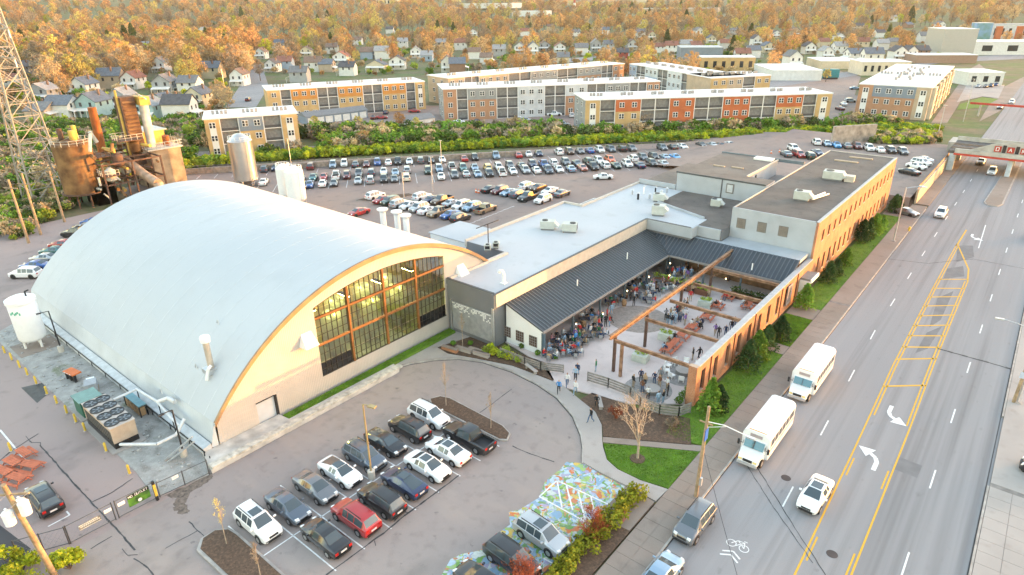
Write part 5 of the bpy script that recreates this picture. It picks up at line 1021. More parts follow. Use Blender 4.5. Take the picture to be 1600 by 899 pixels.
# ================================================================== FAR BUILDINGS
def apartment(name, p0, p1, depth, h, bays, end, label, col0, roofunits=7, floors=3, back=0):
    """Three-storey flats: p0 to p1 is the front seen from the camera side; bays = (share, kind, top colour, lower colour)."""
    L = math.hypot(p1[0]-p0[0], p1[1]-p0[1]); rz = math.atan2(p1[1]-p0[1], p1[0]-p0[0]); e = empty(name, p0, rz, label, 'apartment building', 'apartment blocks beyond the railway')
    for t in (.0, .15, .3, .45, .6, .75, .9, 1):
        for q in (.25, .75): BLD.append((p0[0]+(p1[0]-p0[0])*t-math.sin(rz)*depth*q, p0[1]+(p1[1]-p0[1])*t+math.cos(rz)*depth*q, depth*.42))
    ob('wall', MB().box(0, .5, 0, L, depth, h-.12), col0, parent=e)
    ob('roof', MB().box(-.35, -.25, h-.1, L+.35, depth+.3, h+.25), mat('white_flat_roof', (.72, .71, .70), .6, var=.08, scale=.1), parent=e)
    tot = sum(b[0] for b in bays); x = 0; fh = h/floors; wh, ww = 1.65, 1.7
    key = 'apw'
    if key not in wpane:
        f = MB(); f.box(-ww/2, -.08, 0, ww/2, .02, wh); g = MB(); 
        for s in (-1, 1): g.box(s*ww/4-ww/4+.13, -.11, .14, s*ww/4+ww/4-.13, -.082, wh/2-.05); g.box(s*ww/4-ww/4+.13, -.11, wh/2+.05, s*ww/4+ww/4-.13, -.082, wh-.14)
        wpane[key] = (f.mesh('window'), g.mesh('panes'))
    fmt = mat('white_window_frame', (.72, .71, .69), .6, var=0)
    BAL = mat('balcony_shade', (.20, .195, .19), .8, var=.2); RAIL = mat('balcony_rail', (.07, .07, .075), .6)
    for (w, kind, ct, cl) in bays:
        bw = L*w/tot
        if kind == 'b':      # recessed balconies
            for fl in range(floors):
                z = fl*fh; sl = ob('balcony', MB().box(x+.1, -.15, z-.12 if fl else -.05, x+bw-.1, .49, z+.1), fmt, parent=e)
                ob('railing', MB().box(x+.12, -.14, z+.11, x+bw-.12, -.10, z+.85), RAIL, parent=sl)
                ob('glazed_door', MB().box(x+bw*.25, .44, z+.12, x+bw*.75, .49, z+2.2), GLASSD, parent=sl)
            for cx in ([x+.1, x+bw/2, x+bw-.1] if bw > 7 else [x+.1, x+bw-.1]): ob('column', MB().box(cx-.16, -.2, 0, cx+.16, -.155, h-.15), fmt, parent=e)
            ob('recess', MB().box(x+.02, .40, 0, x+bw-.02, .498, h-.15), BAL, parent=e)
        else:
            pr = -.25 if kind != 't' else -.4
            if ct is cl: ob('wall_panel', MB().box(x, pr, 0, x+bw, .498, h-.13), cl, parent=e)
            else:
                ob('wall_panel', MB().box(x, pr, 0, x+bw, .498, h*.64), cl, parent=e); ob('wall_panel', MB().box(x, pr-.06, h*.64+.01, x+bw, .498, h-.13), ct, parent=e)
            nw = max(1, int(round(bw/3.4))) if kind == 'w' else 1
            if kind == 't': ob('glazed_strip', MB().box(x+bw*.28, pr-.05, .8, x+bw*.72, pr-.005, h-1.1), fmt, parent=e)
            for fl in range(floors):
                for k in range(nw):
                    o = ob('window', wpane[key][0], fmt, parent=e, loc=(x+bw*(k+.5)/nw, pr-.07 if fl == floors-1 else pr-.03, fl*fh+1.0)); ob('panes', wpane[key][1], GLASSD, parent=o)
        x += bw
    if end:
        for fl in range(floors):
            for k in range(2):
                o = ob('window', wpane[key][0], fmt, parent=e, loc=(L+.03 if end > 0 else -.03, depth*(.3+.4*k), fl*fh+1.0), rz=math.pi/2*end); ob('panes', wpane[key][1], GLASSD, parent=o)
    for i in range(roofunits):
        m = MB(); cx = L*(i+.5)/roofunits
        for k in range(4): m.cbox((cx-1.8+1.15*k, depth*.45+.5*math.sin(k*2), h+.75), (.75, .75, .95))
        ob('rooftop_units', m, mat('rooftop_unit', (.33, .32, .31), .6, .2), parent=e, kind='stuff')
    return e
AC = {k: mat('apt_'+k, c, .75, var=.1, scale=.5) for k, c in dict(yellow=(.50, .34, .16), orange=(.52, .235, .06), brick=(.40, .22, .13), rust=(.45, .13, .05), grey=(.27, .28, .28), light=(.52, .54, .56), blue=(.33, .40, .50), slate=(.20, .24, .29), tan=(.44, .34, .24), cream=(.60, .52, .40)).items()}
Y, O, B, RU, G_, LT, BL, SL, T_, CR = (AC[k] for k in ('yellow', 'orange', 'brick', 'rust', 'grey', 'light', 'blue', 'slate', 'tan', 'cream'))
def gz(px, py, z=10.8): return ground(px, py, z)
apartment('apartment_block', gz(416.6, 141), gz(662.5, 127), 17, 10.6, [(.8, 'w', Y, Y), (.7, 'b', 0, 0), (1.7, 'w', O, Y), (1.4, 'b', 0, 0), (1.7, 'w', O, Y), (1.4, 'b', 0, 0), (1.7, 'w', O, Y), (.7, 'b', 0, 0), (.7, 't', Y, Y)], 1, 'yellow and orange flats with white roof at left behind the car park', Y, 6)
apartment('apartment_block', gz(318, 186), gz(463, 176.5), 16, 10.6, [(.6, 't', Y, Y), (.8, 'b', 0, 0), (1, 'w', SL, Y), (.8, 'b', 0, 0), (.7, 't', Y, Y)], 1, 'small blue and yellow flats nearest the silver tank', T_, 3)
apartment('apartment_block', gz(692.4, 141), gz(1031, 128.5), 17, 11, [(.8, 'w', B, B), (.7, 'b', 0, 0), (1.8, 'w', G_, B), (1.4, 'b', 0, 0), (1.7, 'w', LT, LT), (1.4, 'b', 0, 0), (1.4, 'w', LT, B), (1.3, 'b', 0, 0), (1.6, 'w', G_, B), (1.2, 'b', 0, 0), (.9, 'w', B, B)], -1, 'grey and brick flats with white roof in the middle', G_, 8)
apartment('apartment_block', gz(700, 123.5), gz(975, 100.5), 17, 11, [(.8, 'w', T_, T_), (.8, 'b', 0, 0), (1.6, 'w', T_, T_), (1.3, 'b', 0, 0), (1.6, 'w', G_, G_), (1.3, 'b', 0, 0), (1.6, 'w', G_, B), (.8, 'b', 0, 0), (.8, 'w', B, B)], -1, 'flats mostly hidden behind the grey and brick flats', T_, 8)
apartment('apartment_block', gz(915.4, 156), gz(1300.5, 145.5), 17, 10.6, [(.75, 't', Y, Y), (.85, 'b', 0, 0), (1.35, 'w', RU, Y), (1.6, 'b', 0, 0), (1.35, 'w', RU, RU), (1.6, 'b', 0, 0), (1.5, 'w', RU, RU), (1.5, 'b', 0, 0), (1.5, 'w', RU, Y), (.8, 'b', 0, 0), (.85, 't', Y, Y)], -1, 'rust red and yellow flats nearest the railway embankment', G_, 8)
apartment('apartment_block', gz(984.5, 101), gz(1107, 122), 18, 11, [(.8, 'w', BL, BL), (1, 'b', 0, 0), (1.3, 'w', LT, BL), (1, 'b', 0, 0), (1.3, 'w', LT, LT), (1, 'b', 0, 0), (1.2, 'w', SL, Y)], -1, 'pale blue flats turned end-on behind the rust red flats', BL, 9)
apartment('apartment_block', gz(1112, 123.5), gz(1204, 119), 18, 11, [(1, 'w', Y, Y), (1, 'w', T_, T_), (.8, 'b', 0, 0), (1, 'w', Y, Y)], 1, 'yellow and tan flats peeping over the rust red roof', T_, 5)
apartment('apartment_block', gz(1344, 132.5), gz(1456.6, 138.5), 92, 11, [(.8, 't', B, B), (1.2, 'w', SL, B), (1.2, 'w', SL, B), (.8, 't', T_, T_)], 0, 'slate and brick flats with long white roof beside the road', G_, 4)
_e = bpy.data.objects['apartment_block.007']; _Lx = math.hypot(gz(1344, 132.5)[0]-gz(1456.6, 138.5)[0], gz(1344, 132.5)[1]-gz(1456.6, 138.5)[1])
for i in range(6):
    y0 = 3+i*15; ob('bay_tower', MB().box(_Lx-.3, y0, 0, _Lx+1.2, y0+6, 10.7), [CR, T_][i % 2], parent=_e)
    for fl in range(3):
        o = ob('window', wpane['apw'][0], mat('white_window_frame', (.72, .71, .69)), parent=_e, loc=(_Lx+1.23, y0+3, fl*3.6+1.0), rz=math.pi/2); ob('panes', wpane['apw'][1], GLASSD, parent=o)
        sl = ob('balcony', MB().box(_Lx+.02, y0+7, fl*3.6, _Lx+1.0, y0+13.5, fl*3.6+.2), fmt_ if (fmt_ := mat('white_window_frame', (.72, .71, .69))) else None, parent=_e); ob('railing', MB().box(_Lx+.92, y0+7, fl*3.6+.21, _Lx+.98, y0+13.5, fl*3.6+1.1), mat('balcony_rail', (.05, .05, .055)), parent=sl)
m = MB()
for i in range(9): m.cbox((_Lx*.4+1.1*math.sin(i*3), 18+i*7, 11.75), (.9, .9, 1)); m.cbox((_Lx*.6+1.1*math.sin(i*5), 20+i*7, 11.75), (.9, .9, 1))
ob('rooftop_units', m, mat('rooftop_unit', (.33, .32, .31)), parent=_e, kind='stuff')
# paved court between the flats, railway bed, street behind
ob('apartment_court', MB().sheet(gp([(330, 214), (470, 207), (700, 203), (900, 199), (1330, 196), (1345, 150), (1240, 140), (1000, 165), (820, 155), (680, 165), (480, 160), (420, 180)]), -.03), ASPHF, **S)
ob('street', MB().sheet(gp([(352, 168), (400, 168), (420, 135), (408, 100), (398, 100)]), -.02), ROADM, **S)
rb = [ground(1205, 199), ground(1460, 213)]
ob('railway_bed', MB().sheet([(-215, 62), (-205, 72), (-140, 152), (-60, 222), (-19, 222), (-19, 214), (-58, 213), (-134, 146), (-199, 67)], .03), mat('track_ballast', (.26, .22, .19), .9, var=.35, scale=1.5), **S)
# garages and small outbuildings in the court
for i, (a, b, c, lb) in enumerate((((480, 196), (575, 184), 7, 'long grey garage row below the yellow flats'), ((635, 203), (680, 197), 7, 'white garage with grey roof beside the court'))):
    p0, p1 = ground(*a), ground(*b); L = math.hypot(p1[0]-p0[0], p1[1]-p0[1]); e = empty('garage_row', p0, math.atan2(p1[1]-p0[1], p1[0]-p0[0]), lb, 'garage')
    ob('wall', MB().box(0, 0, 0, L, c, 2.8), AC['light'] if i else AC['slate'], parent=e); ob('roof', MB().add([(-.3, -.3, 2.8), (L+.3, -.3, 2.8), (L+.3, c+.3, 2.8), (-.3, c+.3, 2.8), (-.3, c/2, 4.2), (L+.3, c/2, 4.2)], [(0, 1, 5, 4), (2, 3, 4, 5), (0, 4, 3), (1, 2, 5), (3, 2, 1, 0)]), mat('garage_roof', (.17, .18, .19), .8), parent=e)
    for k in range(int(L/3.4)): ob('garage_door', MB().box(.5+3.4*k, -.06, .05, 3.2+3.4*k, -.005, 2.3), mat('garage_door_white', (.6, .6, .58), .6), parent=e)
for i, (px, py, k, c) in enumerate(((585, 186, 'sedan', 'maroon'), (596, 186, 'sedan', 'red'), (603, 178, 'sedan', 'navy'), (648, 176, 'sedan', 'red'), (812, 189, 'sedan', 'white'), (822, 191, 'suv', 'silver'), (828, 195, 'sedan', 'black'), (866, 181, 'pickup', 'white'), (893, 183, 'suv', 'white'), (880, 197, 'suv', 'silver'), (1318, 165, 'sedan', 'white'), (1328, 160, 'suv', 'silver'), (1312, 172, 'sedan', 'maroon'), (1335, 140, 'sedan', 'light blue'), (388, 158, 'suv', 'maroon'), (718, 193, 'sedan', 'white'), (745, 192, 'sedan', 'black'))):
    car(k, c, ground(px, py), rg.uniform(-.2, .2)+math.radians(40 if i % 2 else 130), '%s %s in the court of the flats, %s counting from the left' % (c, k, ORD[[0, 1, 2, 3, 6, 7, 8, 9, 11, 10, 14, 15, 13, 16, 12, 4, 5][i]]), 'cars in the court of the flats', rich=False)
for k, (pts_, mt_) in enumerate((([(1335, 150), (1345, 120), (1300, 108), (1200, 118), (1215, 140), (1300, 160)], ASPHF), ([(1195, 128), (1460, 96), (1470, 90), (1600, 84), (1600, 92), (1475, 98), (1200, 138)], ROADM), ([(800, 98), (905, 90), (980, 84), (1130, 86), (1130, 90), (980, 89), (905, 97), (800, 104)], ROADM), ([(1455, 192), (1515, 108), (1530, 100), (1540, 108), (1500, 160), (1480, 192)], CONC), ([(1530, 190), (1560, 140), (1600, 120), (1600, 150), (1560, 175)], CONC))):
    ob('town_street', MB().sheet(gp(pts_), -.04+.004*k), mt_, **S)
# ---- houses
def clear_front(x, y, r, reach):
    d = math.hypot(x, y)
    for k in range(1, int(reach/6)+1): BLD.append((x-x/d*6*k, y-y/d*6*k, r))
HM = {}
def house_meshes(v):
    if v in HM: return HM[v]
    w, d, h, rh = [(8, 10, 5.6, 3.0), (9.5, 9, 5.2, 2.8), (7.5, 11, 6.2, 3.2), (11, 8, 4.0, 2.6)][v]
    wall = MB().box(-w/2, -d/2, 0, w/2, d/2, h); wall.add([(-w/2, -d/2, h), (w/2, -d/2, h), (0, -d/2, h+rh), (-w/2, d/2, h), (w/2, d/2, h), (0, d/2, h+rh)], [(0, 1, 2), (5, 4, 3)])
    ov = .45; roof = MB().add([(-w/2-ov, -d/2-ov, h-.25), (0, -d/2-ov, h+rh+.06), (w/2+ov, -d/2-ov, h-.25), (-w/2-ov, d/2+ov, h-.25), (0, d/2+ov, h+rh+.06), (w/2+ov, d/2+ov, h-.25), (-w/2-ov, -d/2-ov, h-.02), (0, -d/2-ov, h+rh+.3), (w/2+ov, -d/2-ov, h-.02), (-w/2-ov, d/2+ov, h-.02), (0, d/2+ov, h+rh+.3), (w/2+ov, d/2+ov, h-.02)],
        [(6, 7, 10, 9), (7, 8, 11, 10), (0, 3, 4, 1), (1, 4, 5, 2), (0, 1, 7, 6), (1, 2, 8, 7), (3, 9, 10, 4), (4, 10, 11, 5), (0, 6, 9, 3), (2, 5, 11, 8)])
    porch = MB().add([(-w/2, -d/2-2.2, 2.5), (w/2, -d/2-2.2, 2.5), (w/2, -d/2, 3.2), (-w/2, -d/2, 3.2), (-w/2, -d/2-2.2, 2.7), (w/2, -d/2-2.2, 2.7), (w/2, -d/2, 3.4), (-w/2, -d/2, 3.4)], [(3, 2, 1, 0), (4, 5, 6, 7), (0, 1, 5, 4), (1, 2, 6, 5), (3, 0, 4, 7)])
    for s in (-1, -.3, .3, 1): porch.box(s*(w/2-.2)-.1, -d/2-2.1, 0, s*(w/2-.2)+.1, -d/2-1.9, 2.5)
    win = MB().box(-.5, -.06, 0, .5, .02, 1.5); chim = MB().box(w*.18, d*.1, h+rh*.4, w*.18+.7, d*.1+.7, h+rh+1.0)
    HM[v] = (wall.mesh('wall'), roof.mesh('roof'), porch.mesh('porch'), win.mesh('window'), (w, d, h, rh), chim.mesh('chimney')); return HM[v]
HW = {k: mat('siding_'+k.replace(' ', '_'), c, .75, var=.08, scale=.6) for k, c in {'white': (.66, .65, .62), 'cream': (.58, .50, .36), 'teal': (.30, .42, .42), 'grey': (.34, .35, .36), 'tan': (.44, .35, .26), 'blue': (.30, .38, .47), 'red': (.36, .08, .06), 'brown': (.25, .15, .10)}.items()}
HR_ = [mat('shingle_'+n, c, .9, var=.2, scale=1) for n, c in (('grey', (.17, .17, .175)), ('charcoal', (.09, .09, .10)), ('brown', (.20, .14, .11)), ('pale', (.30, .30, .30)), ('slate', (.13, .15, .18)), ('russet', (.24, .11, .08)))]
HSE = []
hr = random.Random(77)
def house(px, py, colour, v, rz, label, group='houses in the wooded neighbourhood', detail=True):
    x, y = ground(px, py); 
    if math.hypot(x, y) > 800: z = hill(x, y)
    else: z = 0
    M = house_meshes(v); w, d, h, rh = M[4]
    e = empty('house', (x, y, z-.05), rz, label, 'house', group); BLD.append((x, y, 5.5)); HSE.append((x, y, 7.0)); clear_front(x, y, 5.0, min(190, .27*math.hypot(x, y))); s = hr.uniform(.92, 1.1); e.scale = (s, s, s)
    ob('wall', M[0], HW[colour], parent=e, own=True); rf = ob('roof', M[1], HR_[hr.randrange(6)], parent=e, own=True); ob('chimney', M[5], HW['brown'], parent=rf, own=True); ob('porch', M[2], HW['white'], parent=e, own=True)
    dk = mat('house_window', (.05, .055, .065), .15, spec=.6, var=0)
    for fl in ((1.2, 3.9) if h > 4.5 else (1.2,)):
        for s_ in (-1, 1): ob('window', M[3], dk, parent=e, loc=(s_*w*.24, -d/2-.01, fl), own=True)
    for k in (-1, 1): ob('window', M[3], dk, parent=e, loc=(w/2+.01, k*d*.2, 1.4 if h < 4.5 else 3.8), rz=math.pi/2, own=True)
    return e
FACEC = math.radians(49)
hl = [(72, 186, 'tan', 3), (104, 183, 'white', 1), (152, 180, 'teal', 0), (196, 170, 'grey', 2), (236, 186, 'teal', 0), (258, 176, 'white', 1), (285, 186, 'white', 2), (314, 166, 'cream', 0), (300, 145, 'white', 1), (262, 146, 'grey', 0), (178, 138, 'tan', 2), (136, 150, 'white', 0), (72, 158, 'grey', 1), (212, 138, 'white', 0), (255, 112, 'white', 2), (377, 133, 'white', 2), (335, 122, 'cream', 0), (20, 140, 'white', 1), (40, 118, 'grey', 0), (230, 80, 'white', 1), (205, 86, 'tan', 0), (320, 60, 'white', 2), (105, 40, 'white', 1), (345, 68, 'white', 0),
      (428, 112, 'white', 0), (448, 108, 'blue', 1), (470, 128, 'grey', 0), (492, 112, 'white', 2), (512, 112, 'tan', 1), (545, 118, 'white', 0), (590, 112, 'cream', 3), (622, 108, 'white', 1), (650, 90, 'white', 0), (668, 95, 'blue', 3), (700, 112, 'white', 2), (715, 113, 'brown', 1), (742, 92, 'white', 0), (598, 92, 'white', 0), (560, 70, 'white', 1), (460, 30, 'cream', 3), (495, 26, 'white', 3), (535, 100, 'white', 1),
      (812, 84, 'white', 0), (833, 85, 'white', 2), (850, 80, 'grey', 1), (874, 82, 'white', 1), (880, 98, 'cream', 3), (908, 86, 'white', 0), (930, 80, 'grey', 2), (950, 78, 'white', 1), (972, 92, 'red', 1), (986, 78, 'white', 0), (1000, 60, 'white', 2), (1018, 62, 'cream', 0), (1030, 82, 'white', 1), (1048, 82, 'white', 0), (1070, 80, 'white', 2), (1085, 80, 'grey', 1), (1110, 68, 'cream', 0), (1130, 76, 'white', 1), (1158, 96, 'white', 0), (1180, 72, 'white', 2), (1005, 46, 'white', 0), (1060, 40, 'white', 1), (1120, 42, 'tan', 0),
      (760, 100, 'white', 1), (780, 88, 'grey', 0), (720, 78, 'white', 2), (690, 76, 'tan', 0), (630, 74, 'white', 1), (520, 84, 'white', 0), (480, 88, 'cream', 1), (440, 78, 'white', 2), (410, 92, 'white', 0), (575, 92, 'blue', 1), (610, 56, 'white', 0), (740, 58, 'white', 1), (820, 58, 'white', 0), (860, 52, 'cream', 2), (900, 58, 'white', 1), (945, 56, 'white', 0), (1090, 58, 'white', 2), (1145, 56, 'grey', 1), (1175, 90, 'white', 0), (1198, 82, 'cream', 1),
      (1236, 105, 'white', 2), (1262, 84, 'white', 0), (1285, 74, 'cream', 1), (1288, 92, 'white', 0), (1310, 84, 'white', 2), (1332, 96, 'white', 1), (1345, 76, 'cream', 2), (1360, 100, 'white', 2), (1375, 78, 'white', 0), (1392, 74, 'tan', 1), (1400, 94, 'white', 0), (1418, 92, 'white', 2), (1436, 90, 'brown', 1), (1442, 66, 'white', 0), (1372, 60, 'white', 1), (1340, 52, 'tan', 0), (1310, 62, 'white', 3), (1416, 50, 'brown', 3), (1395, 44, 'white', 1), (1465, 52, 'white', 0), (1210, 60, 'white', 1), (1240, 58, 'tan', 0)]
for i, (px, py, c, v) in enumerate(hl):
    zone = 'behind the rusty plant' if px < 400 else 'behind the yellow flats' if px < 800 else 'behind the pale blue flats' if px < 1200 else 'beyond the slate and brick flats'
    house(px, py, c, v, FACEC+hr.choice((0, 0, math.pi/2, -math.pi/2))+hr.uniform(-.1, .1)-math.pi/2*0+math.radians(-10), '%s house with %s roof ridge, %s among the houses %s' % (c, ['steep', 'broad', 'tall', 'low'][v], ORD[sum(1 for q in hl[:i] if (q[0] < 400, q[0] < 800, q[0] < 1200) == (px < 400, px < 800, px < 1200)) % 39], zone))
# far shopping sheds and offices
def shed(name, px0, px1, py, depth, h, mt, label, roofm=None, z=None, wins=0, cat='building'):
    p0, p1 = ground(px0, py), ground(px1, py); d = math.hypot(*p0); L = math.hypot(p1[0]-p0[0], p1[1]-p0[1]); e = empty(name, (p0[0], p0[1], hill(*p0)-.1 if z is None else z), math.atan2(p1[1]-p0[1], p1[0]-p0[0]), label, cat)
    ob('wall', MB().box(0, 0, 0, L, depth, h), mt, parent=e); ob('roof', MB().box(-.2, -.2, h, L+.2, depth+.2, h+.3), roofm or mat('white_flat_roof', (.72, .71, .70)), parent=e)
    for k in range(wins): ob('window', MB().box(L*(k+.3)/wins, -.06, h*.3, L*(k+.7)/wins, -.01, h*.75), GLASSD, parent=e)
    for t in range(9): BLD.append((p0[0]+(p1[0]-p0[0])*t/8-math.sin(e.rotation_euler[2])*depth/2, p0[1]+(p1[1]-p0[1])*t/8+math.cos(e.rotation_euler[2])*depth/2, max(depth*.6, L/14))); clear_front(p0[0]+(p1[0]-p0[0])*t/8, p0[1]+(p1[1]-p0[1])*t/8, L/14+3, min(120, d*.1))
    return e
shed('store_shed', 690, 800, 33, 60, 11, HW['white'], 'long white shopping shed at the far left of the skyline'); shed('store_shed', 800, 850, 38, 50, 10, HW['white'], 'pale shopping shed with striped pole before it'); shed('store_shed', 870, 1010, 28, 70, 11, HW['cream'], 'long cream shopping shed right of the striped pole')
shed('office_block', 590, 618, 33, 30, 16, HW['cream'], 'cream office block lit by the sun in the far woods', wins=5); shed('office_block', 335, 362, 22, 30, 14, mat('apt_brick', (.4, .22, .13)), 'far brick school block in the woods', wins=4); shed('store_shed', 1000, 1300 - 180, 33, 40, 8, HW['tan'], 'low tan roof in the far woods')
shed('school_block', 1062, 1128, 96, 25, 9, AC['slate'], 'slate hall with metal roof behind the pale blue flats', mat('metal_roof_blue', (.28, .32, .36), .5)); shed('school_block', 1095, 1178, 112, 14, 8, AC['yellow'], 'long yellow hall behind the pale blue roof', wins=6)
shed('warehouse', 1205, 1283, 126, 40, 5, HW['white'], 'white warehouse with teal truck beside it'); shed('warehouse', 1282, 1345, 108, 30, 4.5, HW['cream'], 'low cream shed beside the teal container')
shed('warehouse', 1345, 1420, 118, 20, 7, CR, 'cream old factory with a window row beyond the slate flats', wins=7)
for i, (a, b, c) in enumerate(((1240, 1285, 125), (1288, 1310, 124))):
    p0, p1 = ground(a, c), ground(b, c); L = math.hypot(p1[0]-p0[0], p1[1]-p0[1]); e = empty('shipping_container', p0, math.atan2(p1[1]-p0[1], p1[0]-p0[0]), ['long teal trailer by the white warehouse', 'short teal container beside the long teal trailer'][i], 'container'); ob('box', MB().box(0, 0, .8, L, 4, 5.0), mat('teal_paint', (.03, .20, .22), .5), parent=e); ob('frame', MB().box(.3, .3, 0, L-.3, 3.7, .79), BLACKM, parent=e)
shed('mill_building', 1468, 1520, 86, 30, 18, mat('mill_render', (.42, .40, .36), .8, var=.08), 'tall grey-beige windowless mill behind the flats'); shed('mill_building', 1520, 1640, 86, 30, 9, mat('mill_white', (.62, .61, .58), .8), 'lower white mill wing beside the mural flats', wins=3)
e = shed('mural_flats', 1520, 1545, 66, 12, 17, mat('mural_wall', (.22, .52, .42), .6, var=.5, scale=.15, c2=(.20, .35, .62)), 'flats end wall painted with a green and blue mural'); shed('mural_flats', 1546, 1650, 63, 20, 14, AC['light'], 'long pale flats with orange bays beyond the mural wall', mat('metal_roof_blue', (.28, .32, .36)), wins=9)
for k in range(3):
    p = ground(1556+32*k, 66); o = ob('orange_bay', MB().cbox((0, 0, 7), (5, 3, 14.0), math.radians(30)), AC['rust'], loc=(*p, hill(*p)), label=['first', 'second', 'third'][k]+' orange brick bay tower from the mural wall', cat='building')
shed('shop_row', 1430, 1525, 99, 18, 5, mat('shop_brown', (.30, .20, .15), .8), 'brown shop row behind the white clinic'); shed('clinic', 1510, 1565, 134, 18, 6, mat('clinic_white', (.6, .6, .56), .7), 'white clinic with dark door beyond the road lawn', wins=3)
ob('street_lawn', MB().sheet(gp([(1500, 163), (1535, 152), (1560, 155), (1535, 168), (1495, 172)]), .02), GRASSM, **S); ob('clinic_yard', MB().sheet(gp([(1495, 160), (1510, 133), (1570, 133), (1560, 154), (1535, 151)]), .01), CONC2, **S)
for i, (px, py, k, c) in enumerate(((1528, 137, 'sedan', 'silver'), (1540, 137, 'sedan', 'black'), (1548, 136, 'suv', 'navy'), (1556, 134, 'sedan', 'blue'), (1580, 162, 'suv', 'white'), (1562, 170, 'sedan', 'grey'))): car(k, c, ground(px, py), math.radians(-90), '%s car, %s from the left near the white clinic' % (c, ORD[[0, 1, 2, 3, 5, 4][i]]), rich=False)
p = ground(897, 34); e = empty('striped_chimney', (*p, hill(*p)-.1), 0, 'red and white striped chimney rising over the far sheds', 'chimney')
for k in range(7): ob('band', MB().tube((0, 0, 7*k), (0, 0, 7*k+7), 3.2-.2*k, 3.0-.2*k, 12), [HW['white'], HW['red']][k % 2], parent=e)
clear_front(*p, 9, 130)
# ---- railway bridge with lettered panels
STB = mat('bridge_concrete', (.40, .38, .34), .8, var=.25, scale=.6); REDP = mat('bridge_red', (.42, .05, .03), .6, var=.2)
br = empty('railway_bridge', (-17, 190, 0), 0, 'railway bridge over the road with red lettered panels', 'bridge')
P_(br, 'girder', MB().box(-16.2, 189.4, 4.6, 8, 190.2, 5.6), STB); P_(br, 'red_edge', MB().box(-16.3, 189.2, 4.15, 8, 189.6, 4.58), REDP); P_(br, 'deck', MB().box(-17.6, 190.21, 4.3, 8, 205.5, 5.0), mat('bridge_deck', (.10, .09, .085), .9, var=.4))
for y in (193.2, 194.7, 198.6, 200.1): P_(br, 'rail', MB().box(-17.6, y, 5.01, 8, y+.12, 5.18), mat('rail_steel', (.22, .17, .14), .5, .5))
P_(br, 'far_girder', MB().box(-17.6, 205.51, 4.3, 8, 206.0, 6.0), STB)
m = MB(); m.add([(-13.2, 189.9, 5.6), (-9.2, 189.9, 7.4), (-6, 189.9, 8.0), (8, 189.9, 8.0), (8, 189.9, 5.6), (-13.2, 190.19, 5.6), (-9.2, 190.19, 7.4), (-6, 190.19, 8.0), (8, 190.19, 8.0), (8, 190.19, 5.6)], [(4, 3, 2, 1, 0), (5, 6, 7, 8, 9), (0, 1, 6, 5), (1, 2, 7, 6), (2, 3, 8, 7)])
P_(br, 'arched_parapet', m, STB)
def glyph(m, ch, x, z, s, y, t=.03):
    """Block letters from strokes."""
    G = {'O': [((0, 0), (0, 1)), ((0, 1), (.7, 1)), ((.7, 1), (.7, 0)), ((.7, 0), (0, 0))], 'A': [((0, 0), (.35, 1)), ((.35, 1), (.7, 0)), ((.15, .4), (.55, .4))], 'K': [((0, 0), (0, 1)), ((0, .45), (.65, 1)), ((.15, .55), (.7, 0))], 'L': [((0, 1), (0, 0)), ((0, 0), (.65, 0))], 'E': [((0, 0), (0, 1)), ((0, 1), (.65, 1)), ((0, .5), (.5, .5)), ((0, 0), (.65, 0))], 'Y': [((0, 1), (.35, .5)), ((.7, 1), (.35, .5)), ((.35, .5), (.35, 0))], 'N': [((0, 0), (0, 1)), ((0, 1), (.7, 0)), ((.7, 0), (.7, 1))], 'U': [((0, 1), (0, 0)), ((0, 0), (.7, 0)), ((.7, 0), (.7, 1))], 'T': [((0, 1), (.7, 1)), ((.35, 1), (.35, 0))], ' ': []}
    for a, b in G[ch]: m.bar((x+a[0]*s, y, z+a[1]*s), (x+b[0]*s, y, z+b[1]*s), t, s*.17) if abs(a[0]-b[0]) > 1e-6 else m.box(x+a[0]*s-s*.085, y-t/2, z+min(a[1], b[1])*s-s*.05, x+a[0]*s+s*.085, y+t/2, z+max(a[1], b[1])*s+s*.05)
for k, ch in enumerate('OAKLEY'):
    x = -8.6+2.5*k; pn = P_(br, 'letter_panel', MB().box(x, 189.7, 5.75, x+1.35, 189.88, 7.1), REDP); m = MB(); glyph(m, ch, x+.36, 6.05, .78, 189.68); P_(br, 'letter', m, WHITE, parent=pn)
    if k < 5: P_(br, 'dark_opening', MB().box(x+1.55, 189.8, 5.65, x+2.25, 189.88, 7.4), BLACKM)
for x, w in ((-17.2, 1.3), (-5.3, 1.0)): P_(br, 'pier', MB().box(x, 190.3, 0, x+w, 192.4, 4.28), mat('pier_paint', (.45, .50, .53), .7, var=.15)); P_(br, 'pier', MB().box(x, 204, 0, x+w, 206, 4.28), _mc['pier_paint'])
P_(br, 'abutment', MB().box(-19.5, 206, 0, -17.9, 214, 4.28), STB)
rw2 = ob('road_retaining_wall', MB().box(-17.75, 153, 0, -17.35, 206, 3.0), mat('sandy_wall', (.48, .38, .27), .8, var=.2, scale=.8), label='sandy retaining wall between the road and the upper car park', cat='wall')
ob('coping', MB().box(-17.85, 153, 3.01, -17.25, 206, 3.15), STB, parent=rw2); ob('fence', MB().box(-17.6, 153, 3.16, -17.56, 206, 3.9), mat('rust_rail', (.35, .2, .1), .7), parent=rw2)
m = MB(); m.add([(-21, 150.2, 0), (-17.8, 150.2, 0), (-17.8, 158, 1.85), (-40, 158, 1.85), (-40, 150.2, 1.2)], [(0, 1, 2, 3, 4)]); ob('planted_slope', m, MULCH, **S)
m = MB(); m.prism([(-17.3, 153), (-15.05, 153), (-15.05, 240), (-17.3, 240)], -.02, .13); ob('pavement', m, CONC, **S)
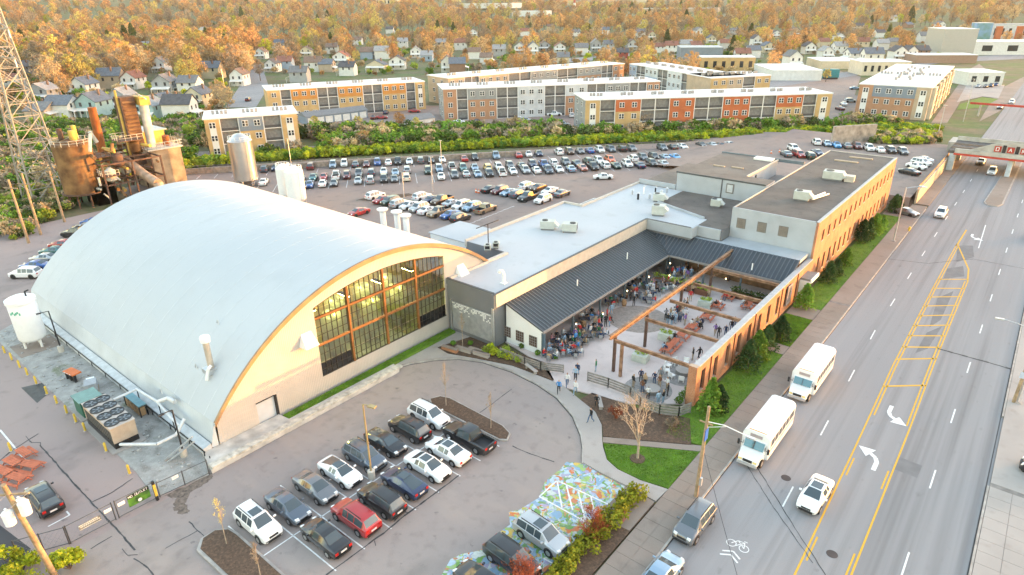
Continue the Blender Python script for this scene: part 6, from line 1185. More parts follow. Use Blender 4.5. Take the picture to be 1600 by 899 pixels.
med = [(-6.6, 163), (-6.0, 161), (-5.0, 160.3), (-4.0, 160.8), (-3.3, 163), (-2.9, 212), (-5.2, 214)]
o = ob('traffic_island', MB().prism(med, -.02, .16), KERB, **S); ob('island_top', MB().prism([(-5+(x+5)*.85, y) for x, y in med], .14, .175), CONC, parent=o)
ob('rail_wall', MB().prism([ground(1300, 224, 2), ground(1366, 220, 2), (ground(1366, 220, 2)[0]-.6, ground(1366, 220, 2)[1]+.6), (ground(1300, 224, 2)[0]-.6, ground(1300, 224, 2)[1]+.6)], 1.8, 6.6), mat('stained_concrete', (.36, .30, .25), .9, var=.4, scale=.6), label='stained concrete wall panel below the railway', cat='wall')
rb2 = ob('footbridge', MB().box(-24, 290, 4.0, 14, 290.5, 4.7), REDP, label='thin red footbridge over the road far beyond', cat='bridge')
for x in (-21, 6): ob('pier', MB().box(x, 290.05, 0, x+.6, 290.45, 3.98), STB, parent=rb2)
# ---- lattice pylon
py_ = empty('lattice_pylon', (-168.6, 42.4, 0), 0, 'tall steel lattice pylon at the left edge', 'pylon')
PYM = mat('pylon_steel', (.36, .33, .30), .5, .5, var=.15)
HW_, TOP, HH = 3.7, 1.0, 46.0
lv = [0, 7, 13, 18.5, 23.5, 28, 32, 35.5, 38.5, 41, 43.5, 46]
def wl(z): return HW_+(TOP-HW_)*min(1, z/HH)
cs = [(-1, -1), (1, -1), (1, 1), (-1, 1)]
for sx, sy in cs: ob('leg', MB().bar((sx*HW_, sy*HW_, -.2), (sx*TOP, sy*TOP, HH), .3, .3), PYM, parent=py_)
for a, b in zip(lv[:-1], lv[1:]):
    m = MB()
    for (ax, ay), (bx, by) in zip(cs, cs[1:]+cs[:1]):
        wa, wb = wl(a), wl(b); pa, pb, qa, qb = (ax*wa, ay*wa, a), (bx*wa, by*wa, a), (ax*wb, ay*wb, b), (bx*wb, by*wb, b)
        m.bar(pa, qb, .13, .13); m.bar(pb, qa, .13, .13); m.bar(qa, qb, .13, .13)
        mid = tuple((pa[i]+qb[i])/2 for i in range(3)); ml = tuple((pa[i]+qa[i])/2 for i in range(3)); mr_ = tuple((pb[i]+qb[i])/2 for i in range(3))
        if b < 30: m.bar(ml, mid, .13, .13); m.bar(mid, mr_, .13, .13)
    ob('bracing', m, PYM, parent=py_)
for z, l in ((30, 7), (35.5, 8.5), (41, 6.5)):
    m = MB(); m.bar((-l, 0, z), (l, 0, z), .3, .3); m.bar((-l, 0, z), (0, 0, z+2), .2, .2); m.bar((l, 0, z), (0, 0, z+2), .2, .2); a = ob('cross_arm', m, PYM, parent=py_)
    for s in (-1, 1): ob('insulator', MB().tube((s*l*.95, 0, z-1.6), (s*l*.95, 0, z-.1), .14, n=6), WHITE, parent=a)
# ---- rusty abandoned plant
RS = mat('rust_plate', (.20, .085, .035), .75, .2, var=.55, scale=.5, c2=(.30, .17, .07)); RD = mat('rust_dark', (.12, .07, .05), .8, .2, var=.4, scale=.7); YS_ = mat('yellow_plate', (.55, .36, .08), .6, var=.3, scale=.6); CW = mat('chalky_white', (.55, .52, .45), .7, var=.3, scale=.6)
def at_px(px, py, Yd): 
    d = _R*((px-800)/FPX)-_U*((py-449.5)/FPX)+_fw; t = Yd/d.y; return Vector((d.x*t, d.y*t, CAMH+d.z*t))
pt = empty('rusty_plant', (-160, 58, 0), 0, 'abandoned rusty industrial plant with tanks and platforms behind the hangar', 'industrial plant')
P_(pt, 'storage_tank', MB().lathe([(3.6, 3.0), (3.6, 13.0), (3.2, 13.4), (.3, 14.2)], 24, (-157.5, 46.5, 0)), RS, smooth=40)
m = MB()
for k in range(8): a = k*math.pi/4; m.tube((-157.5+3.1*math.cos(a), 46.5+3.1*math.sin(a), -.2), (-157.5+3.1*math.cos(a), 46.5+3.1*math.sin(a), 3.1), .2, n=6)
m.lathe([(4.1, 2.75), (4.1, 3.0)], 20, (-157.5, 46.5, 0)); P_(pt, 'tank_legs', m, RD)
def railring(c, r, z, n=16, h=1.1):
    m = MB()
    for k in range(n):
        a, b = 2*math.pi*k/n, 2*math.pi*(k+1)/n; p, q = (c[0]+r*math.cos(a), c[1]+r*math.sin(a)), (c[0]+r*math.cos(b), c[1]+r*math.sin(b))
        m.tube((*p, z), (*p, z+h), .05, n=4); m.tube((*p, z+h), (*q, z+h), .05, n=4); m.tube((*p, z+h/2), (*q, z+h/2), .04, n=4)
    return m
P_(pt, 'tank_railing', railring((-157.5, 46.5), 3.65, 13.0), CW)
for dx, dy, hh, r in ((-1.4, -1, 2.6, .5), (.8, .5, 2.2, .7), (-.4, 1.4, 3.0, .45)): P_(pt, 'tank_pipe', MB().tube((-157.5+dx, 46.5+dy, 13.4), (-157.5+dx, 46.5+dy, 13.6+hh), r, n=10), [RS, YS_, RD][int(r*10) % 3], smooth=40)
a = at_px(143, 168, 56); b = at_px(170, 280, 56); P_(pt, 'chimney', MB().tube((b.x, b.y, b.z-6), a, 1.05, .85, 14), mat('chimney_rust', (.34, .11, .03), .7, .2, var=.4, scale=.4), smooth=40)
a = at_px(186, 225, 60); b = at_px(190, 260, 60); P_(pt, 'chimney', MB().tube((b.x, b.y, b.z-8), a, .6, .55, 10), RS, smooth=40)
a = at_px(258, 212, 66); b = at_px(263, 250, 66); P_(pt, 'chimney', MB().tube((b.x, b.y, b.z-8), a, .8, .75, 12), _mc['chimney_rust'], smooth=40)
# tower with louvred side and white duct
t0 = at_px(214, 232, 60); P_(pt, 'tower', MB().box(t0.x-2.4, t0.y-1.5, 6, t0.x+1.2, t0.y+1.5, 21.0), RD)
for k in range(14): P_(pt, 'louver', MB().add([(t0.x+1.22, t0.y-1.3, 9.2+.84*k), (t0.x+1.22, t0.y+1.3, 9.2+.84*k), (t0.x+1.65, t0.y+1.3, 8.85+.84*k), (t0.x+1.65, t0.y-1.3, 8.85+.84*k)], [(0, 1, 2, 3)]), RS)
P_(pt, 'tower_ladder', MB().box(t0.x-.6, t0.y-1.75, 8, t0.x+.2, t0.y-1.52, 22.5), YS_)
a = at_px(223, 160, 63); b = at_px(238, 232, 63); P_(pt, 'white_duct', MB().tube(b, a, .95, .95, 12), CW, smooth=40); P_(pt, 'duct_head', MB().cbox((a.x-.6, a.y, a.z+.4), (3.6, 2.2, 1.8)), YS_)
P_(pt, 'head_frame', MB().path([(a.x-3, a.y, a.z-.6), (a.x-1.5, a.y, a.z+1.6), (a.x+2.2, a.y, a.z+.8)], .18, 5), CW)
# platform block
q = at_px(248, 262, 64); P_(pt, 'platform_block', MB().box(q.x-5.0, q.y-3, 0, q.x+4.5, q.y+4, 9.2), mat('weathered_board', (.34, .25, .16), .8, var=.35, scale=.5)); P_(pt, 'platform_deck', MB().box(q.x-5.6, q.y-3.5, 9.2, q.x+5.0, q.y+4.5, 9.5), CW)
m = MB()
for (x0, y0, x1, y1) in ((-5.6, -3.5, 5, -3.5), (5, -3.5, 5, 4.5), (-5.6, -3.5, -5.6, 4.5), (-5.6, 4.5, 5, 4.5)):
    for k in range(9):
        x, y = q.x+x0+(x1-x0)*k/8, q.y+y0+(y1-y0)*k/8; m.tube((x, y, 9.5), (x, y, 10.8), .07, n=4)
    for zz in (10.1, 10.8): m.tube((q.x+x0, q.y+y0, zz), (q.x+x1, q.y+y1, zz), .07, n=4)
P_(pt, 'platform_railing', m, CW)
P_(pt, 'platform_cabin', MB().box(q.x-7.5, q.y-1.5, 9.5, q.x-1.2, q.y+3.5, 12.6), YS_); P_(pt, 'cabin_roof', MB().box(q.x-8.2, q.y-2.2, 12.62, q.x-.6, q.y+4, 12.85), mat('cabin_roof_metal', (.45, .46, .46), .5, .4))
a, c_, b = at_px(187, 243, 57), at_px(228, 275, 57), at_px(247, 287, 57); m = MB(); m.path([a, c_, (b.x, b.y, b.z), (b.x+1.5, b.y, b.z-3.5)], 1.0, 12); P_(pt, 'fat_pipe', m, mat('pipe_rust_grey', (.42, .30, .21), .6, .2, var=.35, scale=.7), smooth=40)
rr = random.Random(9); 
for k in range(44):
    x, y, z = -167+rr.uniform(0, 15), 47+rr.uniform(0, 14), rr.uniform(1, 12); l = rr.uniform(2, 6); h = rr.random() < .5
    P_(pt, 'pipework', MB().tube((x, y, z), (x+(l if h else 0), y+rr.uniform(-1, 1), z+(0 if h else l*.6)), rr.uniform(.15, .4), n=8), [RS, RD, YS_, CW][rr.randrange(4)], smooth=40)
m = MB()
for x in (-166, -161, -156, -151):
    for y in (49, 55, 61): m.bar((x, y, -.2), (x, y, 9), .3, .3)
for z in (4.5, 8.8):
    for x in (-166, -161, -156, -151): m.bar((x, 49, z), (x, 61, z), .25, .3)
    for y in (49, 55, 61): m.bar((-166, y, z), (-151, y, z), .25, .3)
P_(pt, 'steel_frame', m, RD)
for (x0, y0, z0, w_, d_2) in ((-165, 50, 8.9, 6, 4), (-160, 55, 12.2, 5, 5), (-155, 49, 6.2, 4, 3)):
    P_(pt, 'walkway', MB().box(x0, y0, z0, x0+w_, y0+d_2, z0+.15), RD); m = MB()
    for (ax, ay, bx_, by) in ((x0, y0, x0+w_, y0), (x0+w_, y0, x0+w_, y0+d_2), (x0, y0, x0, y0+d_2)):
        for k in range(5): m.tube((ax+(bx_-ax)*k/4, ay+(by-ay)*k/4, z0+.15), (ax+(bx_-ax)*k/4, ay+(by-ay)*k/4, z0+1.3), .05, n=4)
        m.tube((ax, ay, z0+1.3), (bx_, by, z0+1.3), .05, n=4); m.tube((ax, ay, z0+.75), (bx_, by, z0+.75), .04, n=4)
    P_(pt, 'walkway_railing', m, [CW, YS_, RS][int(z0) % 3])
for k in range(7): x, y = -166+rr.uniform(0, 14), 48+rr.uniform(0, 12); P_(pt, 'vessel', MB().lathe([(.3, 0), (1.1, .6), (1.1, 2.6), (.3, 3.2)], 12, (x, y, rr.uniform(3, 9))), [RS, RD, YS_, CW][rr.randrange(4)], smooth=40); P_(pt, 'pump_house', MB().box(-160, 47.5, 0, -154, 51.5, 4), CW)
# ---- silos and steel tank behind the hangar
def silo(x, y, r, z0, z1, mt, label, top=True, group=None):
    e = empty('silo', (x, y, 0), 0, label, 'silo', group); ob('shell', MB().lathe([(r*.3, z0-1.2), (r, z0), (r, z1), (r*.35, z1+r*.55), (.1, z1+r*.6)], 24), mt, parent=e, smooth=35)
    m = MB()
    for k in range(4): a = k*math.pi/2+.7; m.tube((r*.93*math.cos(a), r*.93*math.sin(a), -.1), (r*.93*math.cos(a), r*.93*math.sin(a), z0+.3), .14, n=6)
    ob('legs', m, STEEL, parent=e); ob('top_railing', railring((0, 0), r*.9, z1, 14, 1.0), CW if not top else WHITE, parent=e)
    m = MB()
    for s in (-.25, .25): m.tube((r+.15, s, .5), (r+.15, s, z1+.8), .04, n=4)
    for k in range(int(z1/.5)): m.tube((r+.15, -.25, .6+.5*k), (r+.15, .25, .6+.5*k), .03, n=4)
    ob('ladder', m, STEEL, parent=e); return e
silo(-144.2, 76.4, 2.75, 1.6, 10.6, mat('stainless', (.62, .60, .57), .28, .85, var=.08, scale=.4), 'tall stainless steel tank behind the hangar ridge')
silo(-116.6, 72.0, 1.85, 2.5, 8.3, WHITE, 'white silo behind the hangar, right one of the pair'); silo(-121.4, 72.6, 1.5, 2.5, 8.1, WHITE, 'white silo behind the hangar, left one of the pair')
# ================================================================== YARD DETAILS
YEL = mat('bollard_yellow', (.62, .42, .06), .6, var=.2, scale=3)
bx = [-93.1, -90.4, -87.5, -84.8, -81.8, -78.4, -75.4, -72.5, -70.0, -67.6, -62.4, -57.2]
bme = MB().lathe([(.11, 0), (.11, .95), (.06, 1.03)], 10).mesh('post', 40)
for i, x in enumerate(bx):
    e = empty('bollard', (x, 14.15, 0), 0, 'yellow bollard, %s from the far left along the gravel yard' % ORD[i], 'bollard', 'yellow bollards along the yard'); ob('post', bme, YEL, parent=e); ob('base', MB().lathe([(.2, 0), (.2, .05)], 10), KERB, parent=e)
e = empty('bollard', (-69.7, 8.4, 0), 0, 'yellow bollard standing alone beside the red tables', 'bollard', 'yellow bollards along the yard'); ob('post', bme, YEL, parent=e); ob('base', MB().lathe([(.2, 0), (.2, .05)], 10), KERB, parent=e)
# liquid gas tank
e = empty('storage_tank', (-92.2, 17.2, 0), 0, 'upright white liquid gas tank beside the hangar corner', 'tank')
ob('shell', MB().lathe([(.4, .75), (1.35, 1.2), (1.5, 1.5), (1.5, 6.3), (1.35, 6.75), (.7, 7.0), (.1, 7.05)], 28), mat('tank_white', (.80, .80, .79), .4, var=.03), parent=e, smooth=40); ob('collar', MB().lathe([(1.56, 6.15), (1.62, 6.2), (1.62, 6.6), (1.5, 6.62)], 28), WHITE, parent=e, smooth=40)
for k in range(3): a = k*2.1+.4; ob('leg', MB().tube((1.05*math.cos(a), 1.05*math.sin(a), 0), (1.05*math.cos(a), 1.05*math.sin(a), 1.3), .14, n=8), WHITE, parent=e)
m = MB()
for k in range(7):
    a = math.radians(-72+k*7); m.cbox((1.512*math.cos(a), 1.512*math.sin(a), 5.1+.12*(k % 3)), (.02, .15, .3-.05*(k % 2)), a)
ob('green_logo', m, mat('logo_green', (.12, .45, .30), .5), parent=e); ob('vent_stub', MB().path([(.6, .6, 6.9), (.6, .6, 7.5), (1.0, .9, 7.7)], .1, 6), BLACKM, parent=e)
ob('pad', MB().box(-2.2, -2.2, .0, 2.2, 2.2, .06), CONC, parent=e)
def lamp_post(loc, h, label, mt, arm=(1.2, 0), head=(.5, .28, .1), base=True, name='yard_lamp'):
    e = empty(name, (*loc, 0), 0, label, 'lamp post')
    if base: ob('concrete_base', MB().lathe([(.33, 0), (.33, .85), (.3, .88)], 14), mat('lamp_base', (.46, .43, .38), .85, var=.15), parent=e, smooth=40)
    ob('pole', MB().tube((0, 0, .05), (0, 0, h), .09, .07, 8), mt, parent=e, smooth=40); ob('arm', MB().bar((0, 0, h), (arm[0], arm[1], h+.05), .07, .07), mt, parent=e); ob('lamp_head', MB().cbox((arm[0], arm[1], h+.02), head, math.atan2(arm[1], arm[0])), mt, parent=e); return e
lamp_post((-87.9, 18.7), 5.6, 'black lamp post standing by the white gas tank', BLACKM, (-.1, -1.0)); lamp_post((-55.8, 18.5), 5.2, 'black lamp post at the yard corner behind the chiller', BLACKM, (.0, -1.0))
LG = mat('gold_lamp_pole', (.42, .33, .17), .4, .5); lamp_post((-39.35, 27.6), 7.9, 'tall lamp post in the middle of the parking rows', LG, (.9, .25), (.7, .4, .14), name='parking_lamp')
# chiller with eight fans
e = empty('chiller_unit', (-65.2, 15.9, 0), 0, 'large beige chiller with eight roof fans', 'chiller'); BE = mat('chiller_beige', (.47, .36, .27), .6, var=.1)
ob('frame', MB().box(-3.4, -1.1, .1, 3.4, 1.1, .7), BLACKM, parent=e)
m = MB(); m.box(3.25, -1.1, .72, 3.45, 1.1, 2.4); m.box(-3.45, -1.1, .72, -3.25, 1.1, 2.4); m.box(-3.24, -1.1, 2.0, 3.24, 1.1, 2.4); ob('casing', m, BE, parent=e)
m = MB()
for k in range(12): m.box(-3.2+.535*k, -1.08, .72, -2.85+.535*k, 1.08, 1.98)
ob('coil', m, mat('coil_dark', (.09, .085, .08), .7), parent=e); ob('deck', MB().box(-3.5, -1.16, 2.41, 3.5, 1.16, 2.5), mat('deck_beige', (.50, .43, .38), .6), parent=e)
for i in range(4):
    for k in range(2):
        f = ob('fan', MB().lathe([(.68, 0), (.68, .1), (.6, .12), (.6, .03)], 20), mat('fan_ring', (.06, .065, .07), .6), parent=e, loc=(-2.6+1.72*i, -.56+1.12*k, 2.5)); m = MB()
        for q in range(5): a = q*1.257; m.add([(.1*math.cos(a), .1*math.sin(a), .05), (.55*math.cos(a-.25), .55*math.sin(a-.25), .04), (.55*math.cos(a+.3), .55*math.sin(a+.3), .07)], [(0, 1, 2)])
        m.lathe([(.11, .05), (.11, .1)], 8); ob('blades', m, mat('fan_blade', (.2, .22, .24), .5), parent=f)
ob('skid', MB().box(-4.0, -1.6, .0, 4.0, 1.5, .1), CONC2, parent=e)
m = MB(); m.path([(3.6, -.6, .5), (4.2, -.8, .9), (7.5, 1.2, 1.3), (7.6, 3.0, 1.4), (7.2, 4.2, 2.4)], .16, 8); m.path([(-2, 1.3, 2.3), (-2, 3.6, 2.4), (2, 3.9, 2.4), (5.5, 3.7, 1.9), (7.0, 3.7, 1.8)], .14, 8); m.path([(2.2, 3.9, 2.4), (3.2, 4.6, 2.9), (4.4, 4.7, 2.9)], .22, 8)
pp = ob('insulated_pipes', m, mat('pipe_wrap', (.6, .6, .6), .5, .2), loc=(-65.2, 15.9, 0), label='white insulated pipes running from the chiller to the hangar', cat='pipes')
ob('supports', MB().bar((2.2, 3.9, 0), (2.2, 3.9, 2.4), .08, .08).bar((5.5, 3.7, 0), (5.5, 3.7, 1.9), .08, .08).bar((-2, 3.6, 0), (-2, 3.6, 2.4), .08, .08), BLACKM, parent=pp)
e = empty('transformer_cabinet', (-70.9, 15.9, 0), 0, 'green transformer cabinet next to the chiller', 'cabinet'); TG = mat('transformer_green', (.03, .12, .085), .5, var=.1)
ob('box', MB().box(-1.1, -1.0, .15, 1.1, 1.0, 1.9), TG, parent=e); ob('lid', MB().box(-1.2, -1.1, 1.91, 1.2, 1.1, 2.02), mat('transformer_lid', (.16, .28, .25), .45), parent=e); ob('pad', MB().box(-1.5, -1.4, 0, 1.5, 1.4, .14), CONC2, parent=e)
e = empty('propane_rack', (-79.4, 17.2, 0), math.radians(10), 'orange cylinder rack on the gravel yard', 'rack'); ob('rail_frame', MB().box(-1.0, -.5, .95, 1.0, .5, 1.1), mat('rack_orange', (.6, .14, .03), .5), parent=e)
for k in range(5): ob('cylinder', MB().lathe([(.16, .05), (.16, .9), (.06, 1.05)], 10), BLACKM, parent=e, loc=(-.8+.4*k, -.25+.1*(k % 2), 0))
for k in range(3): ob('label_strip', MB().box(-.7+.5*k, -.52, 1.0, -.4+.5*k, -.505, 1.08), WHITE, parent=e)
e = empty('pallet_crates', (-75.3, 17.6, 0), math.radians(-18), 'wrapped grey pallet load beside the orange rack', 'pallet'); ob('load', MB().box(-.75, -.6, .15, .75, .6, 1.1), mat('grey_wrap', (.34, .35, .37), .5, var=.15), parent=e); ob('pallet', MB().box(-.8, -.65, 0, .8, .65, .14), mat('pallet_wood', (.35, .25, .15), .8), parent=e); ob('side_crate', MB().box(-1.5, -.4, .02, -.8, .4, .9), WHITE, parent=e)
e = empty('pipe_rack', (-67.3, 19.0, 0), 0, 'teal shelf rack with timber boxes against the hangar', 'rack'); ob('top', MB().box(-1.9, -.35, 1.3, 1.9, .45, 1.42), mat('rack_teal', (.16, .30, .34), .6), parent=e)
for k in range(4): ob('timber_box', MB().box(-1.7+.9*k, -.3, .1, -1.0+.9*k, .3, 1.0), mat('box_wood', (.45, .28, .15), .8), parent=e)
m = MB()
for x in (-1.85, 1.85): m.box(x-.05, -.34, 0, x+.05, -.24, 1.3); m.box(x-.05, .34, 0, x+.05, .44, 1.3)
ob('legs', m, BLACKM, parent=e)
e = empty('concrete_pier', (-56.3, 17.6, 0), 0, 'leaning channel irons beside a concrete block at the hangar corner', 'scrap'); ob('iron', MB().bar((-.2, -.6, .1), (1.6, 1.6, 2.3), .2, .12), STEEL, parent=e); ob('iron', MB().bar((.3, -.6, .1), (1.9, 1.6, 1.9), .15, .1), STEEL, parent=e)
# ground weeds and rubble in the gravel yard
m = MB(); r_ = random.Random(8)
for i in range(260):
    x, y = r_.uniform(-100, -52.5), r_.uniform(14.8, 19.2); s = r_.uniform(.04, .15); m.cbox((x, y, .03+s*.3), (s*2, s*1.4, s), r_.uniform(0, 3))
ob('rubble', m, mat('rubble_stone', (.36, .35, .33), .9, var=.4, scale=3), kind='stuff', label='loose stones scattered over the gravel yard', cat='rubble')
# gate, chain-link fence
GM = mat('gate_steel', (.10, .10, .105), .5, .4)
def chain(name, p0, p1, h, label, posts, mtl=GM):
    e = empty(name, (*p0, 0), math.atan2(p1[1]-p0[1], p1[0]-p0[0]), label, 'fence' if name != 'gate' else 'gate'); L = math.hypot(p1[0]-p0[0], p1[1]-p0[1])
    for k in range(posts+1): ob('post', MB().tube((L*k/posts, 0, 0), (L*k/posts, 0, h+.1), .05, n=6), mtl, parent=e)
    m = MB()
    for z in (.1, h): m.tube((0, 0, z), (L, 0, z), .035, n=5)
    ob('rails', m, mtl, parent=e); m = MB(); n = int(L/.35)
    for k in range(n+1):
        x = L*k/n
        m.bar((x, 0, .1), (min(L, x+h*.8), 0, .1+(min(L, x+h*.8)-x)/.8), .008, .008); m.bar((x, 0, .1), (max(0, x-h*.8), 0, .1+(x-max(0, x-h*.8))/.8), .008, .008)
    ob('mesh', m, mat('chain_wire', (.25, .25, .26), .5, .5, var=0), parent=e); return e
g1 = chain('gate', (-52.07, 7.6), (-52.0, 10.95), 1.75, 'left gate leaf with the white lettered board', 1); g2 = chain('gate', (-52.0, 11.2), (-51.9, 14.3), 1.75, 'right gate leaf with the green and black sign', 1)
f1 = chain('yard_fence', (-51.9, 14.5), (-51.45, 18.7), 1.5, 'chain-link fence between the gate and the hangar corner', 2); chain('yard_fence', (-53.6, 4.5), (-52.1, 7.5), 1.7, 'chain-link fence at the left of the gate', 2)
e = empty('gate_bollard', (-51.7, 14.2, 0), 0, 'black and yellow striped gate post', 'post'); ob('post', MB().box(-.12, -.1, 0, .12, .1, 2.0), BLACKM, parent=e); ob('yellow_band', MB().box(.1, -.11, .5, .135, .11, 1.7), YEL, parent=e)
e = empty('gate_sign', (-51.93, 12.1, .55), math.pi/2, 'black and green sign with white lettering on the gate', 'sign'); ob('board', MB().box(0, -.06, 0, 1.75, -.03, 1.15), mat('sign_green', (.035, .10, .045), .5, var=.5, scale=2, c2=(.12, .30, .03)), parent=e); ob('header', MB().box(0, -.068, .82, 1.75, -.061, 1.15), BLACKM, parent=e)
m = MB()
for k, ch in enumerate('NO OUTLET'): glyph(m, ch, .1+.175*k, .88, .19, -.075, .01)
ob('lettering', m, WHITE, parent=e); ob('emblem', MB().lathe([(.16, 0), (.16, .01)], 14), WHITE, parent=e, loc=(.9, -.062, .25)).rotation_euler = (math.pi/2, 0, 0)
e = empty('gate_sign', (-52.03, 8.3, .75), math.pi/2, 'pale board with two rows of lettering on the left gate leaf', 'sign'); ob('board', MB().box(.1, -.06, .0, 1.7, -.04, .5), mat('board_dark', (.2, .19, .17), .6), parent=e)
m = MB()
for rw_, (x0, x1, z) in enumerate(((.1, 1.5, .36), (.2, 1.65, .2), (.1, 1.7, .02))):
    x = x0
    while x < x1-.06: w_ = r_.uniform(.06, .13); m.box(x, -.072, z, min(x1, x+w_), -.061, z+(.11 if rw_ < 2 else .05)); x += w_+(.03 if rw_ < 2 else 0)
ob('lettering', m, mat('board_letters', (.66, .64, .56), .6), parent=e)
for k, (y, lb) in enumerate(((10.3, 'small white notice at the right end of the left gate leaf'), (11.35, 'small white notice at the left end of the right gate leaf'), (15.7, 'small white notice on the chain-link fence'))):
    e = empty('notice', (-51.96 if k < 2 else -51.72, y, 1.15), math.pi/2, lb, 'sign'); ob('board', MB().box(0, -.06, 0, .55, -.03, .3), WHITE, parent=e); ob('text_lines', MB().box(.08, -.066, .2, .45, -.061, .22).box(.08, -.066, .1, .4, -.061, .12), mat('text_grey', (.3, .3, .3), .7), parent=e)
# red picnic tables stacked in the yard
PTM = mat('picnic_orange', (.46, .125, .06), .65, var=.2, scale=2)
def picnic(loc, rz, label, group, mt=PTM, name='picnic_table'):
    e = empty(name, (*loc, .1 if loc[1] > 40 else 0) if len(loc) == 2 else loc, rz, label, 'picnic table', group)
    for k in range(4): ob('top_plank', pt_pl, mt, parent=e, loc=(0, -.3+.2*k, .72))
    for s in (-1, 1): ob('bench_plank', pt_bn, mt, parent=e, loc=(0, s*.72, .43))
    for s in (-1, 1): ob('trestle', pt_tr, mt, parent=e, loc=(s*.65, 0, 0))
    return e
pt_pl = MB().box(-.92, -.09, 0, .92, .09, .045).mesh('top_plank'); pt_bn = MB().box(-.92, -.13, 0, .92, .13, .045).mesh('bench_plank'); _m = MB(); _m.bar((0, -.7, 0), (0, -.25, .72), .08, .05); _m.bar((0, .7, 0), (0, .25, .72), .08, .05); _m.bar((0, -.85, .4), (0, .85, .4), .08, .05); pt_tr = _m.mesh('trestle')
for i, p in enumerate(((40, 715), (22, 730), (8, 745), (30, 755), (50, 735))):
    q = ground(*p); picnic((q[0], q[1], 0), math.radians(8+4*i), 'red picnic table in the yard by the black SUV, %s of five' % ORD[i], 'red picnic tables in the yard')
# patio picnic tables
for i, (x, y) in enumerate(((245, 850), (300, 795), (375, 725), (460, 655), (590, 560), (680, 460), (775, 380), (945, 465))):
    q = ground(1000+x/5.62, 400+y/5.62, .1); picnic((q[0], q[1], .1), math.radians(95), 'orange picnic table on the patio, %s counted from the near end' % ORD[i], 'orange picnic tables on the patio')
# pole and transformers at lower left
e = empty('utility_pole', (-48.6, 5.6, 0), 0, 'wooden utility pole with three white transformers at lower left', 'utility pole')
WOODP = mat('pole_wood', (.32, .23, .14), .85, var=.3, scale=2)
top = Vector(ground(5, 758, 11.0)+(11.0,))-Vector((-48.6, 5.6, 0)); ob('pole', MB().tube((0, 0, -.2), top, .22, .15, 10), WOODP, parent=e, smooth=40); d_ = top.normalized()
for k, (dx, dy) in enumerate(((-.55, .3), (.1, -.6), (.55, .35))):
    c = d_*(8.4 if k < 2 else 9.0); ob('transformer', MB().lathe([(.1, -.55), (.32, -.5), (.34, .45), (.25, .55), (.08, .6), (.08, .8)], 14), WHITE, parent=e, loc=(c.x+dx, c.y+dy, c.z), smooth=40)
m = MB(); m.bar(d_*10.3+Vector((-.9, -.9, 0)), d_*10.3+Vector((.9, .9, 0)), .12, .12); m.bar(d_*8.4+Vector((-.6, .3, 0)), d_*9.0+Vector((.6, .35, 0)), .08, .08); ob('cross_arm', m, WOODP, parent=e)
# wires of that pole lead to the next pole outside the frame
base = Vector((-48.6, 5.6, 0))
for k, (dx, dy) in enumerate(((-.9, -.9), (.0, .0), (.9, .9))):
    a = base+d_*10.4+Vector((dx, dy, 0)); b = a+Vector((16, -34, .3)); m = MB(); P = [a.lerp(b, t/10)-Vector((0, 0, 1.2*(1-(2*t/10-1)**2))) for t in range(11)]; m.path(P, .012, 4)
    ob('wire', m, mat('wire_grey', (.35, .35, .36), .6, var=0), loc=(0, 0, 0), label=['left', 'middle', 'right'][k]+' overhead wire running from the pole with white transformers', cat='wire')
e = empty('utility_pole', (-15.6, 43.4, .12), 0, 'wooden utility pole on the pavement beside the first bus', 'utility pole'); ob('pole', MB().tube((0, 0, -.1), (.12, 0, 9.2), .17, .12, 10), WOODP, parent=e, smooth=40); ob('crossarm', MB().bar((-.5, 0, 7.6), (.6, 0, 7.6), .1, .1), WOODP, parent=e); ob('blue_banner', MB().box(.2, -.3, 6.0, .24, .25, 7.1), mat('banner_blue', (.02, .12, .55), .5), parent=e); m = MB(); m.bar((.1, 0, 7.0), (.1, .3, 7.05), .05, .05); ob('bracket', m, STEEL, parent=e); ob('meter_box', MB().box(.15, -.1, 1.3, .35, .15, 2.1), STEEL, parent=e)
ob('lamp_arm', MB().path([(.1, 0, 7.75), (1.5, .1, 7.95), (3.4, .2, 7.7)], .04, 6).path([(.1, 0, 7.2), (1.6, .1, 7.85)], .025, 5), WHITE, parent=e); ob('lamp_head', MB().cbox((3.6, .2, 7.66), (.7, .26, .12)), STEEL, parent=e)
e = empty('guy_wire', (-15.4, 43.5, 4.7), 0, 'thin dark guy wire slanting from the pole over the road', 'wire'); ob('strand', MB().path([(0, 0, 0), (3.5, -4, -2.3), (7.1, -8, -4.6)], .02, 4), BLACKM, parent=e)
def street_light(loc, h, arm, label, double=False):
    e = empty('street_light', (*loc, .12), 0, label, 'street light'); ob('pole', MB().tube((0, 0, 0), (0, 0, h), .12, .08, 8), STEEL, parent=e, smooth=40); ob('footing', MB().box(-.35, -.35, 0, .35, .35, .12), CONC2, parent=e)
    for s in ((1,) if not double else (1, .8)):
        m = MB(); P = [(arm[0]*t/6*s, arm[1]*t/6*s+(.4 if s < 1 else 0)*t/6, h-.1+.9*math.sin(t/6*1.4)*(1 if not double else .6)) for t in range(7)]; m.path(P, .05, 6); ob('arm', m, STEEL, parent=e); ob('lamp_head', MB().cbox((P[-1][0], P[-1][1], P[-1][2]-.03), (.75, .3, .14), math.atan2(arm[1], arm[0])), STEEL, parent=e)
    return e
street_light((-16.1, 124.9), 9.6, (2.6, .3), 'grey street light with twin arms beside the brick block', True); street_light((4.6, 77.6), 8.2, (-3.6, -.8), 'curved street light arm reaching over the right lane')
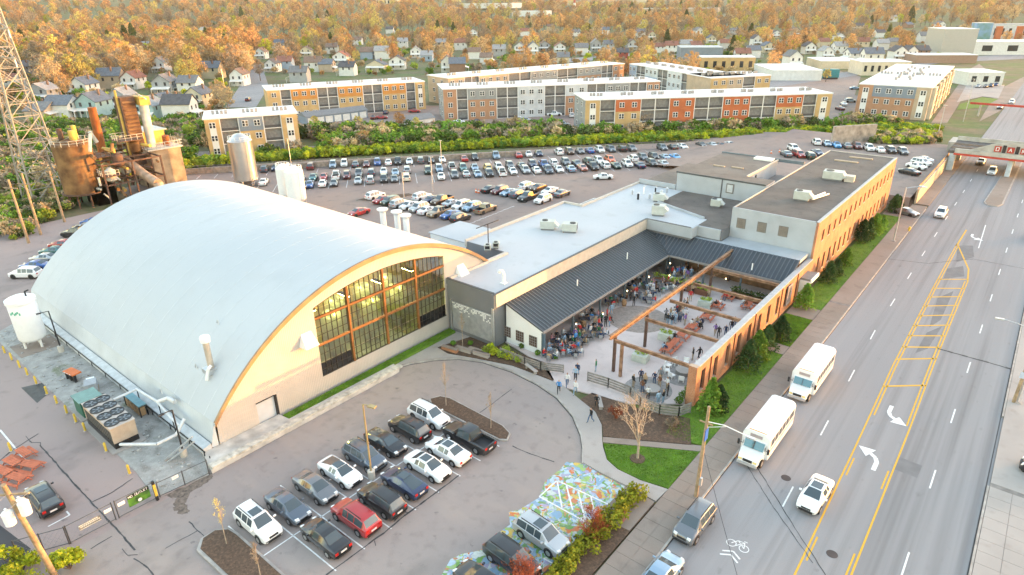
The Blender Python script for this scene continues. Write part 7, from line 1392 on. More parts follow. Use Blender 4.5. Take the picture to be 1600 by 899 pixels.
e = empty('utility_pole', (4.3, 77.3, .12), 0, 'brown sign pole on the right pavement', 'utility pole'); ob('pole', MB().tube((0, 0, 0), (.1, .1, 9.5), .16, .12, 8), WOODP, parent=e); ob('sign_plate', MB().box(-.25, -.2, 3.0, .25, -.16, 3.7), mat('plate_blue_white', (.45, .5, .6), .5), parent=e)
e = empty('fire_hydrant', ground(1420, 362), 0, 'small yellow hydrant on the pavement by the far street light', 'hydrant'); ob('barrel', MB().lathe([(.16, .1), (.16, .7), (.2, .75), (.1, .95)], 10), YEL, parent=e); ob('caps', MB().tube((-.28, 0, .55), (.28, 0, .55), .08, n=8), YEL, parent=e)
for i, (px, py, tx, ty, yd) in enumerate(((45, 380, 8, 292, 0), (64, 367, 38, 297, 0), (101, 347, 70, 270, 0))):
    b = ground(px, py); e = empty('old_pole', b, 0, 'old wooden pole in the weeds, %s from the left edge' % ORD[i], 'utility pole'); ob('pole', MB().tube((0, 0, -.2), (-1.2, .3, 11.5-1.5*(i == 2)), .25, .18, 8), WOODP, parent=e); ob('cross_arm', MB().bar((-2.6, -.5, 10.0-i*.5), (.3, .9, 10.0-i*.5), .15, .15), WOODP, parent=e)
for i, (px, py, h) in enumerate(((676, 300, 8), (690, 262, 7), (455, 258, 7), (632, 320, 7), (1030, 100, 10), (355, 160, 14), (1505, 190, 14), (1462, 225, 11))):
    b = ground(px, py); e = empty('lamp_pole', b, 0, ['thin lamp pole above the second island row', 'lamp pole on the long island of the rear car park', 'thin lamp pole in the fence row at left', 'lamp pole in the first island', 'tall pole behind the pale blue flats', 'two-arm street pole by the houses at left', 'tall steel pole in front of the slate flats', 'steel mast by the railway wall'][i], 'pole'); ob('pole', MB().tube((0, 0, -.1), (0, 0, h), .12, .08, 6), STEEL, parent=e); ob('arm', MB().bar((-.6, 0, h), (.6, 0, h), .12, .1), STEEL, parent=e)
# chain fence of the rear car park: posts singly
fp0, fp1 = ground(288, 274), ground(1110, 229); L = math.hypot(fp1[0]-fp0[0], fp1[1]-fp0[1])
e = chain('car_park_fence', fp0, fp1, 2.2, 'long chain-link fence behind the rear car park', 40, mat('fence_grey', (.28, .28, .28), .6, .3))
o = ob('fence_plinth', MB().box(0, .3, 0, L*.62, .6, 1.5), mat('plinth_tan', (.34, .27, .22), .9, var=.3), loc=(*fp0, 0), rz=math.atan2(fp1[1]-fp0[1], fp1[0]-fp0[0]), label='tan block wall behind the fence row of cars', cat='wall')
# lot islands, hatch, cones, trolley structure
isl2 = [ground(*p) for p in ((556, 314), (572, 310), (640, 303), (648, 305), (620, 312), (590, 316))]; o = ob('planter_island', MB().prism(isl2, -.02, .12), KERB, **S); ob('mulch', MB().prism([(p[0]*.97+sum(q[0] for q in isl2)/6*.03, p[1]*.97+sum(q[1] for q in isl2)/6*.03) for p in isl2], .1, .16), MULCH, parent=o)
m = MB()
for k in range(36):
    t = k/35; p = (fp0[0]+(fp1[0]-fp0[0])*t+.8, fp0[1]+(fp1[1]-fp0[1])*t-.7); stripe(m, p, (p[0]+4.2*math.cos(FACE), p[1]+4.2*math.sin(FACE)), .1, .004)
    q = (p[0]+11.3*math.cos(FACE), p[1]+11.3*math.sin(FACE)); stripe(m, q, (q[0]+10*math.cos(FACE), q[1]+10*math.sin(FACE)), .1, .004)
for k in range(8): a = ground(732+k*9, 350-k*3.6); b = ground(742+k*9, 345-k*3.6); stripe(m, a, (a[0]+.2, a[1]+1.6), .14, .004)
marking('car_park_lines', m)
CONE = mat('cone_orange', (.65, .14, .03), .5, var=0)
for i, (px, py) in enumerate(((744, 301), (748, 302), (1205, 240), (1218, 238), (70, 805))):
    p = ground(px, py, 1.9 if px > 1200 else 0); e = empty('traffic_cone', (*p, 1.9 if px > 1200 else .005), 0, ['orange cone on the hatched bay of the rear car park', 'second cone on the hatched bay', 'orange cone left on the upper car park', 'orange cone right on the upper car park', 'orange and white cone beside the yard gate'][i], 'cone'); s = 1.3; ob('cone', MB().lathe([(.2*s, .03), (.04*s, .7*s)], 10), CONE, parent=e); ob('band', MB().lathe([(.155*s, .28*s), (.105*s, .46*s)], 10), WHITE, parent=e); ob('foot', MB().box(-.24, -.24, 0, .24, .24, .03), CONE, parent=e)
q = (-59.9, 97.0); e = empty('loading_enclosure', (*q, 0), 0, 'open timber and grey enclosure in the roof notch', 'enclosure'); GW = mat('enclosure_grey', (.42, .42, .43), .7)
ob('side_wall', MB().box(-3.4, -5.2, 0, -3.2, 4.5, 5.0), GW, parent=e); ob('side_wall', MB().box(1.0, -5.2, 0, 1.2, 4.5, 5.2), GW, parent=e); ob('back_wall', MB().box(-3.19, 4.3, 0, .99, 4.5, 5.0), GW, parent=e); ob('timber_floor', MB().box(-3.19, -5.2, 2.4, .99, 4.29, 2.6), mat('plywood', (.5, .34, .18), .7), parent=e)
ob('rail', MB().path([(-3.3, -5.2, 5.1), (-3.3, 4.4, 5.1), (1.1, 4.4, 5.1), (1.1, -5.2, 5.3)], .06, 5), WHITE, parent=e)
# roof plant
def hvac(loc, size, rz, label, mt=None, fan=True):
    e = empty('rooftop_unit', loc, rz, label, 'air conditioner'); w, d, h = size; mt = mt or mat('hvac_pale', (.48, .50, .46), .5, .1, var=.08)
    ob('casing', MB().box(-w/2, -d/2, .25, w/2, d/2, h), mt, parent=e); ob('curb', MB().box(-w/2+.1, -d/2+.1, 0, w/2-.1, d/2-.1, .24), GREYW, parent=e); ob('grille', MB().box(-w/2-.03, -d/2+.12, .4, -w/2-.002, d/2-.12, h-.15), BLACKM, parent=e)
    if fan: ob('fan', MB().lathe([(d*.3, h), (d*.3, h+.08), (d*.25, h+.08)], 14), BLACKM, parent=e, loc=(-w*.2, 0, 0))
    ob('hood', MB().add([(w/2, -d/2+.1, h-.2), (w/2, d/2-.1, h-.2), (w/2+.6, d/2-.1, h-.75), (w/2+.6, -d/2+.1, h-.75), (w/2, -d/2+.1, .5), (w/2, d/2-.1, .5)], [(3, 2, 1, 0), (0, 4, 3), (1, 2, 5), (4, 5, 2, 3)]), mt, parent=e); return e
hvac((-56.0, 76.8, 7.02), (2.2, 1.5, 1.4), .5, 'pale rooftop unit, left of the pair on the white roof'); hvac((-52.6, 77.8, 7.02), (2.2, 1.5, 1.4), math.pi+.5, 'pale rooftop unit, right of the pair on the white roof')
q = ground(1029, 331, 7.6); hvac((*q, 7.04), (2.0, 1.6, 1.7), .3, 'pale green rooftop unit at the gravel roof edge'); q = ground(1030, 310, 7.6); hvac((*q, 7.04), (1.9, 1.4, 1.4), .3, 'rooftop unit with dark grille behind the pale green one'); q = ground(1119, 318, 7.6); hvac((*q, 7.04), (1.6, 1.4, 1.3), .2, 'rooftop unit with black grille on the gravel roof')
q = ground(1253, 308, 10.5); e = hvac((*q, TZ), (2.3, 1.6, 1.5), .1, 'white rooftop unit with duct pipes on the brick block'); ob('duct_pipe', MB().path([(1.4, .3, .5), (2.6, 4.5, .5)], .15, 6).path([(1.6, -.2, .4), (3.2, 4.5, .4)], .12, 6), WHITE, parent=e)
q = ground(1302, 276, 10.5); e = hvac((*q, TZ), (3.2, 2.2, 1.5), .1, 'large pale rooftop unit in the middle of the brick block'); ob('side_box', MB().box(1.9, -.8, 0, 3.4, .8, 1.0), mat('hvac_tan', (.5, .45, .38), .5), parent=e)
for i, (px, py) in enumerate(((1322, 253), (1345, 248))): q = ground(px, py, 10); ob('skylight', MB().cbox((0, 0, .1), (4.2, .7, .25), .05), mat('skylight_tan', (.36, .28, .2)), loc=(*q, TZ-.03), label=['near', 'far'][i]+' long skylight strip on the brick block roof', cat='skylight')
for i, (px, py) in enumerate(((762, 388), (775, 384))): q = ground(px, py, 7.4); hvac((*q, 7.02), (1.0, .9, 1.0), 2.2, ['small condenser left beside the hangar gable', 'small condenser right beside the hangar gable'][i])
q = ground(787, 443, 7.02); e = empty('gooseneck_vent', (*q, 7.02), 0, 'white gooseneck vent near the roof corner', 'vent'); ob('pipe', MB().path([(0, 0, 0), (0, 0, 1.3), (-.25, 0, 1.6), (-.65, 0, 1.55), (-.75, 0, 1.25)], .2, 10), WHITE, parent=e); ob('curb', MB().box(-.35, -.35, 0, .35, .35, .12), WHITE, parent=e)
for i in range(7): q = ground(988+i*9, 302-i*.5+(8 if i % 2 else 0), 7.3); e = empty('roof_vent', (*q, 7.02), 0, 'small roof vent stub, %s in the row by the blue parapet' % ORD[i], 'vent', 'roof vent stubs by the parapet'); ob('stub', MB().tube((0, 0, 0), (0, 0, .8+.3*(i % 3)), .15+.05*(i % 2), n=8), [STEEL, BLACKM, WHITE][i % 3], parent=e); ob('cap', MB().lathe([(.3, .8+.3*(i % 3)), (.1, 1.0+.3*(i % 3))], 8), STEEL, parent=e)
for i, (px, py) in enumerate(((592, 348), (614, 352), (628, 358))): b = at_px(px, py, 66); e = empty('exhaust_stack', (b.x, b.y+1, 0), 0, 'white exhaust stack behind the hangar, %s from the left' % ORD[i], 'exhaust'); ob('pipe', MB().tube((0, 0, 0), (0, 0, b.z+1.6), .5, .5, 12), WHITE, parent=e, smooth=40); ob('cap', MB().lathe([(.5, b.z+1.6), (.95, b.z+2.0), (.95, b.z+2.2)], 12), WHITE, parent=e)
b = at_px(700, 372, 68); o = ob('utility_shed', MB().box(-4, -3, 0, 4, 4, max(3, b.z)), WHITE, loc=(b.x, b.y+3, 0), label='white flat-roofed shed behind the hangar gable', cat='shed'); ob('roof', MB().box(-4.2, -3.2, max(3, b.z)+.01, 4.2, 4.2, max(3, b.z)+.15), TROOF, parent=o)
o = ob('patio_pergola', MB().box(-58.5, 63.2, 10.2, -58.4, 68, 10.3), BLACKM, label='thin black pipe rail beside the hangar gable', cat='rail'); ob('pole', MB().box(-58.5, 65.6, 7.1, -58.4, 65.7, 10.19), BLACKM, parent=o)
# ================================================================== PATIO FURNITURE AND FENCES
def board_fence(pts, h, label, mt, rails=4):
    e = empty('board_fence', (*pts[0], .1), 0, label, 'fence'); o = Vector((*pts[0], 0))
    for a, b in zip(pts[:-1], pts[1:]):
        a, b = Vector((*a, 0))-o, Vector((*b, 0))-o; n = max(1, int((b-a).length/2.2))
        for k in range(n+1): p = a.lerp(b, k/n); ob('post', MB().cbox((p.x, p.y, h/2), (.1, .1, h)), mt, parent=e)
        for k in range(rails): z = .2+(h-.3)*k/(rails-1); ob('board', MB().bar((a.x, a.y, z), (b.x, b.y, z), .04, (h/rails)*.7), mt, parent=e)
    return e
GWOOD = mat('grey_weathered_wood', (.22, .205, .19), .85, var=.25, scale=2)
board_fence(gp([(918, 596), (950, 606), (985, 620), (1000, 636), (1030, 648), (1060, 652), (1078, 645)], .1), 1.25, 'grey board fence round the near end of the patio', GWOOD); board_fence(gp([(782, 556), (820, 571), (845, 579), (880, 583)], .1), 1.1, 'grey board fence beside the entrance path', GWOOD)
for i, (px, py) in enumerate(((830, 580), (937, 633))): q = ground(px, py, .12); e = empty('bench', (*q, .12), math.radians(-18 if i == 0 else -50), ['pale bench on the path before the board fence', 'pale bench beside the garden bed'][i], 'bench'); ob('seat', MB().box(-1.1, -.22, .4, 1.1, .22, .48), CONC2, parent=e); ob('leg', MB().box(-.9, -.18, 0, -.75, .18, .4), CONC2, parent=e); ob('leg', MB().box(.75, -.18, 0, .9, .18, .4), CONC2, parent=e)
for i, (px, py) in enumerate(((703, 548), (725, 549), (745, 551), (752, 556))): 
    q = ground(px, py, .1); e = empty('planter_block', (*q, .1), math.radians(8), 'low brick edging block of the planter bed, %s from the left' % ORD[i], 'planter'); ob('block', MB().box(-1.1, -.25, 0, 1.1, .25, .4), [BRICK, CONC2][i % 2], parent=e); ob('cap', MB().box(-1.15, -.28, .401, 1.15, .28, .45), CONC, parent=e)
for i, (px, py) in enumerate(((1041, 530), (1001, 563), (1102, 478))):
    q = ground(px, py, .1); e = empty('concrete_planter', (*q, .1), .1, ['pale cube planter beside the near picnic tables', 'pale cube planter in the open near end of the patio', 'pale cube planter under the third cross beam'][i], 'planter'); ob('box', MB().box(-.9, -.7, 0, .9, .7, .9), mat('planter_pale', (.45, .48, .42), .7, var=.15), parent=e); ob('plants', crown(90, .16, [((0, 0, 1.0), .6), ((.4, .1, 1.05), .45), ((-.4, 0, 1.05), .45)], rg), LGREEN, parent=e)
def firepit(loc, label): 
    e = empty('fire_pit', (*loc, .1), 0, label, 'fire pit'); ob('ring', MB().lathe([(.9, 0), (.9, .45), (.55, .45), (.5, .3), (.05, .3)], 20), mat('pit_stone', (.2, .19, .18), .8), parent=e); ob('rim', MB().lathe([(.93, .45), (.93, .5), (.55, .5)], 20), CONC2, parent=e); return e
firepit(ground(1068, 583, .1), 'round fire table near the brick pier'); firepit(ground(1018, 612, .1), 'round fire table ringed by standing people')
for k in range(10): a = k*.628; c = ground(1068, 583, .1); e = empty('lounge_chair', (c[0]+1.9*math.cos(a), c[1]+1.9*math.sin(a), .106), a+math.pi/2, 'pale chair in the ring round the fire table by the brick pier', 'chair', 'chairs round the fire table'); ob('seat', MB().box(-.3, -.3, .3, .3, .3, .42), WHITE, parent=e); ob('backrest', MB().box(-.3, -.36, .3, .3, -.28, .85), WHITE, parent=e); [ob('leg', MB().box(x-.04, y-.04, 0, x+.04, y+.04, .3), WHITE, parent=e) for x in (-.25, .25) for y in (-.25, .25)]
DT = mat('dark_table', (.10, .10, .11), .5, .2); CH = mat('grey_chair', (.33, .34, .35), .5, .3)
tbl_top = MB().lathe([(.55, .7), (.55, .75)], 14).mesh('top'); tbl_leg = MB().lathe([(.3, 0), (.05, .06), (.05, .7)], 8).mesh('pedestal'); ch_seat = MB().box(-.2, -.2, .42, .2, .2, .46).mesh('seat'); ch_back = MB().box(-.2, -.23, .46, .2, -.19, .9).mesh('backrest'); _m = MB(); [_m.box(x-.02, y-.02, 0, x+.02, y+.02, .42) for x in (-.18, .18) for y in (-.18, .18)]; ch_legs = _m.mesh('legs')
TABS = [(860, 560), (868, 548), (880, 553), (893, 545), (905, 540), (915, 533), (872, 535), (890, 528), (903, 522), (930, 520), (938, 528), (898, 556), (910, 505), (925, 498), (955, 478), (970, 470), (985, 462), (1010, 452), (1000, 466), (1020, 463), (1033, 456), (1045, 450), (1028, 445), (1060, 455), (1070, 448), (1014, 474), (990, 452), (1005, 440)]
SEATS = []
for i, (px, py) in enumerate(TABS):
    q = ground(px, py, .1); e = empty('patio_table', (*q, .106), 0, 'round dark patio table among the crowd, %s counted away from the white wall' % ORD[i], 'table', 'round patio tables'); ob('top', tbl_top, DT, parent=e); ob('pedestal', tbl_leg, DT, parent=e)
    for k in range(4):
        a = k*math.pi/2+rg.uniform(-.3, .3)+.6; x, y = q[0]+.85*math.cos(a), q[1]+.85*math.sin(a); c = empty('patio_chair', (x, y, .106), a+math.pi/2, 'grey metal chair at the round patio tables', 'chair', 'chairs at the round patio tables'); ob('seat', ch_seat, CH, parent=c); ob('backrest', ch_back, CH, parent=c); ob('legs', ch_legs, CH, parent=c); SEATS.append((x, y, a+math.pi/2, i))
for i, (px, py) in enumerate(((912, 512), (975, 478))): q = ground(px, py, .1); e = empty('barrel', (*q, .106), 0, ['wooden barrel under the canopy edge', 'wooden barrel beside the crowded tables'][i], 'barrel'); ob('staves', MB().lathe([(.28, 0), (.36, .45), (.28, .9)], 16), mat('barrel_oak', (.35, .2, .1), .7, var=.2), parent=e, smooth=40); ob('hoops', MB().lathe([(.315, .15), (.325, .2), (.325, .22), (.32, .23)], 16), BLACKM, parent=e)
BULB = mat('glow_bulb', (1, .72, .35), emit=.5, var=0)
for i, (px, py, z) in enumerate(((942, 492, 2.6), (980, 456, 2.6), (1014, 434, 2.6), (1047, 413, 2.7), (1134, 437, 2.7), (900, 508, 2.6), (1046, 432, 2.6))): q = ground(px, py, z); e = ob('pendant_bulb', MB().lathe([(.02, .04), (.075, .09), (.075, .16), (.03, .24)], 10), BULB, loc=(*q, z), label='glowing bulb at the canopy, %s from the near end' % ORD[i], cat='lamp', group='bulbs under the canopy'); ob('cable', MB().tube((0, 0, .24), (0, 0, .75), .012, n=4), BLACKM, parent=e)
e = empty('planter_wall', (-36.2, 83.4, .1), 0, 'long timber planter with green shrubs between the tables', 'planter'); ob('box', MB().box(-4.2, -.7, 0, 4.2, .7, .8), mat('planter_timber', (.16, .07, .04), .8, var=.2), parent=e); ob('shrubs', crown(420, .2, [((x*.7, rg.uniform(-.3, .3), 1.1), .6) for x in range(-6, 7)], rg), LGREEN, parent=e)
e = empty('planter_wall', (-26.0, 85.2, .1), 0, 'timber planter with dark shrubs below the right canopy', 'planter'); ob('box', MB().box(-3.4, -.5, 0, 3.4, .5, .8), mat('planter_timber', (.16, .07, .04)), parent=e); ob('shrubs', crown(380, .2, [((x*.6, rg.uniform(-.2, .2), 1.2), .65) for x in range(-5, 6)], rg), DGREEN, parent=e)
# ================================================================== PEOPLE
def person_mesh(pose):
    """One continuous skinned body; faces carry shoes, trousers, top, skin and hair as material slots."""
    J = {'pelvis': (0, 0, .95), 'waist': (0, 0, 1.1), 'chest': (0, 0, 1.32), 'neck': (0, .0, 1.48), 'head': (0, .03, 1.6), 'crown': (0, .02, 1.73)}
    hip, kn, an = .1, .52, .09
    legs = {'l': [(hip, 0, .9), (hip+.01, .03, kn), (hip+.02, -.01, an), (hip+.03, .15, .05)], 'r': [(-hip, 0, .9), (-hip-.01, .03, kn), (-hip-.02, -.01, an), (-hip-.03, .15, .05)]}
    arms = {'l': [(.2, 0, 1.4), (.27, -.03, 1.12), (.27, .08, .88), (.26, .14, .80)], 'r': [(-.2, 0, 1.4), (-.27, -.03, 1.12), (-.27, .08, .88), (-.26, .14, .80)]}
    if pose == 'walk': legs['l'] = [(hip, 0, .9), (hip, .2, .52), (hip, .3, .1), (hip, .45, .06)]; legs['r'] = [(-hip, 0, .9), (-hip, -.03, .5), (-hip, -.32, .16), (-hip, -.2, .05)]; arms['l'] = [(.2, 0, 1.4), (.26, -.14, 1.14), (.26, -.16, .9), (.26, -.14, .82)]; arms['r'] = [(-.2, 0, 1.4), (-.26, .1, 1.14), (-.25, .28, .97), (-.25, .34, .92)]
    if pose == 'drink': arms['r'] = [(-.2, 0, 1.4), (-.28, .02, 1.13), (-.16, .28, 1.22), (-.1, .36, 1.25)]; arms['l'] = [(.2, 0, 1.4), (.28, 0, 1.13), (.2, .24, 1.02), (.14, .3, 1.02)]
    if pose == 'sit':
        dz = -.42
        J = {k: (x, y-.02+(.06 if k in ('chest', 'neck', 'head', 'crown') else 0), z+dz) for k, (x, y, z) in J.items()}
        legs = {'l': [(hip, .02, .5), (hip+.04, .44, .52), (hip+.05, .44, .1), (hip+.05, .58, .05)], 'r': [(-hip, .02, .5), (-hip-.04, .44, .52), (-hip-.05, .44, .1), (-hip-.05, .58, .05)]}
        arms = {'l': [(.2, .04, .98), (.27, .12, .74), (.16, .4, .78), (.1, .48, .79)], 'r': [(-.2, .04, .98), (-.27, .12, .74), (-.16, .4, .78), (-.1, .48, .79)]}
    V, E, Rr = [], [], []
    def av(p, r): V.append(p); Rr.append(r); return len(V)-1
    c = [av(J['pelvis'], (.15, .11)), av(J['waist'], (.145, .10)), av(J['chest'], (.18, .115)), av(J['neck'], (.062, .062)), av(J['head'], (.092, .105)), av(J['crown'], (.075, .085))]
    E += list(zip(c[:-1], c[1:]))
    for s in 'lr':
        k = [av(p, (r, r)) for p, r in zip(legs[s], (.095, .068, .045, .04))]; E += [(c[0], k[0])]+list(zip(k[:-1], k[1:]))
        k = [av(p, (r, r)) for p, r in zip(arms[s], (.062, .048, .038, .036))]; E += [(c[2], k[0])]+list(zip(k[:-1], k[1:]))
    me = bpy.data.meshes.new('skeleton'); me.from_pydata(V, E, []); o = bpy.data.objects.new('skeleton', me); COL.objects.link(o)
    md = o.modifiers.new('skin', 'SKIN'); 
    for i, r in enumerate(Rr): me.skin_vertices[0].data[i].radius = r; me.skin_vertices[0].data[i].use_root = i == 0
    o.modifiers.new('sub', 'SUBSURF').levels = 1; o.modifiers['sub'].render_levels = 1
    dg = bpy.context.evaluated_depsgraph_get(); out = bpy.data.meshes.new_from_object(o.evaluated_get(dg)); bpy.data.objects.remove(o); out.name = 'body'
    hands = [arms['l'][3], arms['r'][3]]; hz0 = J['neck'][2]+.02; pel = J['pelvis'][2]
    MI = []
    for p in out.polygons:
        q = p.center
        if q.z > hz0: mi = 4 if (q.z > J['crown'][2]-.02 or q.y < J['head'][1]-.03) else 3
        elif min((q-Vector(h)).length for h in hands) < .09: mi = 3
        elif q.z < .1: mi = 0
        elif q.z < pel-.0 or (pose == 'sit' and q.z < .62 and q.y > .1): mi = 1
        else: mi = 2
        MI.append(mi)
    out.polygons.foreach_set('material_index', MI); out.polygons.foreach_set('use_smooth', [True]*len(MI))
    for k in range(5): out.materials.append(None)
    return out
PM = {k: person_mesh(k) for k in ('stand', 'walk', 'drink', 'sit')}
SHIRT = {k: mat('shirt_'+k.replace(' ', '_'), c, .85, var=.1, scale=8) for k, c in {'black': (.02, .02, .022), 'white': (.62, .62, .62), 'blue': (.06, .22, .5), 'navy': (.025, .04, .09), 'grey': (.22, .22, .23), 'red': (.5, .03, .03), 'green': (.03, .16, .07), 'purple': (.22, .12, .35), 'tan': (.4, .28, .17), 'light blue': (.3, .42, .55), 'brown': (.15, .07, .04), 'pink': (.5, .25, .28)}.items()}
PANTS = [mat('trousers_'+n, c, .85, var=.1, scale=8) for n, c in (('denim', (.07, .11, .19)), ('black', (.02, .02, .022)), ('khaki', (.32, .25, .17)), ('pale_denim', (.22, .32, .42)))]
SKIN = [mat('skin_a', (.50, .30, .21), .6, var=.05), mat('skin_b', (.30, .165, .105), .6, var=.05), mat('skin_c', (.56, .35, .26), .6, var=.05)]; HAIR = [mat('hair_'+n, c, .7, var=.1, scale=20) for n, c in (('dark', (.02, .015, .012)), ('brown', (.08, .045, .025)), ('blond', (.3, .2, .1)), ('grey', (.25, .24, .23)))]
SHOE = mat('shoe_dark', (.04, .04, .042), .7, var=0); pr_ = random.Random(31)
def person(x, y, pose, shirt, rz, label, group=None, z=.1, trousers=None):
    o = ob('person', PM[pose], [SHOE, PANTS[pr_.randrange(4) if trousers is None else trousers], SHIRT[shirt], SKIN[pr_.randrange(3)], HAIR[pr_.randrange(4)]], loc=(x, y, z), rz=rz, label=label, cat='person', group=group, own=True)
    s = pr_.uniform(.95, 1.06); o.scale = (s*1.05, s*1.05, s); return o
def pp_(px, py, pose, shirt, deg, label, z=.12, tr=None): q = ground(px, py, z); person(q[0], q[1], pose, shirt, math.radians(deg), label, z=z, trousers=tr)
pp_(873, 614, 'walk', 'blue', 210, 'person in a bright blue shirt standing on the curved path', tr=1); pp_(886, 604, 'walk', 'white', 220, 'person in white top and jeans near the path entrance', tr=0); pp_(899, 616, 'walk', 'white', 200, 'person in white and brown with pale jeans on the path', tr=3); pp_(899, 594, 'stand', 'light blue', 200, 'person in light blue behind the walkers at the entrance'); pp_(923, 660, 'walk', 'black', 160, 'person in black with jeans walking down the path alone', tr=0); pp_(931, 581, 'stand', 'green', 120, 'person in dark green standing by the end of the board fence'); pp_(902, 588, 'walk', 'navy', 200, 'person in navy at the patio entrance'); pp_(932, 632, 'sit', 'black', 215, 'person in black sitting on the bench beside the bed', .2, 1)
for i, (px, py, c, d) in enumerate(((989, 606, 'black', -30), (1001, 597, 'navy', 200), (1003, 614, 'brown', 0), (1012, 624, 'white', 20), (1028, 632, 'light blue', 60), (1036, 630, 'black', 90), (1043, 619, 'black', 120), (1042, 610, 'white', 150), (1031, 596, 'grey', 180), (1030, 606, 'brown', 170), (1007, 604, 'tan', -10), (1022, 601, 'navy', 180))):
    pp_(px, py, 'drink' if i % 2 else 'stand', c, d, 'person in %s standing round the near fire table, %s going clockwise' % (c, ORD[i]), .106)
for i, (px, py, c, d, ps) in enumerate(((1117, 524, 'purple', 30, 'walk'), (1122, 528, 'black', 20, 'walk'), (1133, 526, 'navy', 200, 'walk'), (1142, 518, 'black', 200, 'stand'), (1092, 562, 'black', 60, 'walk'), (1082, 563, 'black', 120, 'stand'), (1147, 512, 'tan', 190, 'stand'))): pp_(px, py, ps, c, d, 'person in %s on the open patio beside the brick wall, %s of that group' % (c, ORD[i]), .104)
for i, (px, py, c, d) in enumerate(((1043, 508, 'black', 20), (1049, 510, 'black', 80), (1055, 506, 'light blue', 160), (1062, 503, 'grey', 200), (1066, 500, 'white', 210), (1070, 508, 'purple', 130), (1058, 498, 'navy', 0), (1047, 498, 'tan', 330), (1064, 494, 'tan', 180), (1072, 500, 'white', 90), (1040, 500, 'grey', 60), (1082, 460, 'tan', 200), (1086, 458, 'grey', 20), (1091, 456, 'black', 200), (1107, 466, 'tan', 190))): pp_(px, py, 'drink' if i % 3 else 'stand', c, d, 'person in %s in the standing crowd under the beams, %s from the left' % (c, ORD[i]), .104)
for i, (x, y, c) in enumerate(((225, 845, 'navy'), (205, 835, 'light blue'), (255, 775, 'brown'), (300, 745, 'black'), (465, 625, 'tan'), (500, 600, 'tan'), (545, 610, 'navy'), (520, 650, 'black'), (570, 540, 'navy'), (610, 540, 'black'), (660, 460, 'black'), (700, 445, 'white'), (740, 375, 'red'), (755, 380, 'red'), (905, 440, 'white'), (920, 455, 'brown'), (450, 630, 'white'))): q = ground(1000+x/5.62, 400+y/5.62+1, .1); person(q[0], q[1], 'sit', c, math.radians(pr_.choice((0, 180))+pr_.uniform(-20, 20)), 'person in %s sitting at the orange picnic tables, %s from the near end' % (c, ORD[i]), z=.12)
scn = {}
for k, (x, y, a, i) in enumerate(SEATS):
    if pr_.random() < .88:
        c = pr_.choice(['black', 'black', 'navy', 'grey', 'white', 'white', 'light blue', 'red', 'green', 'blue', 'pink', 'tan', 'brown']); s = ['near the white wall', 'halfway along', 'at the far end'][0 if i < 12 else 1 if i < 14 else 2]
        sk = scn[(c, s)] = scn.get((c, s), -1)+1; person(x+.02*math.sin(a), y, 'sit', c, a, 'person in %s, %s so dressed, at round tables %s' % (c, nth(sk), s), 'people seated at the round patio tables', z=.11)
for i, (px, py, c) in enumerate(((940, 505, 'green'), (948, 500, 'red'), (930, 512, 'tan'), (905, 525, 'red'), (955, 492, 'light blue'), (990, 478, 'black'), (1090, 425, 'white'), (1050, 432, 'red'), (985, 470, 'black'), (1030, 430, 'black'), (902, 530, 'green'), (1005, 448, 'grey'))): pp_(px, py, 'stand', c, pr_.uniform(0, 360), 'person in %s standing at the canopy edge, %s in line' % (c, ORD[i]), .104)

for i in range(46):
    a_ = ((985, 428, 1075, 470), (880, 505, 960, 545), (1040, 420, 1110, 440), (1050, 470, 1085, 500))[i % 4 if i < 40 else 0]
    px, py = pr_.uniform(a_[0], a_[2]), 0; t = (px-a_[0])/(a_[2]-a_[0]); py = a_[3]-(a_[3]-a_[1])*t+pr_.uniform(-6, 8); q = ground(px, py, .1)
    if not (-45.3 < q[0] < -22.8 and 56 < q[1] < 90): continue
    c = pr_.choice(['black', 'navy', 'grey', 'white', 'white', 'light blue', 'red', 'green', 'tan', 'brown', 'purple', 'blue']); sk = scn[(c, px > 980)] = scn.get((c, px > 980), -1)+1; person(q[0], q[1], pr_.choice(['stand', 'drink', 'stand', 'walk']), c, pr_.uniform(0, 6.28), 'person in %s, %s so dressed, standing among tables %s' % (c, nth(sk), 'by the planter' if px > 980 else 'near the canopy posts'), 'people standing among the patio tables', z=.106)
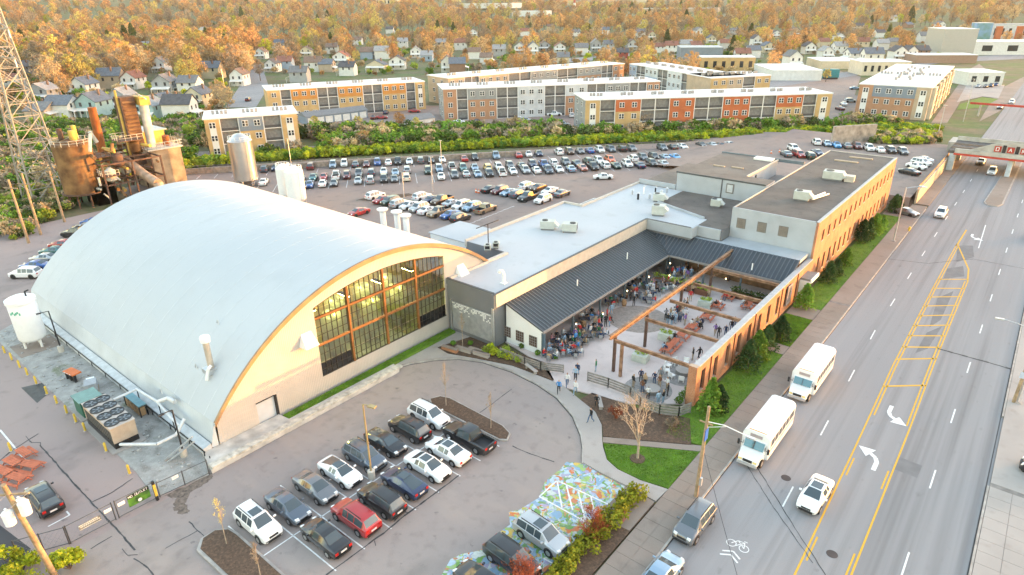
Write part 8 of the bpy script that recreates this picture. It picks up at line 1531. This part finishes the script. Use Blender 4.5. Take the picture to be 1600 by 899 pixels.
# ================================================================== PLANTING
# conifers along the brick wall
def conifer(n, h, w, r):
    m = MB()
    for i in range(n):
        t = r.random()**.8; z = .25+h*t; rad = w*(1-t)**.75*(.45+.55*r.random())+.08; a = r.uniform(0, 6.283); rad *= 1+.22*math.sin(a*3+z*2.1)
        leaf(m, (rad*math.cos(a), rad*math.sin(a), z+r.uniform(-.1, .1)), .2*r.uniform(.6, 1.3), r)
    return m
CV = [(conifer(1500, h, w, random.Random(60+i)).mesh('crown'), MB().tube((0, 0, -.2), (0, 0, h*.8), .1, .03, 6).mesh('trunk')) for i, (h, w) in enumerate(((4.0, 1.5), (4.5, 1.7), (3.4, 1.35), (4.8, 1.4)))]
for i, (px, py, v, s) in enumerate(((1108, 645, 3, .95), (1122, 640, 0, .8), (1168, 578, 1, .95), (1182, 560, 0, 1.0), (1196, 548, 1, .85), (1218, 532, 2, 1.05), (1256, 482, 0, 1.0), (1293, 442, 0, .95), (1305, 432, 2, .9), (1320, 416, 2, .95), (1345, 378, 1, 1.0), (1355, 374, 3, .9), (1365, 366, 1, .95), (1396, 332, 0, 1.0), (1402, 328, 2, .9), (1376, 360, 2, .9))):
    q = ground(px, py); x = min(-18.8, max(-20.6, q[0])); e = empty('conifer', (x, q[1], .05), rg.uniform(0, 6), 'dark green bushy conifer along the brick wall, %s from the near end' % ORD[i], 'conifer', 'conifers along the brick wall'); e.scale = (s*.98, s*.98, s*.85); ob('crown', CV[v][0], EVERG if i % 3 else MGREEN, parent=e, own=True); ob('trunk', CV[v][1], CONB, parent=e, own=True)
# hedge by the pavement
hb = []
for i in range(26): t = i/25; y = 26.5+14.0*t; hb += [((-19.35+rg.uniform(-.5, .5)-(.35 if y < 32 else 0), y, .65+rg.uniform(-.15, .2)), rg.uniform(.55, .8)), ((-20.1+rg.uniform(-.4, .3), y, .55), rg.uniform(.45, .7))]
ob('bed', MB().prism([(-21, 24), (-18.1, 24), (-17.95, 40.4), (-19.6, 40.6), (-20.85, 36)], -.05, .1), MULCH, **S)
e = empty('hedge', (-19.5, 33, 0), 0, 'yellow-green clipped hedge between mural and pavement', 'hedge'); m = crown(5200, .15, hb, rg, .6); P_(e, 'foliage', m, HEDGE); m = MB()
for i in range(30): y = 26.5+14*i/29; m.tube((-19.5, y, 0), (-19.5+rg.uniform(-.3, .3), y+rg.uniform(-.3, .3), .8), .03, .01, 4)
P_(e, 'stems', m, BARK)
# bare trees and shrubs: recursive twigs
def bare(h, spread, r, depth=5, tr=.1, up=.5, n0=1, split=3):
    m = MB()
    def grow(p, d, l, rad, k):
        q = p+d*l; m.tube(p, q, rad, rad*.68, 5 if k > 2 else 3, False)
        if k == 0: return
        for i in range(split if k < depth else split+1):
            e = Vector((r.gauss(0, 1), r.gauss(0, 1), r.gauss(up, .5))); e = (d*.9+e.normalized()*spread).normalized(); grow(p.lerp(q, r.uniform(.6, 1)), e, l*r.uniform(.58, .82), rad*.55, k-1)
    for i in range(n0): grow(Vector((r.uniform(-.1, .1)*(n0 > 1), r.uniform(-.1, .1)*(n0 > 1), 0)), (Vector((0, 0, 1))+(Vector((r.gauss(0, .5), r.gauss(0, .5), 0)) if n0 > 1 else Vector())).normalized(), h*.34, tr, depth)
    return m
TAN_T = leafmat('tan_bud_tips', (.42, .32, .22))
def shrub(name, loc, m, mt, tips, label, cat, budsize=.05, z=.1, buds=1200):
    e = empty(name, (*loc, z), 0, label, cat); ob('branches', m, mt, parent=e); tm = MB(); r = random.Random(len(m.v)); n = len(m.v)
    for i in range(buds): p = Vector(m.v[r.randrange(n//4, n)]); leaf(tm, p+Vector((r.gauss(0, .06), r.gauss(0, .06), r.gauss(0, .06))), budsize*r.uniform(.6, 1.4), r)
    ob('buds', tm, tips, parent=e); return e
shrub('bare_tree', ground(996, 718), bare(7.6, .62, random.Random(3), 5, .13), PBARK, TAN_T, 'bare tan tree with budding crown on the lawn by the path', 'tree', .05, .1, 700)
e = ob('tree_ring', MB().lathe([(.75, .09), (.7, .14), (.1, .16)], 16), MULCH, loc=(*ground(996, 718), 0), **S)
shrub('red_shrub', ground(925, 835), bare(3.0, .75, random.Random(5), 4, .05, .6, 7), REDT, REDT, 'leafless red-brown shrub in front of the mural stripes', 'shrub', .05, .0); shrub('red_shrub', (-21.3, 26.6), bare(3.0, .75, random.Random(6), 4, .055, .6, 9), REDT, REDT, 'red twiggy shrub before the black SUV at the bottom', 'shrub', .06, .0)
shrub('garden_shrub', ground(962, 655), bare(1.6, .9, random.Random(8), 4, .04, .5, 6), REDT, REDT, 'red-brown shrub in the garden bed by the path', 'shrub', .05); shrub('garden_shrub', ground(1050, 668), bare(1.3, .9, random.Random(9), 4, .035, .5, 6), BARK, BUD[4], 'purplish bare shrub at the foot of the board fence', 'shrub', .05)
for i, (px, py, h, lb) in enumerate(((697, 634, 5.2, 'thin bare sapling at the left end of the mulch island'), (767, 669, 4.2, 'thin bare sapling at the right end of the mulch island'), (354, 850, 4.6, 'thin yellowish sapling in the left mulch island'), (408, 905, 3.6, 'bare tan sapling at the bottom in the left mulch island'), (723, 541, 4.6, 'thin sapling in the triangular planter bed'))):
    m = MB(); r = random.Random(40+i); m.tube((0, 0, 0), (.05, .03, h), .045, .012, 6)
    for k in range(46):
        z = h*r.uniform(.45, .97); a = r.uniform(0, 6.28); l = (h-z)*.32+.12; d = Vector((math.cos(a)*.55, math.sin(a)*.55, 1)).normalized(); p = Vector((0, 0, z)); m.tube(p, p+d*l, .012, .004, 3, False)
    shrub('sapling', ground(px, py, .18), m, PBARK, BUD[3] if i == 2 else TAN_T, lb, 'sapling', .045, .18, 260)
# small round shrubs
for i, (px, py, r0) in enumerate(((1074, 616, .55), (1067, 624, .55), (1060, 632, .5), (815, 545, .4), (840, 556, .4), (868, 562, .4), (708, 540, .35), (735, 540, .35))):
    q = ground(px, py); e = empty('round_shrub', (*q, .1), 0, 'small round green shrub, %s' % ['upper of three by the brick pier', 'middle of three by the brick pier', 'lower of three by the brick pier', 'left one at the white wall', 'middle one at the white wall', 'right one at the white wall corner', 'left one in the triangular bed', 'right one in the triangular bed'][i], 'shrub'); ob('foliage', crown(260, .1, [((0, 0, r0*.8), r0), ((.1, 0, r0), r0*.8)], rg, .8), MGREEN, parent=e); ob('stem', MB().tube((0, 0, 0), (0, 0, r0), .04, n=5), BARK, parent=e)
for i, (px, py) in enumerate(((760, 552), (772, 556), (785, 560), (797, 563), (810, 568), (768, 548), (790, 552))): q = ground(px, py); e = empty('bed_shrub', (*q, .1), 0, 'leafy yellow-green shrub in the planter bed, %s from the left' % ORD[i], 'shrub', 'shrubs in the planter bed'); ob('foliage', crown(230, .13, [((rg.uniform(-.3, .3), rg.uniform(-.3, .3), .5), .6) for _ in range(3)], rg, .6), YGREEN if i % 2 else LGREEN, parent=e); ob('stem', MB().tube((0, 0, 0), (0, 0, .5), .04, n=5), BARK, parent=e)
for i, (x, y, s) in enumerate(((-47.6, 3.0, 1.5), (-50.9, 2.6, 1.2), (-49.3, 6.6, 1.0), (-52.4, 4.2, 1.1))):
    e = empty('roadside_bush', (x, y, 0), 0, 'bright yellow-green bush at the foot of the transformer pole, %s of four' % ORD[i], 'bush', 'bushes below the transformer pole'); bl = [((rg.uniform(-1, 1)*s, rg.uniform(-1, 1)*s, s*rg.uniform(.5, 1.7)), s*rg.uniform(.45, .7)) for _ in range(10)]; ob('foliage', crown(1700, .12, bl, rg, .5), YGREEN, parent=e); m = MB()
    for c, b_ in bl: m.tube((0, 0, 0), c, .05, .01, 4)
    ob('stems', m, BARK, parent=e)
# grass blades on the near lawns
gm = MB(); r = random.Random(12)
def inside(x, y, P):
    c = False; n = len(P); j = n-1
    for i in range(n):
        if (P[i][1] > y) != (P[j][1] > y) and x < (P[j][0]-P[i][0])*(y-P[i][1])/(P[j][1]-P[i][1])+P[i][0]: c = not c
        j = i
    return c
for P, zz, n in [(l, .09, 9000) for l in LAWNS[:3]]+[(LAWNS[3], .09, 9000), (LAWN5, .42, 5000)]:
    xs_ = [p[0] for p in P]; ys_ = [p[1] for p in P]
    for i in range(n):
        x, y = r.uniform(min(xs_), max(xs_)), r.uniform(min(ys_), max(ys_))
        if not inside(x, y, P): continue
        h = r.uniform(.05, .12); a = r.uniform(0, 6.28); w = .035; o = len(gm.v); gm.v += [(x-w*math.cos(a), y-w*math.sin(a), zz), (x+w*math.cos(a), y+w*math.sin(a), zz), (x+r.gauss(0, .04), y+r.gauss(0, .04), zz+h)]; gm.f.append((o, o+1, o+2)); gm.mi.append(0)
ob('grass', gm, leafmat('grass_blade', (.13, .25, .02), var=.45, scale=.9), kind='stuff', label='short bright green grass on the lawns', cat='grass')
# shrub belt between car park and flats
sb = [src('bush_source', [(crown(420, .3, [((rg.uniform(-1, 1), rg.uniform(-1, 1), rg.uniform(.7, 2.2)), rg.uniform(.7, 1.2)) for _ in range(8)], rg, .4).mesh('b'), mt)]) for mt in (LGREEN, MGREEN, YGREEN, DGREEN, BUD[1], BUD[4], LGREEN, BUD[0], BUD[2])]
pts = []; r = random.Random(17)
for i in range(4200):
    px = r.uniform(-60, 1470); base = float(np.interp(px, [-60, 120, 300, 500, 800, 1110, 1250, 1470], [330, 292, 262, 246, 230, 218, 212, 206])); top_ = float(np.interp(px, [-60, 120, 300, 345, 500, 800, 1100, 1300, 1470], [200, 196, 190, 212, 209, 203, 196, 192, 196])); py = top_+(base-top_)*r.random()
    if r.random() < .35 and 120 < px: py = r.uniform(base-5, base+1)
    x, y = ground(px, py)
    if any((x-q[0])**2+(y-q[1])**2 < q[2]**2*1.2 for q in BLD[:128]) or min((x-q[0])**2+(y-q[1])**2 for q in HSE) < 49: continue
    if -176 < x < -150 and 40 < y < 70: continue
    front = py > base-8; pts.append((x, y, -.1, r.uniform(.5, .95) if front else r.uniform(.8, 1.75), r.uniform(0, 6.3), r.choice((0, 1, 2, 0, 6, 2)) if front else r.choice((0, 1, 3, 3, 4, 5, 1, 5))))
HS = np.array(HSE)
for i in range(2600):   # yard shrubs and small trees between the houses
    px, py = r.uniform(-40, 1470), r.uniform(52, 184)
    if px > 395 and py > 118: continue
    x, y = ground(px, py); dd = math.hypot(x, y)
    if dd > 900 or ((HS[:, 0]-x)**2+(HS[:, 1]-y)**2 < HS[:, 2]**2).any() or (px > 1190 and py > 95): continue
    k_ = [q for q in BLD[:176] if (x-q[0])**2+(y-q[1])**2 < q[2]**2*1.3]
    if k_ or (abs(px-385) < 35 and py > 95): continue
    pts.append((x, y, -.1, r.uniform(.6, 1.9), r.uniform(0, 6.3), r.choice((0, 3, 4, 4, 5, 5, 1, 2, 7, 8))))
for i in range(260):   # shrubs below the railway wall
    px = r.uniform(1366, 1465); py = r.uniform(208, 222); x, y = ground(px, py, 2.5); pts.append((x, y, 1.6, r.uniform(.5, 1.0), r.uniform(0, 6.3), r.choice((0, 3, 4, 5, 2))))
for i in range(420):   # weeds left of the hangar
    px, py = r.uniform(-30, 125), r.uniform(255, 400)
    if py > 392-px*.62 and px > 15: continue
    if py > 375 : continue
    x, y = ground(px, py); pts.append((x, y, -.1, r.uniform(.4, 1.0), r.uniform(0, 6.3), r.choice((0, 1, 3, 4, 5, 3))))
gn_scatter('shrubbery', pts, sb, 'dense belt of green and tan shrubs along the railway embankment', 'shrubs')
for i, (px, py, v, s, mi, lb) in enumerate(((1003, 205, 5, .75, 4, 'dark bare tree rising in front of the rust red flats'), (560, 205, 2, .55, 3, 'small yellow tree in the court of the yellow flats'), (625, 205, 5, .6, 2, 'narrow orange tree in the court beside the white garage'), (495, 208, 2, .6, 3, 'yellowish tree beside the small blue flats'), (1290, 128, 2, .7, 3, 'lone green-yellow tree beside the teal container'), (652, 206, 2, .5, 3, 'small yellow tree before the white garage'), (1064, 200, 2, .7, 3, 'yellow-green tree in the shrub belt before the flats'), (330, 245, 5, .7, 1, 'bare tan tree at the left of the steel tank'), (735, 222, 2, .6, 1, 'bare tan tree in the shrub belt before the grey flats'), (570, 232, 5, .6, 0, 'straw coloured tree in the shrub belt above the fence row'))):
    q = ground(px, py); tree('young_tree', q[0], q[1], v, s, BUD[mi], BARK, lb)
e = empty('evergreen', ground(1002, 203), 0, 'dark narrow evergreen before the rust red flats', 'conifer'); e.scale = (1.5, 1.5, 2.0); ob('crown', CV[0][0], DGREEN, parent=e, own=True); ob('trunk', CV[0][1], CONB, parent=e, own=True)
# the wooded town
near, far = plant_woods(); r = random.Random(99)
near.sort(key=lambda t: t[3])
names = {0: 'orange budding', 1: 'tan leafless', 2: 'russet budding', 3: 'yellow-green budding', 4: 'grey-brown leafless'}
cnt = {}
for (x, y, s, d) in sorted(near[:290], key=lambda t: to_pix(t[0], t[1], 0)[0]):
    c = r.choices(range(5), (5, 4, 3, 2, 3))[0]; px = to_pix(x, y, 0)[0]
    zone = 'behind the rusty plant' if px < 400 else 'behind the yellow flats' if px < 800 else 'among the houses beyond the flats'
    k = cnt[(c, zone)] = cnt.get((c, zone), -1)+1
    tree('woodland_tree', x, y, r.randrange(7), s*.95, BUD[c], PBARK if c in (0, 1) else BARK, '%s tree, %s from the left of its kind %s' % (names[c], nth(k), zone), 'tree', 'trees of the wooded neighbourhood')
ts = []
for v in range(7):
    for c in ((0, 1, 4) if v % 2 else (0, 2, 3)): ts.append(src('tree_source', [(TV[v][0], BARK), (TV[v][1], BUD[c])]))
ts += [src('tree_source', [(TV[0][0], BARK), (TV[0][1], YGREEN)]), src('tree_source', [(CV[3][1], CONB), (CV[3][0], DGREEN)])]
rest = near[290:]+far; W_ = [1.0]*(len(ts)-2)+[.5, .35]
gn_scatter('woods', [(x, y, hill(x, y)-.2, s*(2.6 if (pk := r.choices(range(len(ts)), W_)[0]) == len(ts)-1 else 1), r.uniform(0, 6.3), pk) for x, y, s, d in rest], ts, 'endless orange and tan spring woods with roofs between, up to the hills', 'woods')
# evening haze: one closed box of even, pale air round everything
hm = bpy.data.materials.new('evening_haze'); hm.use_nodes = True; nt = hm.node_tree; nt.nodes.remove(nt.nodes['Principled BSDF']); pv = nt.nodes.new('ShaderNodeVolumePrincipled')
pv.inputs['Color'].default_value = (.95, .93, .90, 1); pv.inputs['Density'].default_value = .00005; pv.inputs['Anisotropy'].default_value = .2; nt.links.new(pv.outputs[0], nt.nodes['Material Output'].inputs['Volume'])
ob('haze', MB().box(-4400, -4400, -1.3, 4400, 4400, 118), hm, kind='stuff', label='thin warm evening haze filling the air of the whole view', cat='haze')
print('woods', len(near), len(far), 'objects', len(bpy.data.objects))
